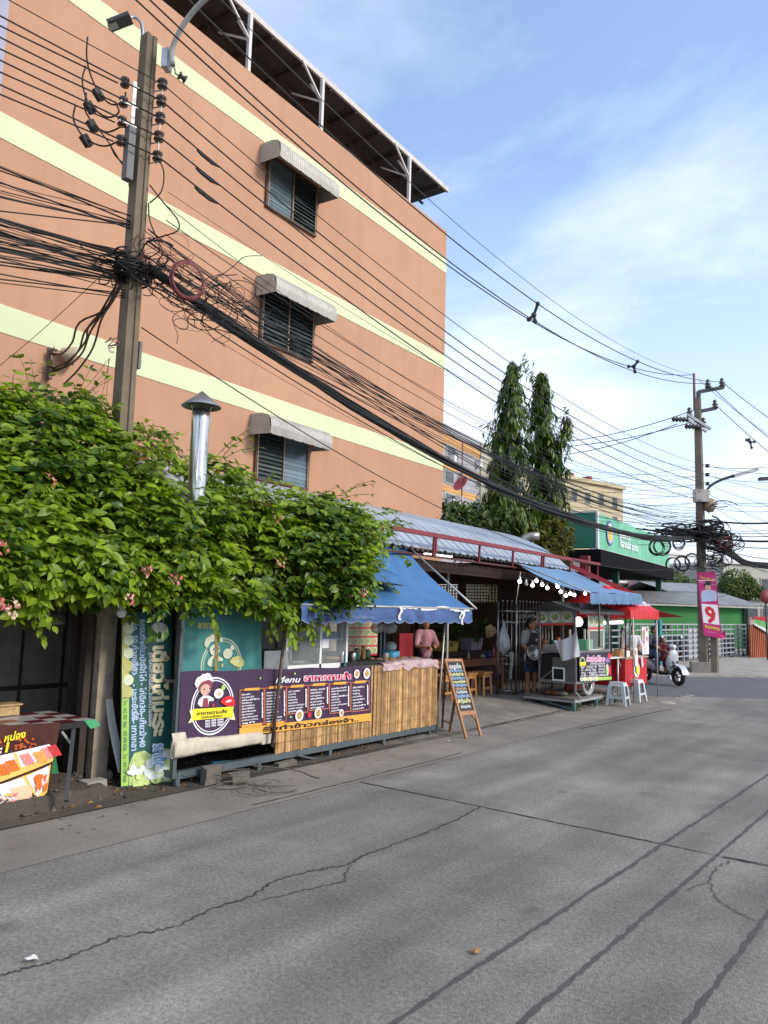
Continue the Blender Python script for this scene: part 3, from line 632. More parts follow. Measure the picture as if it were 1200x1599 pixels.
# ---------------------------------------------------------------- utility poles
random.seed(5)
CONC = mat('pole_concrete', (0.17, 0.135, 0.095), 0.9, var=0.28, scale=2.5, bump=0.4, bscale=40, dirt=0.7, dirtcol=(0.12, 0.095, 0.065), streak=1.2)
CONC2 = mat('pole_concrete_pale', (0.24, 0.205, 0.155), 0.9, var=0.25, scale=2.5, bump=0.4, bscale=40, dirt=0.5, dirtcol=(0.12, 0.1, 0.07), streak=1)
GALV = mat('galvanised', (0.42, 0.43, 0.43), 0.5, var=0.25, metal=0.6, dirt=0.3)
STEEL = mat('dark_steel', (0.07, 0.07, 0.072), 0.55, var=0.3, metal=0.5)
PORC = mat('dark_porcelain', (0.05, 0.032, 0.028), 0.22, var=0.25, scale=12, spec=0.6)
PORCW = mat('pale_porcelain', (0.42, 0.38, 0.34), 0.3, var=0.3)
CABLE = mat('black_cable', (0.012, 0.012, 0.013), 0.55, var=0.2, scale=4)
CABLEG = mat('grey_cable', (0.075, 0.075, 0.08), 0.6, var=0.25, scale=4)
REDC = mat('red_cable', (0.16, 0.03, 0.035), 0.5, var=0.3, scale=8)
PX, PY = -7.7, 5.0
def i_pole(mb, base, ht, w0, w1, groove=True):
    b = V(base)
    def ring(w, z):
        h = w/2; g = w*.13; k = w*.15
        q = [(-h, -h), (h, -h), (h, -k), (h-g, -k*.7), (h-g, k*.7), (h, k), (h, h), (k, h), (k*.7, h-g), (-k*.7, h-g), (-k, h), (-h, h)] if groove else [(-h, -h), (h, -h), (h, h), (-h, h)]
        return [b+V((x, y, z)) for x, y in q]
    N = 8; vs = []
    for i in range(N+1): vs += ring(w0+(w1-w0)*i/N, ht*i/N)
    k = len(ring(1, 0))
    mb.add(vs, [[i*k+j, i*k+(j+1) % k, (i+1)*k+(j+1) % k, (i+1)*k+j] for i in range(N) for j in range(k)]+[[N*k+j for j in range(k)]])
def pz(v): # height on the near pole seen at image row v
    lo, hi = -1, 14
    for _ in range(50):
        m_ = (lo+hi)/2; d = V((PX, PY, m_))-CAM; y = CY+FPX*(V((_X.y, _Y.y, _U.y)).dot(d))/(V((_X.z, _Y.z, _U.z)).dot(d))
        if y > v: lo = m_
        else: hi = m_
    return lo
def proj(P):
    d = V(P)-CAM; c = V((_X.z, _Y.z, _U.z)).dot(d); return CX+FPX*V((_X.x, _Y.x, _U.x)).dot(d)/c, CY+FPX*V((_X.y, _Y.y, _U.y)).dot(d)/c
pole = thing('utility_pole', 'weathered grey brown concrete utility pole rising out of the creeper before the orange wall', 'utility pole', (PX, PY, 0))
mb = MB(); i_pole(mb, (PX, PY, 0), pz(58), .205, .145); mb.build('shaft', CONC, pole)
def on_pole(u, v): return PL(u, v, (PX, PY, 0), FWD)
def spool(mb, c, ax, r=.05): mb.lathe(V(c)-V(ax).normalized()*.05, [(.012, 0), (r, .0), (r*1.1, .02), (r*.6, .04), (r*.6, .06), (r*1.1, .08), (r, .1), (.012, .1)], 12, ax)
right_z = [pz(v) for v in (130, 156, 183, 212, 243)]; left_z = [pz(v) for v in (147, 177, 207, 236)]
mb = MB()
xr, xl = PX+.05, PX-.02
mb.beam((xr+.1, PY+.13, right_z[-1]-.1), (xr+.1, PY+.13, right_z[0]+.08), .012)
for z in right_z: mb.beam((PX, PY+.09, z+.06), (xr+.1, PY+.15, z+.06), .012); mb.beam((PX, PY+.09, z-.06), (xr+.1, PY+.15, z-.06), .012)
mb.build('spool_bracket', GALV, pole)
mb = MB(); mb.beam((PX+.02, PY-.16, left_z[-1]-.12), (PX+.02, PY-.16, left_z[0]+.06), .05, .012); 
for z in left_z: mb.beam((PX+.02, PY-.1, z), (PX-.02, PY-.31, z), .02, .012)
mb.build('strap', GALV, pole)
for z in right_z: mb = MB(); spool(mb, (xr+.1, PY+.13, z), UP, .058); mb.build('insulator', PORC, pole)
for z in left_z: mb = MB(); spool(mb, (PX-.02, PY-.27, z), UP, .05); mb.build('insulator', PORC, pole)
mb = MB(); c = on_pole(246, 97)+V((.12, .05, 0)); mb.obox(c, V((.03, .02, 0)), V((-.03, .06, 0)), UP*.12); mb.beam(c+UP*.1+V((.03, .02, 0)), c+UP*.17, .03)
mb.build('junction_box', GALV, pole)
mb = MB(); mb.bb(PX-.03, PX+.07, PY-.22, PY-.13, pz(292), pz(212)); mb.build('cable_guard', mat('grey_guard', (0.13, 0.13, 0.135), 0.6, var=0.2), pole)
mb = MB(); mb.bb(PX+.0, PX+.07, PY+.115, PY+.15, pz(572), pz(530)); mb.build('number_plate', MATS['grey_guard'], pole)
# bracket lamp and swan-neck lamp
p0, p1, p2, p3 = on_pole(224, 110), on_pole(222, 47), on_pole(203, 28), on_pole(172, 40)
lamp = thing('street_lamp', 'small square bracket street lamp at the top of the weathered utility pole', 'street lamp', p0)
mb = MB(); mb.tube(smooth_path([p0, p0.lerp(p1, .6), p1+UP*.06, p2+V((.02, .06, .04)), p2], 5), .024, 4); mb.build('arm', GALV, lamp)
d = (p3-p2).normalized(); mb = MB(); sd_ = d.cross(UP).normalized(); mb.obox((p2+p3)/2, d*(p3-p2).length*.55, sd_*.085, d.cross(sd_)*.022); hd = mb.build('lamp_head', STEEL, lamp)
mb = MB(); mb.obox((p2+p3)/2+d.cross(sd_)*(.026 if d.cross(sd_).z < 0 else -.026)+d*.1, d*.06, sd_*.05, d.cross(sd_)*.003); mb.build('light_panel', mat('lamp_glass', (0.4, 0.4, 0.36), 0.3, var=0), hd)
q = [on_pole(*a) for a in ((258, 110), (257, 85), (262, 55), (275, 32), (296, 14), (320, 3), (360, -10), (420, -26))]
for i, p in enumerate(q): q[i] = p+V((.15+.17*max(0, i-1), 0, 0))
lamp = thing('street_lamp', 'pale curved swan neck lamp arm clamped to the top of the weathered pole', 'street lamp', q[0])
MB().tube(smooth_path(q, 4), .032, 8).build('arm', mat('pale_tube', (0.38, 0.37, 0.34), 0.5, var=0.25), lamp)
mb = MB(); e = q[-1]; mb.obox(e+V((.25, .1, .0)), V((.3, .1, .02)), V((-.04, .12, 0)), UP*.05); mb.build('lamp_head', MATS['pale_tube'], lamp)
# far pole
P2 = G(1100, 1052); p2x, p2y = P2.x, P2.y
def p2z(v): return PL(1093, v, P2, FWD).z
def on2(u, v): return PL(u, v, P2, FWD)
pole2 = thing('utility_pole', 'tall pale concrete utility pole at the street corner with steel crossarms and an election poster', 'utility pole', P2)
mb = MB(); i_pole(mb, P2, p2z(622), .27, .19); mb.build('shaft', CONC2, pole2)
mb = MB(); i_pole(mb, P2+V((.30, .12, 0)), p2z(905), .21, .18); mb.build('stub_post', CONC2, pole2)
mb = MB(); c = P2+V((-.05, -.25, .17)); mb.obox(c, V((.26, .1, 0)), V((-.1, .2, 0)), UP*.2); mb.obox(c+V((-.35, 0, -.08)), V((.1, .04, 0)), V((-.04, .1, 0)), UP*.09); mb.build('footing', PAVE, pole2)
mb = MB(); mb.tube([on2(1085, 640), on2(1084, 583)], .045, 6); mb.build('top_rod', mat('rusty_rod', (0.22, 0.12, 0.10), 0.7, var=0.3), pole2)
mb = MB()
for a, b_ in (((1091, 612), (1130, 605)), ((1091, 643), (1119, 637)), ((1091, 611), (1091, 646))): mb.beam(on2(*a), on2(*b_), .14, .1)
mb.build('crossarm', STEEL, pole2)
mb = MB()
for a, b_ in (((1070, 650), (1106, 672)), ((1066, 655), (1100, 676))): mb.beam(on2(*a)+FWD*-.2, on2(*b_)+FWD*-.2, .09, .08)
mb.build('crossarm', GALV, pole2)
def pin(c, h=.34, r=.11): return MB().lathe(c, [(.03, 0), (r*.6, .02), (r, .08), (r*.5, .13), (r*.95, .18), (r*.45, .23), (r*.7, .28), (r*.3, h)], 10)
for (u, v) in ((1106, 608), (1128, 606), (1117, 640), (1099, 668), (1077, 652)): pin(on2(u, v)).build('insulator', PORC, pole2)
for (u, v) in ((1058, 657), (1078, 668)): MB().lathe(on2(u-12, v)+FWD*-.2, [(.03, 0)]+[(r, h*.055) for h in range(1, 10) for r in ((.1,) if h % 2 else (.04,))]+[(.03, .56)], 10, SIDE).build('strain_insulator', PORC, pole2)
for v in (727, 741, 755, 769, 783): mb = MB(); spool(mb, on2(1099, v)+V((.1, .1, 0)), UP, .075); mb.build('insulator', PORC, pole2)
mb = MB(); mb.obox(on2(1090, 776)+FWD*-.25, SIDE*.22, FWD*.12, UP*.2); mb.build('splice_box', PORCW, pole2)
mb = MB(); mb.lathe(on2(1104, 800)+FWD*-.1, [(.05, 0), (.16, .05), (.2, .2), (.18, .4), (.08, .45)], 12, (SIDE*.3+UP)); mb.build('siren', mat('tan_plastic', (0.38, 0.28, 0.18), 0.5, var=0.2), pole2)
q = [on2(*a) for a in ((1101, 782), (1103, 768), (1112, 757), (1130, 748), (1150, 742), (1168, 737))]
lamp = thing('street_lamp', 'long armed street lamp leaning out from the pole with the election poster', 'street lamp', q[0])
MB().tube(smooth_path(q, 4), .045, 6).build('arm', STEEL, lamp)
mb = MB(); d = (q[-1]-q[-2]).normalized(); s_ = d.cross(UP).normalized(); mb.obox(q[-1]-d*.1, d*.42, s_*.13, d.cross(s_)*.05); mb.build('lamp_head', GALV, lamp)
q = [on2(*a) for a in ((1260, 760), (1235, 748), (1212, 746))]
lamp = thing('street_lamp', 'dark end of a street lamp head poking in above the right hand wires', 'street lamp', q[0])
mb = MB(); mb.beam(on2(1186, 748), on2(1214, 746.5), .2, .1); mb.build('lamp_head', STEEL, lamp)
MB().tube(q, .05, 6).build('arm', GALV, lamp)
# election poster wired to the pole
pn = thing('election_poster', 'magenta election poster with a portrait and a big red number 9 on the corner pole', 'poster', on2(1103, 992))
pf = FWD*-.36
PN = Plane(on2(1092, 991)+pf, on2(1120, 997)+pf*1.0, on2(1081.5, 895)+pf, on2(1109.5, 893)+pf)
MAG = mat('magenta_print', (0.50, 0.02, 0.16), 0.5, var=0.1, scale=3); WHT = mat('white_print', (0.78, 0.77, 0.8), 0.5, var=0.05); RED = mat('red_print', (0.62, 0.02, 0.03), 0.5, var=0.08); YEL = mat('yellow_print', (0.80, 0.58, 0.05), 0.5, var=0.05); INK = mat('black_print', (0.02, 0.017, 0.017), 0.5, var=0); BLU = mat('pale_blue_print', (0.42, 0.5, 0.68), 0.5, var=0.1); SKINP = mat('skin_print', (0.62, 0.38, 0.29), 0.5, var=0.06); PINKP = mat('pink_print', (0.85, 0.25, 0.45), 0.5, var=0.05)
mb = MB(); mb.slab([PN.p(0, 0), PN.p(1, 0), PN.p(1, 1), PN.p(0, 1)], PN.n*-.02); mb.add([PN.p(1, .08), PN.p(1.2, .14, .05), PN.p(1.22, .03, -.03), PN.p(1, 0)], [[0, 1, 2, 3]]); mb.build('board', MAG, pn)
mb = MB(); PN.rect(mb, .06, .94, .20, .50, .004); PN.rect(mb, 0.02, .98, .865, .875, .004); mb.build('white_field', WHT, pn)
mb = MB()
mb.mk(0); PN.shape(mb, [(.10, .53), (.90, .56), (.97, .64), (.93, .70), (.66, .725), (.40, .725), (.14, .70), (.08, .62)], .004)
mb.mk(2); PN.disc(mb, .53, .80, .21, .062, .005)
mb.mk(1); PN.disc(mb, .53, .775, .16, .056, .007); PN.rect(mb, .46, .60, .70, .75, .006)
mb.mk(2); PN.disc(mb, .53, .815, .185, .024, .009, 16); PN.disc(mb, .47, .782, .025, .004, .009, 8); PN.disc(mb, .60, .782, .025, .004, .009, 8); mb.mk(3); PN.disc(mb, .535, .748, .035, .004, .009, 8)
mb.build('portrait', [BLU, SKINP, INK, RED], pn)
PV = (PN.tl-PN.bl).normalized()
def ptext(mb, t, a, b, h, w_, bold): text_mb(mb, t, PN.p(a, b, .008), PN.r, PV, PN.h*h*1.36, 'LEFT', bold, 0, 0, PN.w*w_)
mb = MB(); ptext(mb, '9', .20, .222, .255, .60, .035); mb.build('number', RED, pn)
mb = MB(); ptext(mb, 'ธนกฤต', .10, .125, .052, .80, .03); ptext(mb, 'โอกาสใหม่', .12, .91, .035, .76, .02); mb.build('lettering', YEL, pn)
mb = MB(); ptext(mb, 'เพื่อคนของเรา', .06, .842, .026, .88, .02); ptext(mb, 'ทีมพัฒนา', .2, .06, .022, .5, .01); mb.build('lettering', PINKP, pn)

# ---------------------------------------------------------------- cables
def cable(pts, r, name, label, group, m=CABLE, n=5, cat='cable'):
    return tag(MB().tube(pts, r, n).build(name, m), label, cat, group)
LV = 'insulated black power line strung from pole to pole in front of the orange wall'
for i, z in enumerate(right_z):
    p = V((xr+.1, PY+.16, z)); e = on2(1099, (727, 741, 755, 769, 783)[i])+V((.05, -.1, 0))
    cable(sag(p, e, (.75, .8, .75, .72, .70)[i], 30), (.007, .0105, .0105, .0105, .0105)[i], 'power_line', LV, 'power lines between the two poles')
    e2 = V((PX+.2, -26, z+.1)); cable(sag(V((xr+.1, PY+.12, z)), e2, .85, 26), (.006, .0095, .0095, .0095, .0095)[i], 'power_line', 'insulated black power line leaving the weathered pole towards the near left', 'power lines running off past the near pole')
for i, z in enumerate(left_z):
    pts = sag(V((PX-.06, PY-.34, z-.03)), V((PX-.1, -26, z+.02)), 1.05, 26)
    cable(pts, .0095, 'power_line', 'insulated black power line anchored on the left spools of the weathered pole', 'power lines anchored on the left spools')
    pa = pts[3]; d = (pts[4]-pts[3]).normalized(); mb = MB(); mb.tube([pa-d*.13, pa-d*.1, pa+d*.1, pa+d*.13], [.011, .019, .019, .011], 6); tag(mb.build('splice_sleeve', CABLE), 'thick black splice sleeve on a power line left of the weathered pole', 'splice', 'splice sleeves on the power lines')
for i in (2, 3, 4):
    p = V((xr+.1, PY+.16, right_z[i])); e = on2(1099, (727, 741, 755, 769, 783)[i]); pts = sag(p, e, .74, 30); a = pts[0].lerp(pts[1], .75); b_ = pts[1].lerp(pts[2], .1)
    mb = MB(); mb.tube([a-UP*.02, a.lerp(b_, .3)-UP*.03, b_-UP*.03, b_.lerp(pts[2], .2)], [.012, .02, .02, .012], 6); tag(mb.build('splice_sleeve', CABLE), 'black splice sleeve on a power line just right of the weathered pole', 'splice', 'splice sleeves right of the pole')
# high voltage spans passing over the street
HVL = [((215, -10), -9.0), ((232, -10), -8.8)]
def hv(u, v, e, sg, r, lab, y0=-3.0, x0=None, grp='high wires from over the street to the corner pole'):
    """from a point seen at (u, v) on the plane x = x0, straight on behind it and forward to e"""
    p = onX(u, v, x0); pts = sag(p, e, sg, 36)
    d = (pts[1]-pts[0]); back = [p-d*k for k in (14, 10, 6, 3)]
    return cable(back+pts, r, 'overhead_wire', lab, grp)
HL = 'high bare dark wire crossing the upper orange wall and the sky to the corner pole'
xh = -7.15
hvs = []
for (u, v, e, sg) in ((200, -12, (1084, 585), 1.25), (222, -12, (1106, 598), 1.28), (285, -10, (1128, 596), 1.22), (338, -8, (1085, 586), .9)):
    p = onX(u, v, xh); ee = on2(*e); pts = sag(p, ee, sg, 40); hvs.append(pts); d = pts[1]-pts[0]
    cable([p-d*k for k in (12, 6, 2)]+pts, .011 if len(hvs) < 4 else .006, 'overhead_wire', HL if len(hvs) < 4 else 'thin pale overhead wire below the roof canopy running to the corner pole', 'high wires from over the street to the corner pole' if len(hvs) < 4 else None, CABLE if len(hvs) < 4 else CABLEG)
def near_px(pts, u):
    for i in range(len(pts)-1):
        a, b_ = proj(pts[i]), proj(pts[i+1])
        if a[0] <= u <= b_[0]: return pts[i].lerp(pts[i+1], (u-a[0])/(b_[0]-a[0]))
def spacer(c3, lab):
    c = sum(c3, V())/len(c3); mb = MB()
    for p in c3: mb.beam(c, p, .045); mb.ball(p, .05, 8)
    mb.ball(c, .06, 8); tag(mb.build('wire_spacer', STEEL), lab, 'wire spacer')
for u, lb in ((834, 'grey cross shaped spacer holding the high wires nearest the orange building'), (990, 'grey cross shaped spacer on the high wires nearer the corner pole')):
    spacer([near_px(hvs[i], u+du) for i, du in ((0, -8), (1, 2), (2, 6))], lb)
# wires to the right of the corner pole
for k, (a, b_, sg) in enumerate((((1107, 600), (1260, 830), .3), ((1130, 598), (1262, 790), .25), ((1118, 632), (1262, 850), .3), ((1090, 592), (1262, 815), .3))):
    cable(sag(on2(*a), on2(*b_)+FWD*-4, sg, 16), .012 if k < 3 else .007, 'overhead_wire', 'dark wire dropping from the corner pole head to the right edge', 'wires dropping right from the corner pole head')
spacer([on2(1166, 687), on2(1174, 699), on2(1178, 690), on2(1170, 686)], 'small cross shaped spacer on the wires right of the corner pole')
for k, (ua, va, ub, vb) in enumerate(((1085, 640, 900, 632), (1078, 660, 872, 640), (1058, 662, 880, 660), (1092, 726, 1230, 729), (1100, 741, 1230, 757), (1100, 790, 1230, 797), (1100, 778, 1230, 784))):
    far = on2(ub, vb)+(FWD*6 if ub < 1000 else FWD*-2); cable(sag(on2(ua, va), far, .25, 12), .014 if k < 3 else .008, 'overhead_wire', 'dark wire from the corner pole going away behind the tall trees' if k < 3 else 'thin wire from the corner pole going right level with its lamp', 'wires behind the trees' if k < 3 else 'level wires right of the corner pole')
for k in range(5):
    a = on2(1096, 728+14*k); b_ = on2(690, 655+9*k)+FWD*9
    cable(sag(a, b_, .5, 14), .006, 'overhead_wire', 'thin grey wire crossing the pale sky between the trees and the corner pole', 'thin cross wires behind the trees', CABLEG)
for k, (u, v) in enumerate(((1250, 770), (1262, 812), (1262, 850), (1262, 895), (1262, 930), (1255, 800))):
    cable(sag(on2(1102, 727+14*min(k, 4)), on2(u, v)+FWD*-5, .3, 14), .007, 'overhead_wire', 'thin service wire slanting down right from the corner pole', 'service wires slanting right')
for k, (va, vb, r) in enumerate(((812, 811, .03), (832, 828, .014), (836, 836, .035), (826, 818, .010), (842, 845, .015), (848, 870, .012), (850, 890, .02), (822, 800, .008), (846, 905, .010))):
    cable(sag(on2(1100, va), on2(1262, vb)+FWD*-2, .22+.03*k, 14), r, 'telephone_cable', 'black telephone cable running right from the tangle on the corner pole', 'telephone cables right of the corner pole')
mb = MB()
for k in range(7): mb.tube(smooth_path([on2(1108+k, 838+2*k), on2(1140+k*2, 858+3*k), on2(1165, 876+k), on2(1200, 880+1.2*k), on2(1260, 884+k)], 4), .035, 5)
tag(mb.build('cable_bundle', CABLE), 'thick black cable bundle sweeping low right from the corner pole tangle', 'cable bundle')
# telephone cables: the thick lashed bundle between the poles and the loose ones around it
tz0, tz1 = pz(425), p2z(838)
A0, A1 = V((PX+.25, PY+.05, tz0)), on2(1092, 838)
core = sag(A0, A1, 1.02, 40)
def strand(off, r, ph, amp):
    return [p+V((math.cos(i*off+ph), 0, math.sin(i*off+ph)))*amp*(1 if 1 < i < 39 else .6)+V((0, 0, amp*noise.noise((i*.35, ph*3, off)))) for i, p in enumerate(core)], r
mb = MB()
for k in range(16):
    pts, r = strand(.22+.03*(k % 4), random.uniform(.011, .024), k*.9, random.uniform(.02, .055)); mb.tube(pts, r, 5)
tag(mb.build('cable_bundle', CABLE), 'thick twisted black bundle of telephone cables sweeping from the near pole to the corner pole', 'cable bundle')
TL = 'loose black telephone cable slung between the near pole and the corner pole'
for k in range(20):
    a = A0+V((random.uniform(-.05, .1), random.uniform(-.1, .1), random.uniform(-.25, .45))); b_ = A1+V((0, 0, random.uniform(-.3, .9)))
    cable(sag(a, b_, random.uniform(.55, 1.15), 26), random.uniform(.0035, .009), 'telephone_cable', TL, 'loose telephone cables between the poles')
a = V((PX+.1, PY+.1, pz(510))); cable(sag(a, on2(1090, 880), 1.15, 26), .008, 'telephone_cable', 'lowest single black cable crossing the bottom lime band of the orange wall', None)
TLL = 'loose black telephone cable running left from the tangle on the weathered pole'
for k in range(46):
    z = pz(random.choice((random.uniform(340, 372), random.uniform(395, 440), random.uniform(415, 470), random.uniform(420, 445))))
    a = V((PX+.0, PY-.06, z)); b_ = V((PX+random.uniform(-.5, .5), random.uniform(-28, -22), z+random.choice((random.uniform(-.9, .7), random.uniform(-2.6, 2.2)))))
    cable(sag(a, b_, random.uniform(.5, 2.1), 22), random.choice((.0035, .0045, .006, .008, .010)), 'telephone_cable', TLL, 'loose telephone cables left of the near pole')
for k in range(3):
    mb = MB()
    for j in range(5):
        pts = sag(V((PX-.03, PY-.06, tz0-.03+.02*j+.14*k-.1)), V((PX+.1*k, -25, tz0-.3+.35*k)), 1.15, 24); mb.tube([p+V((math.cos(i*.5+j), 0, math.sin(i*.5+j)))*.025 for i, p in enumerate(pts)], .010, 5)
    tag(mb.build('cable_bundle', CABLE), ('lowest', 'middle', 'upper')[k]+' twisted bundle of black cables leaving the near pole to the left', 'cable bundle')
# knot of wire around the near pole
def scribble(c, n, R, r, seg=8, flat=.5):
    mb = MB()
    for i in range(n):
        p = V(c)+V((random.gauss(0, R*.3), random.gauss(0, R*.3), random.gauss(0, R*.25))); pts = [p]
        d = rnd_dir()
        tw = rnd_dir()*.5
        for k in range(seg+3): d = (d+rnd_dir()*.22+tw.cross(d)).normalized(); p = p+V((d.x, d.y, d.z*flat))*R*.26; pts.append(p.copy())
        mb.tube(smooth_path(pts, 3), r*random.uniform(.6, 1.3), 4)
    return mb
tag(scribble((PX+.05, PY, tz0+.0), 60, .30, .008, 7, .35).build('cable_tangle', CABLE, loc=(PX, PY, tz0)), kind='stuff')
tag(scribble((PX+.55, PY+.75, tz0-.28), 40, .34, .005, 8, .6).build('cable_tangle', CABLE, loc=(PX, PY, tz0)), kind='stuff')
tag(scribble((PX+.2, PY+.3, tz0+.12), 24, .28, .004, 9, .6).build('cable_tangle', REDC, loc=(PX, PY, tz0)), kind='stuff')
mb = MB(); 
for k in range(7): mb.torus((PX, PY, tz0-.10+.03*k), .19+.02*random.random(), .014, V((random.uniform(-.15, .15), random.uniform(-.15, .15), 1)), 20, 5)
tag(mb.build('cable_wrap', CABLE), 'black cables wound round the weathered pole at the tangle', 'cable')
c = on_pole(288, 440)+V((.06, 0, 0)); mb = MB()
for k in range(7): mb.torus(c+rnd_dir()*.012, .195+.006*k-.02, .0075, (FWD*-1+SIDE*.65+UP*.1), 30, 5, 1.18)
co_ = tag(mb.build('cable_coil', REDC), 'red coil of spare cable hanging from the lines right of the near pole', 'cable coil')
# thick drop cables from the near pole to the wall rack
wr = W(73, 575)
for k, (q) in enumerate((((208, 372), (190, 410), (165, 480), (120, 505), (108, 535), (92, 553), (78, 556)), ((214, 380), (186, 435), (150, 495), (128, 520), (118, 548), (98, 567), (76, 577)), ((212, 410), (180, 460), (140, 515), (125, 550), (105, 570), (80, 582)), ((204, 420), (175, 470), (155, 500), (140, 545), (115, 580), (92, 602)), ((205, 390), (192, 425), (172, 470), (135, 510), (128, 535), (96, 572), (76, 580)))):
    n = len(q); pts = [on_pole(*p).lerp(W(*p)+BN*.14, (i/(n-1))**1.1) if i else on_pole(*p) for i, p in enumerate(q)]
    cable(smooth_path(pts, 4), .015, 'service_cable', 'thick black service cable drooping from the near pole to the wall spools', 'service cables to the wall rack')
for k, (a, b_) in enumerate((((175, 592), (60, 622)), ((170, 560), (90, 640)), ((172, 558), (150, 650)), ((170, 560), (165, 660)))):
    pa = on_pole(*a); cable(sag(pa, W(*b_), .1, 8), .003, 'stay_wire', 'thin wire from the lower near pole down into the creeper', 'thin wires from the lower near pole')
cable(sag(onX(-30, 594, -9.5), on_pole(168, 420), .05, 10), .004, 'stay_wire', 'thin black wire slanting across the lime band left of the near pole', None)
tag(scribble(on_pole(178, 535), 10, .11, .008, 6).build('terminal_cluster', mat('pink_terminal', (0.45, 0.26, 0.25), 0.5, var=0.4, scale=20)), 'small cluster of pinkish terminals tied to the near pole', 'terminal')
# fused connectors with looping jumpers, left of the pole head
for k, (u, v, loops) in enumerate(((154, 148, [(137, 58), (135, 90), (141, 120), (154, 148), (172, 165), (190, 160), (192, 147)]), (141, 168, [(134, 103), (128, 125), (132, 150), (141, 168), (165, 185), (182, 178), (176, 163)]), (145, 197, [(135, 145), (132, 170), (138, 185), (145, 197), (165, 208), (186, 200)]), (135, 220, [(118, 165), (114, 185), (122, 205), (135, 220), (160, 230), (182, 222), (190, 214)]))):
    c = on_pole(u, v); t = thing('fuse_connector', ('upper', 'second', 'third', 'lowest')[k]+' black fuse connector with a looping jumper left of the near pole', 'connector', c)
    mb = MB(); mb.obox(c, (V((.015, .042, -.055))), (V((0, .034, .026))), (V((.03, 0, .008)))); mb.build('housing', CABLE, t)
    MB().tube(smooth_path([on_pole(*p)+V((.01*i, 0, 0)) for i, p in enumerate(loops)], 4), .011, 5).build('jumper', CABLE, t)
for k, q in enumerate((((240, 245), (250, 270), (246, 300), (228, 318)), ((228, 290), (250, 318), (272, 345), (270, 362), (240, 372), (222, 378)), ((226, 318), (228, 345), (240, 375), (248, 395), (240, 410)), ((195, 245), (188, 262), (195, 280), (196, 292)), ((165, 225), (180, 250), (200, 278)), ((150, 205), (165, 225), (175, 245), (195, 262)))):
    cable(smooth_path([on_pole(*p)+V((.05, .02, 0)) for p in q], 4), .009, 'service_cable', 'short black cable looping down the shaft of the near pole', 'looping cables on the near pole')
mb = MB(); pr = on_pole(267, 108)+V((.05, .02, 0)); mb.beam(pr, on_pole(268, 116)+V((.05, .02, 0)), .012); spool(mb, on_pole(279, 122)+V((.05, .02, 0)), (.3, .8, -.3), .045); mb.beam(on_pole(262, 102)+V((.04, .02, 0)), pr, .012); mb.beam(on_pole(268, 116)+V((.05, .02, 0)), on_pole(279, 122)+V((.05, .02, 0)), .012); mb.build('side_insulator', PORC, pole)
# tangle and coils of spare cable at the corner pole
def loops(c, n, sx_, sz_, r, rmin=.12, rmax=.45):
    """slack cable hanging in loops"""
    mb = MB()
    for i in range(n):
        o = V(c)+SIDE*random.gauss(0, sx_)+UP*random.gauss(0, sz_)+FWD*random.uniform(-.35, .1); a = random.uniform(rmin, rmax); b_ = a*random.uniform(.08, .45)*(1 if sx_ > .3 else 2.2); t0 = random.uniform(0, 6); t1 = random.uniform(2.2, 5.5)
        mb.tube([o+SIDE*a*math.cos(t0+t1*j/10)*1.3+UP*b_*math.sin(t0+t1*j/10)+FWD*.05*math.sin(j) for j in range(11)], r*random.uniform(.6, 1.4), 4)
    for i in range(n//3):
        o = V(c)+UP*random.gauss(0, sz_*.5); l = random.uniform(.5, 1.3)*sx_*2.2; mb.tube(sag(o-SIDE*l+UP*random.gauss(0, .1), o+SIDE*l+UP*random.gauss(0, .1), random.uniform(.02, .15), 8), r*random.uniform(.8, 2), 4)
    return mb
for (u, v, n, sx_, sz_, r) in ((1080, 834, 34, .45, .10, .017), (1045, 838, 18, .42, .16, .012), (1115, 846, 30, .2, .34, .012), (1111, 884, 22, .13, .42, .010), (1098, 832, 30, .18, .12, .022)):
    tag(loops(on2(u, v)+FWD*-.3, n, sx_, sz_, r).build('cable_tangle', CABLE, loc=P2), kind='stuff')
for k, (u, v, R, dep, m) in enumerate(((1007, 859, 14, 1.6, CABLE), (1000, 860, 12, 1.5, CABLE), (1027, 836, 9, 1.1, CABLE), (1048, 830, 9, .9, CABLE), (1045, 851, 10, .8, CABLE), (1035, 884, 12, .9, CABLE), (1054, 882, 12, .6, CABLE), (1072, 877, 12, .5, CABLE), (1124, 851, 11, .5, REDC), (1118, 850, 9, .6, REDC), (1124, 875, 9, .5, CABLE), (1110, 872, 8, .5, CABLE))):
    c = on2(u, v)+FWD*-dep; sc = (c-CAM).dot(FWD)/FPX; mb = MB()
    for j in range(4): mb.torus(c+rnd_dir()*.02, R*sc-.01*j, .013 if R > 9 else .01, (FWD*-1+rnd_dir()*.15), 22, 5, random.uniform(.9, 1.12))
    tag(mb.build('cable_coil', m), 'black coil of spare cable hanging from the corner pole lines' if m is CABLE else 'reddish coil of spare cable hanging right of the corner pole', 'cable coil', 'black cable coils by the corner pole' if m is CABLE else 'reddish coils by the corner pole')
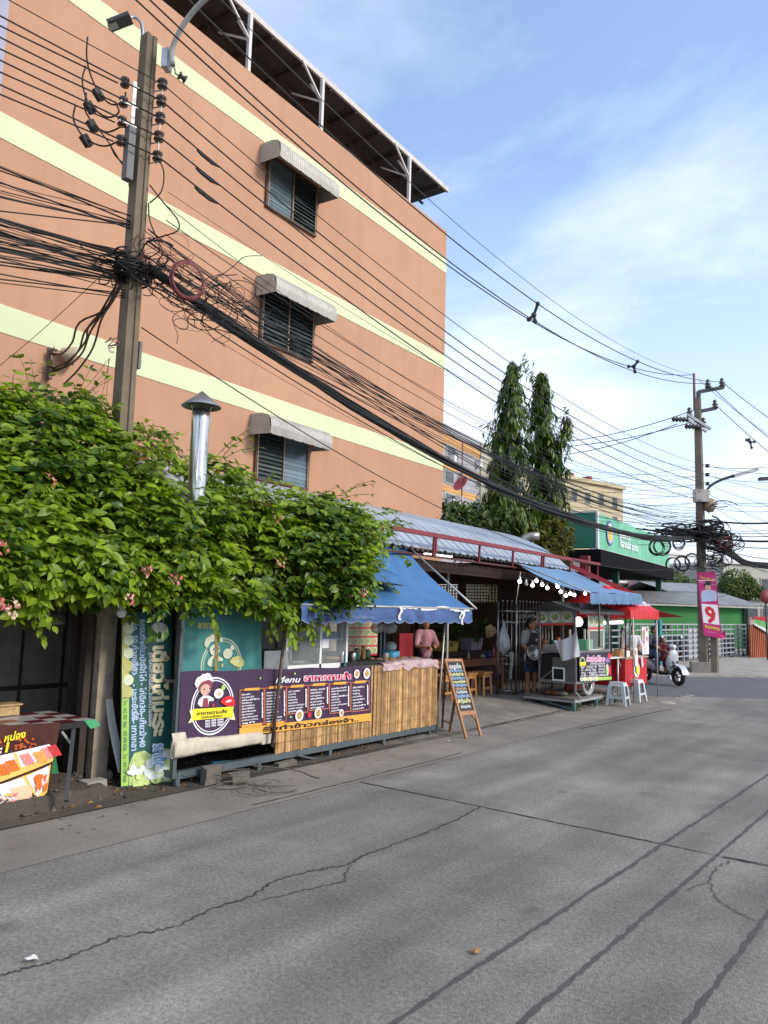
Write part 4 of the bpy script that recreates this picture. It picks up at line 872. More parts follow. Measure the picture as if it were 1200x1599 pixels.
# ---------------------------------------------------------------- the near food stall
random.seed(3)
XF = -6.3
SLOT = mat('slotted_angle', (0.10, 0.125, 0.135), 0.55, var=0.3, metal=0.4, dirt=0.4, dirtcol=(0.12, 0.07, 0.04))
BAMB = mat('bamboo_split', (0.40, 0.235, 0.095), 0.55, var=0.5, scale=7, island=0.5, dirt=0.6, dirtcol=(0.16, 0.085, 0.03), streak=2)
WOODD = mat('dark_wood', (0.11, 0.055, 0.025), 0.55, var=0.4, scale=6)
WOODO = mat('orange_wood', (0.42, 0.19, 0.06), 0.5, var=0.3, scale=5)
WOODR = mat('red_brown_wood', (0.20, 0.07, 0.025), 0.45, var=0.3, scale=5)
PURP = mat('purple_vinyl', (0.055, 0.028, 0.065), 0.38, var=0.2, scale=2.5, bump=0.25, bscale=4)
ORAN = mat('orange_vinyl', (0.75, 0.36, 0.06), 0.45, var=0.08)
TEAL = mat('teal_board', (0.045, 0.20, 0.19), 0.5, var=0.15, scale=2, dirt=0.3, dirtcol=(0.03, 0.11, 0.10), streak=1)
FADED = mat('faded_print', (0.52, 0.55, 0.42), 0.6, var=0.2, scale=8); FADEY = mat('faded_yellow', (0.5, 0.48, 0.16), 0.6, var=0.2)
DGREEN = mat('green_print', (0.012, 0.10, 0.085), 0.4, var=0.25, scale=1.5); LGREEN = mat('lime_print', (0.36, 0.58, 0.10), 0.45, var=0.2, scale=3); CREAM = mat('cream_print', (0.83, 0.72, 0.42), 0.5, var=0.05); LAVB = mat('lavender_print', (0.46, 0.58, 0.78), 0.5, var=0.08); BLUP = mat('blue_print', (0.08, 0.32, 0.66), 0.5, var=0.05)
CABB = mat('cabbage_print', (0.52, 0.62, 0.22), 0.5, var=0.45, scale=14); CABB2 = mat('pale_leaf_print', (0.70, 0.76, 0.55), 0.5, var=0.3, scale=16)
TARPW = mat('white_tarp', (0.52, 0.46, 0.37), 0.7, var=0.2, scale=5, dirt=0.5, dirtcol=(0.35, 0.27, 0.18), bump=0.4, bscale=12)
STEELB = mat('brushed_steel', (0.48, 0.48, 0.47), 0.3, var=0.2, scale=6, metal=0.85)
WFRAME = mat('white_frame', (0.72, 0.72, 0.7), 0.45, var=0.08)
GLASS = glassmat('cabinet_glass', (0.5, 0.55, 0.55), 0.16)
BLUET = mat('blue_tarp', (0.05, 0.155, 0.34), 0.5, var=0.22, scale=1.5, dirt=0.35, dirtcol=(0.11, 0.25, 0.45), bump=0.3, bscale=6, streak=1)
BLUED = mat('blue_valance', (0.045, 0.09, 0.235), 0.5, var=0.35, scale=5, dirt=0.3, dirtcol=(0.2, 0.25, 0.4))
def F(u, v, x=XF): return onX(u, v, x)
def Y_(u, v, x=XF): return onX(u, v, x).y
yL, yR = G(271, 1230).y, Y_(681, 1132); z0 = F(600, 1150).z
z0 = (F(681, 1135).z+F(440, 1172).z)/2; zt = F(681, 1032).z
ct = thing('stall_counter', 'long food stall counter faced with split bamboo on a slotted steel frame', 'stall counter', (XF-.4, (yL+yR)/2, 0))
mb = MB()
mb.beam((XF, yL, z0-.03), (XF, yR, z0-.03), .012, .07); mb.beam((XF-.03, yL, z0), (XF-.03, yR, z0), .06, .01); mb.beam((XF-.85, yL, z0-.03), (XF-.85, yR, z0-.03), .04, .05)
mb.beam((XF, yR, z0-.03), (XF-.85, yR, z0-.03), .04, .06); mb.beam((XF, yL, z0-.03), (XF-.85, yL, z0-.03), .04, .06)
mb.beam((XF, yR-.5, z0-.04), (XF-.1, yR-.03, .06), .04, .03); mb.beam((XF, yL+.05, .12), (XF, yL+.42, z0-.06), .035, .02); mb.beam((XF, Y_(513, 1180)-.55, z0-.05), (XF, Y_(513, 1180), z0-.2), .04, .02)
fr = mb.build('frame', SLOT, ct)
for (u, v) in ((271, 1230), (403, 1205), (513, 1182), (604, 1166), (680, 1152)):
    p = G(u, v); MB().bb(XF-.03, XF+.012, p.y-.025, p.y+.025, HZ(XF, p.y)-.02, z0-.05).build('leg', SLOT, ct)
for y in (yL+.1, yR-.05): MB().bb(XF-.87, XF-.83, y-.03, y+.03, HZ(XF-.85, y)-.02, z0-.05).build('leg', SLOT, ct)
mb = MB(); y = Y_(430, 1168)
while y < yR:
    wd = random.uniform(.018, .05); mb.bb(XF-.012, XF+random.uniform(.002, .012), y, y+wd-.003, z0+random.uniform(-.0, .012), zt-random.uniform(0, .02)); y += wd+(random.random() < .12)*random.uniform(.004, .014)
for z in (z0+.12, z0+.42, zt-.1): mb.tube([(XF+.014, Y_(430, 1168), z), (XF+.014, yR, z+.01)], .0025, 3)
mb.build('bamboo_front', BAMB, ct)
mb = MB(); mb.bb(XF-.85, XF-.02, Y_(540, 1040), yR, zt-.03, zt); mb.bb(XF-.85, XF-.03, yL, Y_(540, 1040), zt-.06, zt-.03); mb.build('counter_top', mat('steel_top', (0.12, 0.115, 0.11), 0.4, var=0.4, scale=5, metal=0.5), ct)
# tall slotted posts of the stall frame
for (ut, vt, ub, vb, x) in ((284, 930, 271, 1228, XF+.01), (410, 940, 403, 1050, XF-.1), (594, 960, 594, 1040, XF-.8), (600, 965, 600, 1030, XF-.9)):
    p = F(ub, vb, x); mb = MB(); zz = p.z if vb < 1100 else 0.1
    mb.bb(x-.004, x+.004, p.y-.022, p.y+.022, zz, 2.1); mb.bb(x-.045, x, p.y-.022, p.y-.016, zz, 2.1); 
    mk_ = tag(mb.build('slotted_post', SLOT), {271: 'slotted blue grey angle post between the green sign and the teal board', 403: 'slotted angle post right of the teal chef board', 594: 'left one of two grey posts rising behind the wok counter', 600: 'right one of two grey posts rising behind the wok counter'}[ub], 'post')
# menu banner
bn = thing('menu_banner', 'purple menu banner with a chef emblem and an orange strip on the bamboo counter', 'banner', F(430, 1150, XF+.03))
XB = XF+.024
def Q(u, v, d=0): return onX(u, v, XB+d)
mb = MB()
cor = [Q(278.5, 1158), Q(580, 1125.5), Q(581, 1040.5), Q(283.5, 1049)]
def bfn(i, j):
    p = cor[0].lerp(cor[1], i).lerp(cor[3].lerp(cor[2], i), j); w_ = 0.006*math.sin(i*17+j*3)*(1-j)*(1-i)
    return p+V((w_-.004, 0, 0.006*math.sin(i*23)*j))
mb.grid(bfn, 48, 8); mb.build('vinyl_sheet', PURP, bn)
mb = MB(); mb.mk(0); mb.poly([Q(374, 1149.2, .004), Q(580, 1125.4, .004), Q(580, 1113.5, .004), Q(374.5, 1137, .004)]); mb.build('orange_strip', ORAN, bn)
def wtext(mb, s, u, v, px, d=.008, bold=.02, al='LEFT', shear=0, slope=0.0, x=XB, u1=None, v1=None):
    """writing on the vertical plane x: baseline at pixel row v, letter height px rows"""
    p = onX(u, v, x+d); q = onX(u, v-px, x+d); r = V((0, 1, slope)) if v1 is None else (onX(u1, v1, x+d)-p)
    text_mb(mb, s, p, r, UP, (q.z-p.z)*1.38, al, bold, shear, 0, (r.length if v1 is not None else abs(onX(u1, v, x).y-onX(u, v, x).y)) if u1 else None)
def disc(mb, u, v, r, d=.006, sq=1.0, x=XB, n=24):
    p = onX(u, v, x+d); R = abs(onX(u, v-r, x).z-p.z); mb.poly([p+V((0, R*sq*math.cos(2*math.pi*i/n), R*math.sin(2*math.pi*i/n))) for i in range(n)])
def ring(mb, u, v, r, wd, d=.006, x=XB, n=40, sq=1):
    p = onX(u, v, x+d); R = abs(onX(u, v-r, x).z-p.z); k = (r-wd)/r
    for i in range(n):
        a, b_ = 2*math.pi*i/n, 2*math.pi*(i+1)/n; A, B_ = V((0, math.cos(a)*sq, math.sin(a))), V((0, math.cos(b_)*sq, math.sin(b_))); mb.quad(p+A*R, p+B_*R, p+B_*R*k, p+A*R*k)
def z1(x, y): return 270+x/7.059, 960+y/7.059
def zq(x, y): return 360+x/5, 1030+y/5
def pgon(mb, pts, d=.006, x=XB): mb.poly([onX(u, v, x+d) for u, v in pts])
def chef(mb, f, x, sc=1.0, faded=False):
    # mats: 0 white 1 skin 2 maroon 3 red 4 dark 5 lime
    P = lambda a, b_: f(a, b_)
    mb.mk(0); disc(mb, *P(300, 745), 9.4*sc, .009, 1.0, x); disc(mb, *P(380, 700), 8.5*sc, .009, 1.1, x); pgon(mb, [P(a, b_) for a, b_ in ((260, 800), (240, 760), (330, 650), (445, 690), (450, 740), (300, 790))], .010, x)
    mb.mk(2); pgon(mb, [P(a, b_) for a, b_ in ((280, 800), (320, 740), (400, 715), (440, 740), (435, 800), (300, 840))], .011, x)
    mb.mk(1); disc(mb, *P(362, 826), 9.0*sc, .012, 1.15, x); mb.mk(4); disc(mb, *P(350, 820), 1.7*sc, .014, 1, x, 10); disc(mb, *P(408, 812), 1.6*sc, .014, 1, x, 10); mb.mk(3); disc(mb, *P(390, 852), 1.3*sc, .014, 1, x, 8)
    mb.mk(0); pgon(mb, [P(a, b_) for a, b_ in ((335, 890), (395, 890), (455, 920), (450, 950), (400, 950), (395, 1010), (310, 1015), (275, 985), (285, 940))], .010, x)
    mb.mk(2); pgon(mb, [P(a, b_) for a, b_ in ((340, 920), (385, 915), (398, 1015), (325, 1018))], .012, x)
    mb.mk(0); disc(mb, *P(508, 868), 8.0*sc, .012, 1.25, x); mb.mk(1); disc(mb, *P(515, 872), 3.6*sc, .014, 1.4, x, 14)
    mb.mk(3); pgon(mb, [P(a, b_) for a, b_ in ((525, 960), (560, 915), (620, 890), (665, 905), (690, 950), (685, 1000), (640, 1022), (580, 1000))], .010, x); mb.mk(0); pgon(mb, [P(a, b_) for a, b_ in ((575, 965), (620, 935), (655, 940), (630, 962))], .012, x)
    mb.mk(5); disc(mb, *P(560, 800), 4.4*sc, .010, 1, x, 16)
    mb.mk(3); pgon(mb, [P(a, b_) for a, b_ in ((430, 1010), (445, 975), (460, 985), (450, 1015))], .010, x)
em = MB(); em.mk(0); ring(em, *z1(443, 1005), 45, 2.4, .006, sq=.97); ring(em, *z1(443, 1005), 40.5, 1.6, .006, sq=.97)
chef(em, z1, XB)
em.build('chef_emblem', [WHT, SKINP, mat('maroon_print', (0.26, 0.05, 0.07), 0.5, var=0), RED, INK, LGREEN], bn)
mb = MB(); mb.mk(1); pgon(mb, [z1(a, b_) for a, b_ in ((170, 1195), (205, 1130), (185, 1055), (230, 1045), (225, 1180))], .013); pgon(mb, [z1(a, b_) for a, b_ in ((655, 1020), (675, 1090), (690, 1160), (600, 1150), (655, 1130))], .013)
mb.mk(0); pgon(mb, [z1(a, b_) for a, b_ in ((228, 1040), (665, 1012), (668, 1125), (212, 1165))], .016); mb.build('ribbon', [mat('strong_yellow', (0.85, 0.72, 0.03), 0.45, var=0.05), CREAM], bn)
mb = MB(); wtext(mb, 'อาหารตามสั่ง', *z1(262, 1108), 5.2, .021, .02, u1=z1(598, 0)[0], v1=z1(0, 1080)[1]); wtext(mb, '(ดอนเมือง)', *z1(315, 1142), 3.6, .021, .015, u1=z1(540, 0)[0], v1=z1(0, 1124)[1])
wtext(mb, 'รับทำข้าวกล่องจ้า..', *zq(250, 562), 6.4, .011, .03, u1=zq(1005, 0)[0], v1=zq(0, 478)[1]); mb.build('black_lettering', INK, bn)
mb = MB()
for i, s in enumerate(('095 098 4586', '062 783 3866', '062 783 3866')): wtext(mb, s, *z1(358, 1185+29*i), 3.2, .010, .03, u1=z1(560, 0)[0])
wtext(mb, 'Menu', *zq(345, 182), 10.0, .010, .015, shear=.35, slope=.0, u1=zq(545, 0)[0], v1=zq(0, 176)[1])
mb.build('white_lettering', WHT, bn)
mb = MB(); mb.mk(0); wtext(mb, 'อาหารตามสั่ง', *zq(572, 168), 9.8, .008, .075, slope=.0, u1=zq(953, 0)[0], v1=zq(0, 150)[1]); mb.mk(1); wtext(mb, 'อาหารตามสั่ง', *zq(577, 168), 9.8, .012, .02, slope=.0, u1=zq(949, 0)[0], v1=zq(0, 150)[1]); mb.build('headline', [WHT, mat('crimson_print', (0.62, 0.02, 0.10), 0.45, var=0)], bn)
mb = MB(); mt = MB(); words_ = ['ข้าวผัดหมู', 'กะเพราไก่', 'คะน้าหมูกรอบ', 'ผัดซีอิ๊ว', 'ราดหน้า', 'สุกี้', 'ไข่เจียว', 'ผัดพริกแกง', 'กระเทียม', 'ต้มยำ', 'แกงจืด', 'ผัดผัก']
for (x0, x1, y0, y1, n) in ((75, 262, 232, 512, 11), (270, 434, 217, 497, 11), (440, 603, 208, 420, 8), (612, 770, 195, 392, 7), (775, 935, 185, 415, 9), (942, 1084, 175, 402, 8)):
    tl, tr, bl, br = zq(x0, y0+6), zq(x1, y0-8), zq(x0, y1+6), zq(x1, y1-12)
    mb.mk(1)
    for a, b_ in ((tl, tr), (tr, br), (br, bl), (bl, tl)): mb.beam(Q(*a, .006), Q(*b_, .006), .004, .009)
    cx_, cy_ = (tl[0]+tr[0])/2, (tl[1]+tr[1])/2; hw = (tr[0]-tl[0])*.33
    mb.mk(0); pgon(mb, [(cx_-hw, cy_+2.6), (cx_+hw*.9, cy_+1.6), (cx_+hw, cy_-2.6), (cx_-hw*.85, cy_-1.4)], .012)
    for i in range(n):
        f = (i+1.0)/(n+.6); u = tl[0]+2.5+(bl[0]-tl[0])*f; v = tl[1]+4+(bl[1]-tl[1]-4)*f
        wtext(mt, random.choice(words_)+(' '+random.choice(words_) if random.random() < .35 else ''), u, v, 2.2, .009, .03, slope=.0, u1=u+(tr[0]-tl[0])*random.uniform(.35, .8))
    if n > 10:
        mb.mk(0); pgon(mb, [(bl[0]+3, bl[1]+3.0), (br[0]-3, br[1]+2.5), (br[0]-3, br[1]-1.5), (bl[0]+3, bl[1]-1.5)], .012)
    mb.mk(2)
    for i in range(6):
        f = (i+.8)/7; u, v = tr[0]-2.2, tr[1]+4+(br[1]-tr[1]-8)*f; pgon(mb, [(u-.9, v+(br[1]-tr[1])/18), (u+.9, v+(br[1]-tr[1])/18), (u+1.1-random.random(), v-(br[1]-tr[1])/18), (u-1, v-(br[1]-tr[1])/18)], .009)
mb.build('menu_panel', [ORAN, mat('coral_print', (0.55, 0.17, 0.09), 0.5, var=0), WHT], bn); mt.build('menu_list', WHT, bn)
mb = MB()
for x, y, r in ((988, 112, 7.2), (1066, 108, 8.6), (540, 436, 9.6), (686, 418, 8.8), (868, 416, 6.0)):
    mb.mk(0); disc(mb, *zq(x, y), r, .013); mb.mk(1); disc(mb, *zq(x+2, y), r*.66, .015); mb.mk(2)
    for k in range(5): disc(mb, *zq(x+random.uniform(-15, 15), y+random.uniform(-15, 15)), r*.17, .017, 1, n=6)
mb.mk(3); disc(mb, *zq(618, 432), 4.6, .014); mb.mk(2); disc(mb, *zq(472, 448), 1.9, .013, 1.6, n=8); disc(mb, *zq(505, 110), 2, .013, 1.3, n=8); disc(mb, *zq(235, 145), 2, .013, 1.0, n=8)
mb.build('dish_picture', [WHT, mat('curry_print', (0.55, 0.27, 0.13), 0.5, var=0.4, scale=40), LGREEN, RED], bn)
# teal board with a faded emblem
tb = thing('teal_board', 'faded teal board with a pale chef emblem standing behind the purple banner', 'sign board', F(346, 1050, XF-.08)); XT = XF-.06
mb = MB(); mb.slab([F(284, 1060, XT), F(409, 1052, XT), F(408, 935, XT), F(289, 940, XT)], (-.02, 0, 0)); mb.build('panel', TEAL, tb)
em = MB(); em.mk(0); ring(em, 346.5, 1039, 43, 2.2, .004, XT, sq=.97); ring(em, 346.5, 1039, 38.5, 1.4, .004, XT, sq=.97); mb2 = lambda a, b_: z1(a+97, b_-440)
chef(em, lambda a, b_: z1(a*0.98+110, b_-440), XT); em.build('faded_emblem', [FADED, FADED, TEAL, FADEY, mat('dark_teal_print', (0.03, 0.13, 0.12), 0.5, var=0), FADED], tb)  # darker teal print for the eyes
mb = MB(); wtext(mb, 'อาหาร', 309, 981, 10, .005, .05, x=XT); mb.build('faded_lettering', FADEY, tb)
mb = MB(); pgon(mb, [(335, 1050), (341, 1050), (342, 972), (337, 972)], .016, XT); mb.build('stain', mat('brown_stain', (0.24, 0.17, 0.06), 0.7, var=0.4, scale=10), tb)
# tall green noodle sign, writing turned to read downwards
sg_ = thing('noodle_sign', 'tall dark green noodle sign with sideways yellow lettering leaning by the stall post', 'sign', G(229, 1228))
bl, br = G(189, 1231, .02), G(268, 1222, .02); tl = onX(191, 955, bl.x-.22); tr = onX(268, 955, br.x-.22)
SP = Plane(bl, br, tl, tr)
mb = MB(); mb.slab([bl, br, tr, tl], SP.n*-.03); mb.build('board', DGREEN, sg_)
def st(mb, s, a, b, hgt, bold=.02, d=.004, al='LEFT', b1=None):
    """letters stand on a baseline that runs down the board"""
    p = SP.p(a, b, d); dn = (SP.p(a, b-.1)-SP.p(a, b)).normalized(); text_mb(mb, s, p, dn, dn.cross(SP.n)*-1, hgt, al, bold, 0, 0, (SP.p(a, b)-SP.p(a, b1)).length if b1 is not None else None)
mb = MB(); mb.mk(0); SP.rect(mb, .005, .145, .01, .495, .003); mb.mk(1); SP.rect(mb, .005, .14, .5, .93, .003); mb.mk(2)
for i, b in enumerate((.53, .60, .68, .755, .83, .895, .945)): mb.mk(1 if i in (0, 2) else 2); SP.disc(mb, .13, b, .10, .032, .005+.0007*i, 16)
mb.mk(3)
for k in range(30):
    a, b = random.uniform(.2, .95), random.uniform(.02, .17)
    if a < .5 and b > .15: continue
    mb.mk(random.choice((3, 4))); SP.disc(mb, a, b, random.uniform(.05, .13), random.uniform(.015, .035), .004+.0008*k, 10)
mb.mk(3); SP.shape(mb, [(.16, .01), (.99, .01), (.99, .19), (.8, .2), (.6, .165), (.45, .195), (.25, .185), (.15, .12)], .0035)
mb.mk(4); SP.disc(mb, .74, .875, .2, .06, .006, 18); mb.mk(5); SP.shape(mb, [(.5, .93), (.72, .86), (.66, .82), (.5, .86)], .008)
mb.build('picture', [LGREEN, FADEY, CABB2, CABB, mat('white_leaf_print', (0.72, 0.76, 0.7), 0.5, var=0.3, scale=20), mat('leaf_print', (0.1, 0.22, 0.03), 0.5, var=0.3, scale=20)], sg_)
W_ = SP.w
mb = MB(); st(mb, 'เตี๋ยวไก่มะระ', .625, .80, W_*.36, .05, .007, b1=.275); mb.build('lettering', CREAM, sg_)
mb = MB(); mb.mk(0); st(mb, 'รสเด็ด', .63, .225, W_*.30, .10, .020, b1=.095); mb.mk(1); st(mb, 'รสเด็ด', .63, .223, W_*.30, .01, .024, b1=.097); mb.build('lettering', [WHT, BLUP], sg_)
mb = MB(); st(mb, '(การค้นคำเครื่อง...ของความอร่อย', .535, .755, W_*.125, .015, .007, b1=.33); mb.build('lettering', WHT, sg_)
mb = MB()
for a, rows in ((.355, (('ธรรมดา', .955), ('พิเศษ', .86), ('ข้าวมันไก่', .80), ('50', .695), ('ไก่', .63), ('- ไก่ฉีก', .58), ('30.-', .455), ('- เกี๊ยว', .41), ('น้ำ', .305), ('40', .26))), (.20, (('เล็ก', .955), ('50.-', .86), ('ก๋วยเตี๋ยว', .80), ('60.-', .695), ('- มะระยัดไส้', .575), ('50.-', .42), ('- เกาเหลา', .37)))):
    for s, b in rows: st(mb, s, a, b, W_*.155, .03, .007)
mb.build('price_list', LAVB, sg_)
mb = MB(); st(mb, 'โทร : 062 783 3866 , 095 098 4586 , โทร : 099 098 4686', .035, .485, W_*.10, .01, .006, b1=.03); mb.build('phone_line', mat('dark_green_ink', (0.03, 0.16, 0.06), 0.5, var=0), sg_)
# rolled tarpaulin lying along the frame
mb = MB(); A_, B_ = F(271, 1170, XF+.03), F(407, 1152, XF+.03)
def roll(i, j):
    p = A_.lerp(B_, i); t = j*2*math.pi; r = .072+.012*noise.noise((i*4, math.cos(t)*1.5, math.sin(t)*1.5))+.007*noise.noise((i*22, t*2.2, 3))+.006*abs(math.sin(t*2+i*9))
    sg = 1 if math.sin(t) > 0 else -1; return p+V((math.cos(t)*r*.55, 0.01*math.sin(t*4), sg*abs(math.sin(t))**.55*r*(1.15-.35*i)))
mb.grid(roll, 40, 18); mb.poly([roll(0, j/18) for j in range(18)]); mb.poly([roll(1, j/18) for j in range(18)][::-1])
mb.grid(lambda i, j: F(271+3*j, 1145+40*i, XF+.035)+V((.02*math.sin(i*6), -.02+.14*j, 0)), 8, 5)
tag(mb.build('rolled_tarp', TARPW), 'dirty white tarpaulin rolled up under the purple menu banner', 'tarpaulin')
mb = MB(); mb.obox((F(408, 1155, XF-.02)+F(425, 1160, XF-.02))/2+V((0, .05, .03)), (.01, 0, 0), (0, .13, 0.0), (0, 0, .055)); tag(mb.build('plastic_board', TARPW), 'small dirty white board between the rolled tarp and the bamboo', 'board')
mb = MB(); mb.tube([F(330, 1194, XF-.3), F(400, 1190, XF-.3)], .035, 10); tag(mb.build('blue_pipe', mat('blue_pvc', (0.07, 0.22, 0.3), 0.4, var=0.2)), 'blue plastic pipe lying under the stall counter', 'pipe')
p = F(448, 962, XF+.12); q = F(425, 1166, XF+.06); tag(MB().tube([p, q], .021, 8).build('prop_pole', mat('rusty_pole', (0.12, 0.085, 0.06), 0.6, var=0.4, scale=9)), 'rusty pole slanting down in front of the purple menu banner', 'pole')
# rubble under the counter
for k, (u, v, sx_, sy_, sz_, lb) in enumerate(((328, 1216, .12, .19, .17, 'broken grey concrete block lying under the stall counter'), (372, 1214, .1, .22, .10, 'low dark stone lying under the stall counter'), (447, 1190, .08, .3, .06, 'flat dark board lying under the bamboo counter'), (146, 1230, .12, .22, .12, 'grey brick lying on the kerb by the green sign'), (145, 1212, .09, .16, .10, 'loose grey brick lying on top beside the wooden planks'), (165, 1212, .07, .12, .10, 'small rough stone behind the brick at the green sign'))):
    p = G(u, v, .06); mb = MB(); vs = []
    for i in (-1, 1):
        for j in (-1, 1):
            for l in (-1, 1): vs.append(p+V((i*sx_/2*random.uniform(.75, 1.1), j*sy_/2*random.uniform(.8, 1.1), (l+1)*sz_/2*random.uniform(.85, 1.1)-.05+(.09 if k == 4 else 0))))
    mb.add(vs, [[0, 1, 3, 2], [4, 6, 7, 5], [0, 4, 5, 1], [2, 3, 7, 6], [0, 2, 6, 4], [1, 5, 7, 3]])
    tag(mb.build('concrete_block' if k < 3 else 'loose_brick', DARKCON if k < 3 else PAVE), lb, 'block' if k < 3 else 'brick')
mb = scribble(G(400, 1222, .03), 14, .35, .006, 7, .12); tag(mb.build('twigs', DARKCON), kind='stuff')
mb = MB()
for i in range(700):
    y = random.uniform(3.2, 9.2); x = random.uniform(-7.1, -6.25); z = HZ(x, y); s = random.uniform(.008, .035); mb.mk(random.choice((0, 0, 1)))
    a = rnd_dir(); b_ = a.cross(UP)*s; c_ = V((x, y, z)); mb.add([c_+b_, c_+a*s+V((0, 0, s*.7)), c_-b_, c_-V((a.x, a.y, -.3))*s], [[0, 1, 2], [0, 2, 3]])
tag(mb.build('debris', [DARKCON, LIT[0]], loc=(0, 0, 0)), kind='stuff')
# glass food cabinet and what stands on the counter
y0, y1 = Y_(446, 1046, XF-.12), Y_(540, 1036, XF-.12); xa, xb = XF-.12, XF-.62; zb, ztp = F(500, 1043, xa).z, 1.78; ym = Y_(499, 1040, xa)
cb = thing('glass_cabinet', 'white framed glass food cabinet on the counter behind the purple menu banner', 'cabinet', (xb, (y0+y1)/2, zb))
mb = MB()
for y in (y0, ym, y1):
    for x in (xa, xb): mb.bb(x-.015, x+.015, y-.018, y+.018, zb, ztp)
for z in (zb+.02, ztp):
    for x in (xa, xb): mb.bb(x-.015, x+.015, y0, y1, z-.03, z+.03)
    for y in (y0, ym, y1): mb.bb(xb, xa, y-.018, y+.018, z-.02, z+.02)
mb.build('frame', WFRAME, cb)
for (ya, yb) in ((y0, ym), (ym, y1)): MB().bb(xa-.003, xa+.003, ya+.02, yb-.02, zb+.05, ztp-.03).build('pane', GLASS, cb)
mb = MB(); mb.bb(xb+.02, xa-.02, y0, y1, zb+.0, zb+.02); mb.bb(xb+.02, xa-.05, ym, y1, zb+.33, zb+.345); mb.build('shelf', STEELB, cb)
def bottle(p, r, h, m, lab, name='bottle', cap=None):
    t = thing(name, lab, 'bottle', p); MB().lathe(p, [(r*.9, 0), (r, .01), (r, h*.6), (r*.5, h*.8), (r*.3, h*.86)], 10).build('body', m, t); MB().lathe(V(p)+UP*h*.86, [(r*.36, 0), (r*.2, h*.14), (0, h*.14)], 8).build('cap', cap or RED, t)
bottle((xa-.2, Y_(530, 1030, xa), zb+.345), .035, .2, mat('mustard_plastic', (0.5, 0.25, 0.05), 0.4, var=0.1), 'orange sauce bottle inside the glass cabinet', cap=CREAM)
t = MB().bb(xa-.3, xa-.1, ym+.12, ym+.45, zb+.345, zb+.43); tag(t.build('food_box', mat('blue_plastic', (0.03, 0.13, 0.25), 0.4, var=0.2)), 'blue plastic box on the shelf of the glass cabinet', 'box')
mb = MB(); mb.lathe((xa-.25, ym+.45, zb+.02), [(.05, 0), (.17, .05), (.19, .1), (.17, .1), (.04, .02)], 16); tag(mb.build('food_tray', mat('clay', (0.36, 0.2, 0.09), 0.6, var=0.4, scale=20)), 'brown bowl of food in the glass cabinet', 'bowl')
mb = MB(); mb.lathe((xa-.28, ym+.22, zb+.23), [(.02, 0), (.12, .03), (.14, .08), (.12, .07), (0, .02)], 16); tag(mb.build('steel_bowl', STEELB), 'steel bowl under the shelf of the glass cabinet', 'bowl')
mb = MB(); mb.bb(xa+.006, xa+.009, Y_(503, 1005, xa), Y_(513, 1005, xa), F(506, 1012, xa).z, F(506, 998, xa).z); tag(mb.build('paper_note', WHT), 'white paper note stuck on the cabinet glass', 'note')
mb = MB(); xg = XF-.1; pa, pb = F(412, 1050, xg), F(449, 1046, xg); mb.bb(xg-.35, xg, pa.y, pb.y, pa.z-.05, F(430, 1020, xg).z); mb.bb(xg-.36, xg+.01, pa.y-.01, pb.y+.01, F(430, 1020, xg).z, F(430, 1016, xg).z)
t = tag(mb.build('steel_box', STEELB), 'stainless steel box with a flat lid beside the glass cabinet', 'box')
# dark cook's station on the right of the counter
BLK = mat('sooty_iron', (0.025, 0.023, 0.022), 0.5, var=0.3, metal=0.3)
mb = MB(); yb0 = Y_(542, 1035); mb.bb(XF-.6, XF-.08, yb0, Y_(610, 1030), zt, zt+.045)
tag(mb.build('griddle', BLK), 'long black griddle plate on the bamboo counter', 'griddle')
t = thing('wok', 'black wok tilted on the griddle behind the bamboo counter', 'wok', (XF-.45, yb0+.25, zt+.1)); MB().lathe((XF-.45, yb0+.25, zt+.05), [(.03, 0), (.14, .03), (.2, .1), (.19, .1), (.13, .04), (.02, .012)], 18).build('bowl', BLK, t); MB().tube([(XF-.3, yb0+.3, zt+.14), (XF-.1, yb0+.45, zt+.2)], .012, 6).build('handle', WOODD, t)
p = F(610, 1022, XF-.5)
t = thing('blue_pot', 'light blue pot with a plastic bag on top on the bamboo counter', 'pot', (p.x, p.y, zt)); MB().lathe((p.x, p.y, zt), [(.1, 0), (.13, .02), (.14, .13), (.12, .13), (.1, .03)], 16).build('body', mat('sky_blue_enamel', (0.07, 0.33, 0.5), 0.35, var=0.1), t); MB().ball((p.x, p.y, zt+.19), .09, 10, (1, 1, .8)).build('bag', mat('milky_plastic', (0.5, 0.55, 0.55), 0.35, var=0.25, scale=20, alpha=.75), t)
for k in range(9):
    y = Y_(548, 1035)+.14*k; x = XF-.25-.3*random.random(); h = random.uniform(.06, .2); r = random.uniform(.03, .06)
    m_ = random.choice((BLK, STEELB, mat('green_cup', (0.02, 0.12, 0.08), 0.4, var=0.2), WOODO, mat('clear_jar', (0.3, 0.25, 0.2), 0.2, var=0.4)))
    tag(MB().lathe((x, y, zt+.045), [(r*.9, 0), (r, h*.2), (r, h*.8), (r*.7, h), (.001, h)], 10).build('sauce_pot', m_), 'small sauce pot or jar among those on the griddle', 'pot', 'sauce pots on the griddle')
mb = MB(); ya, yb = Y_(598, 1035), yR+.01
def clo(i, j):
    y = ya+(yb-ya)*i; t = j*1.0
    if t < .7: return V((XF-.5+.5*t/.7+.01, y, zt+.012+.02*noise.noise((y*6, t*5, 1))+(.025 if .2 < i < .9 else 0)))
    return V((XF+.018+.02*noise.noise((y*9, t*5, 2)), y, zt+.01-(t-.7)/.3*(.09+.05*noise.noise((y*7, 0, 5)))))
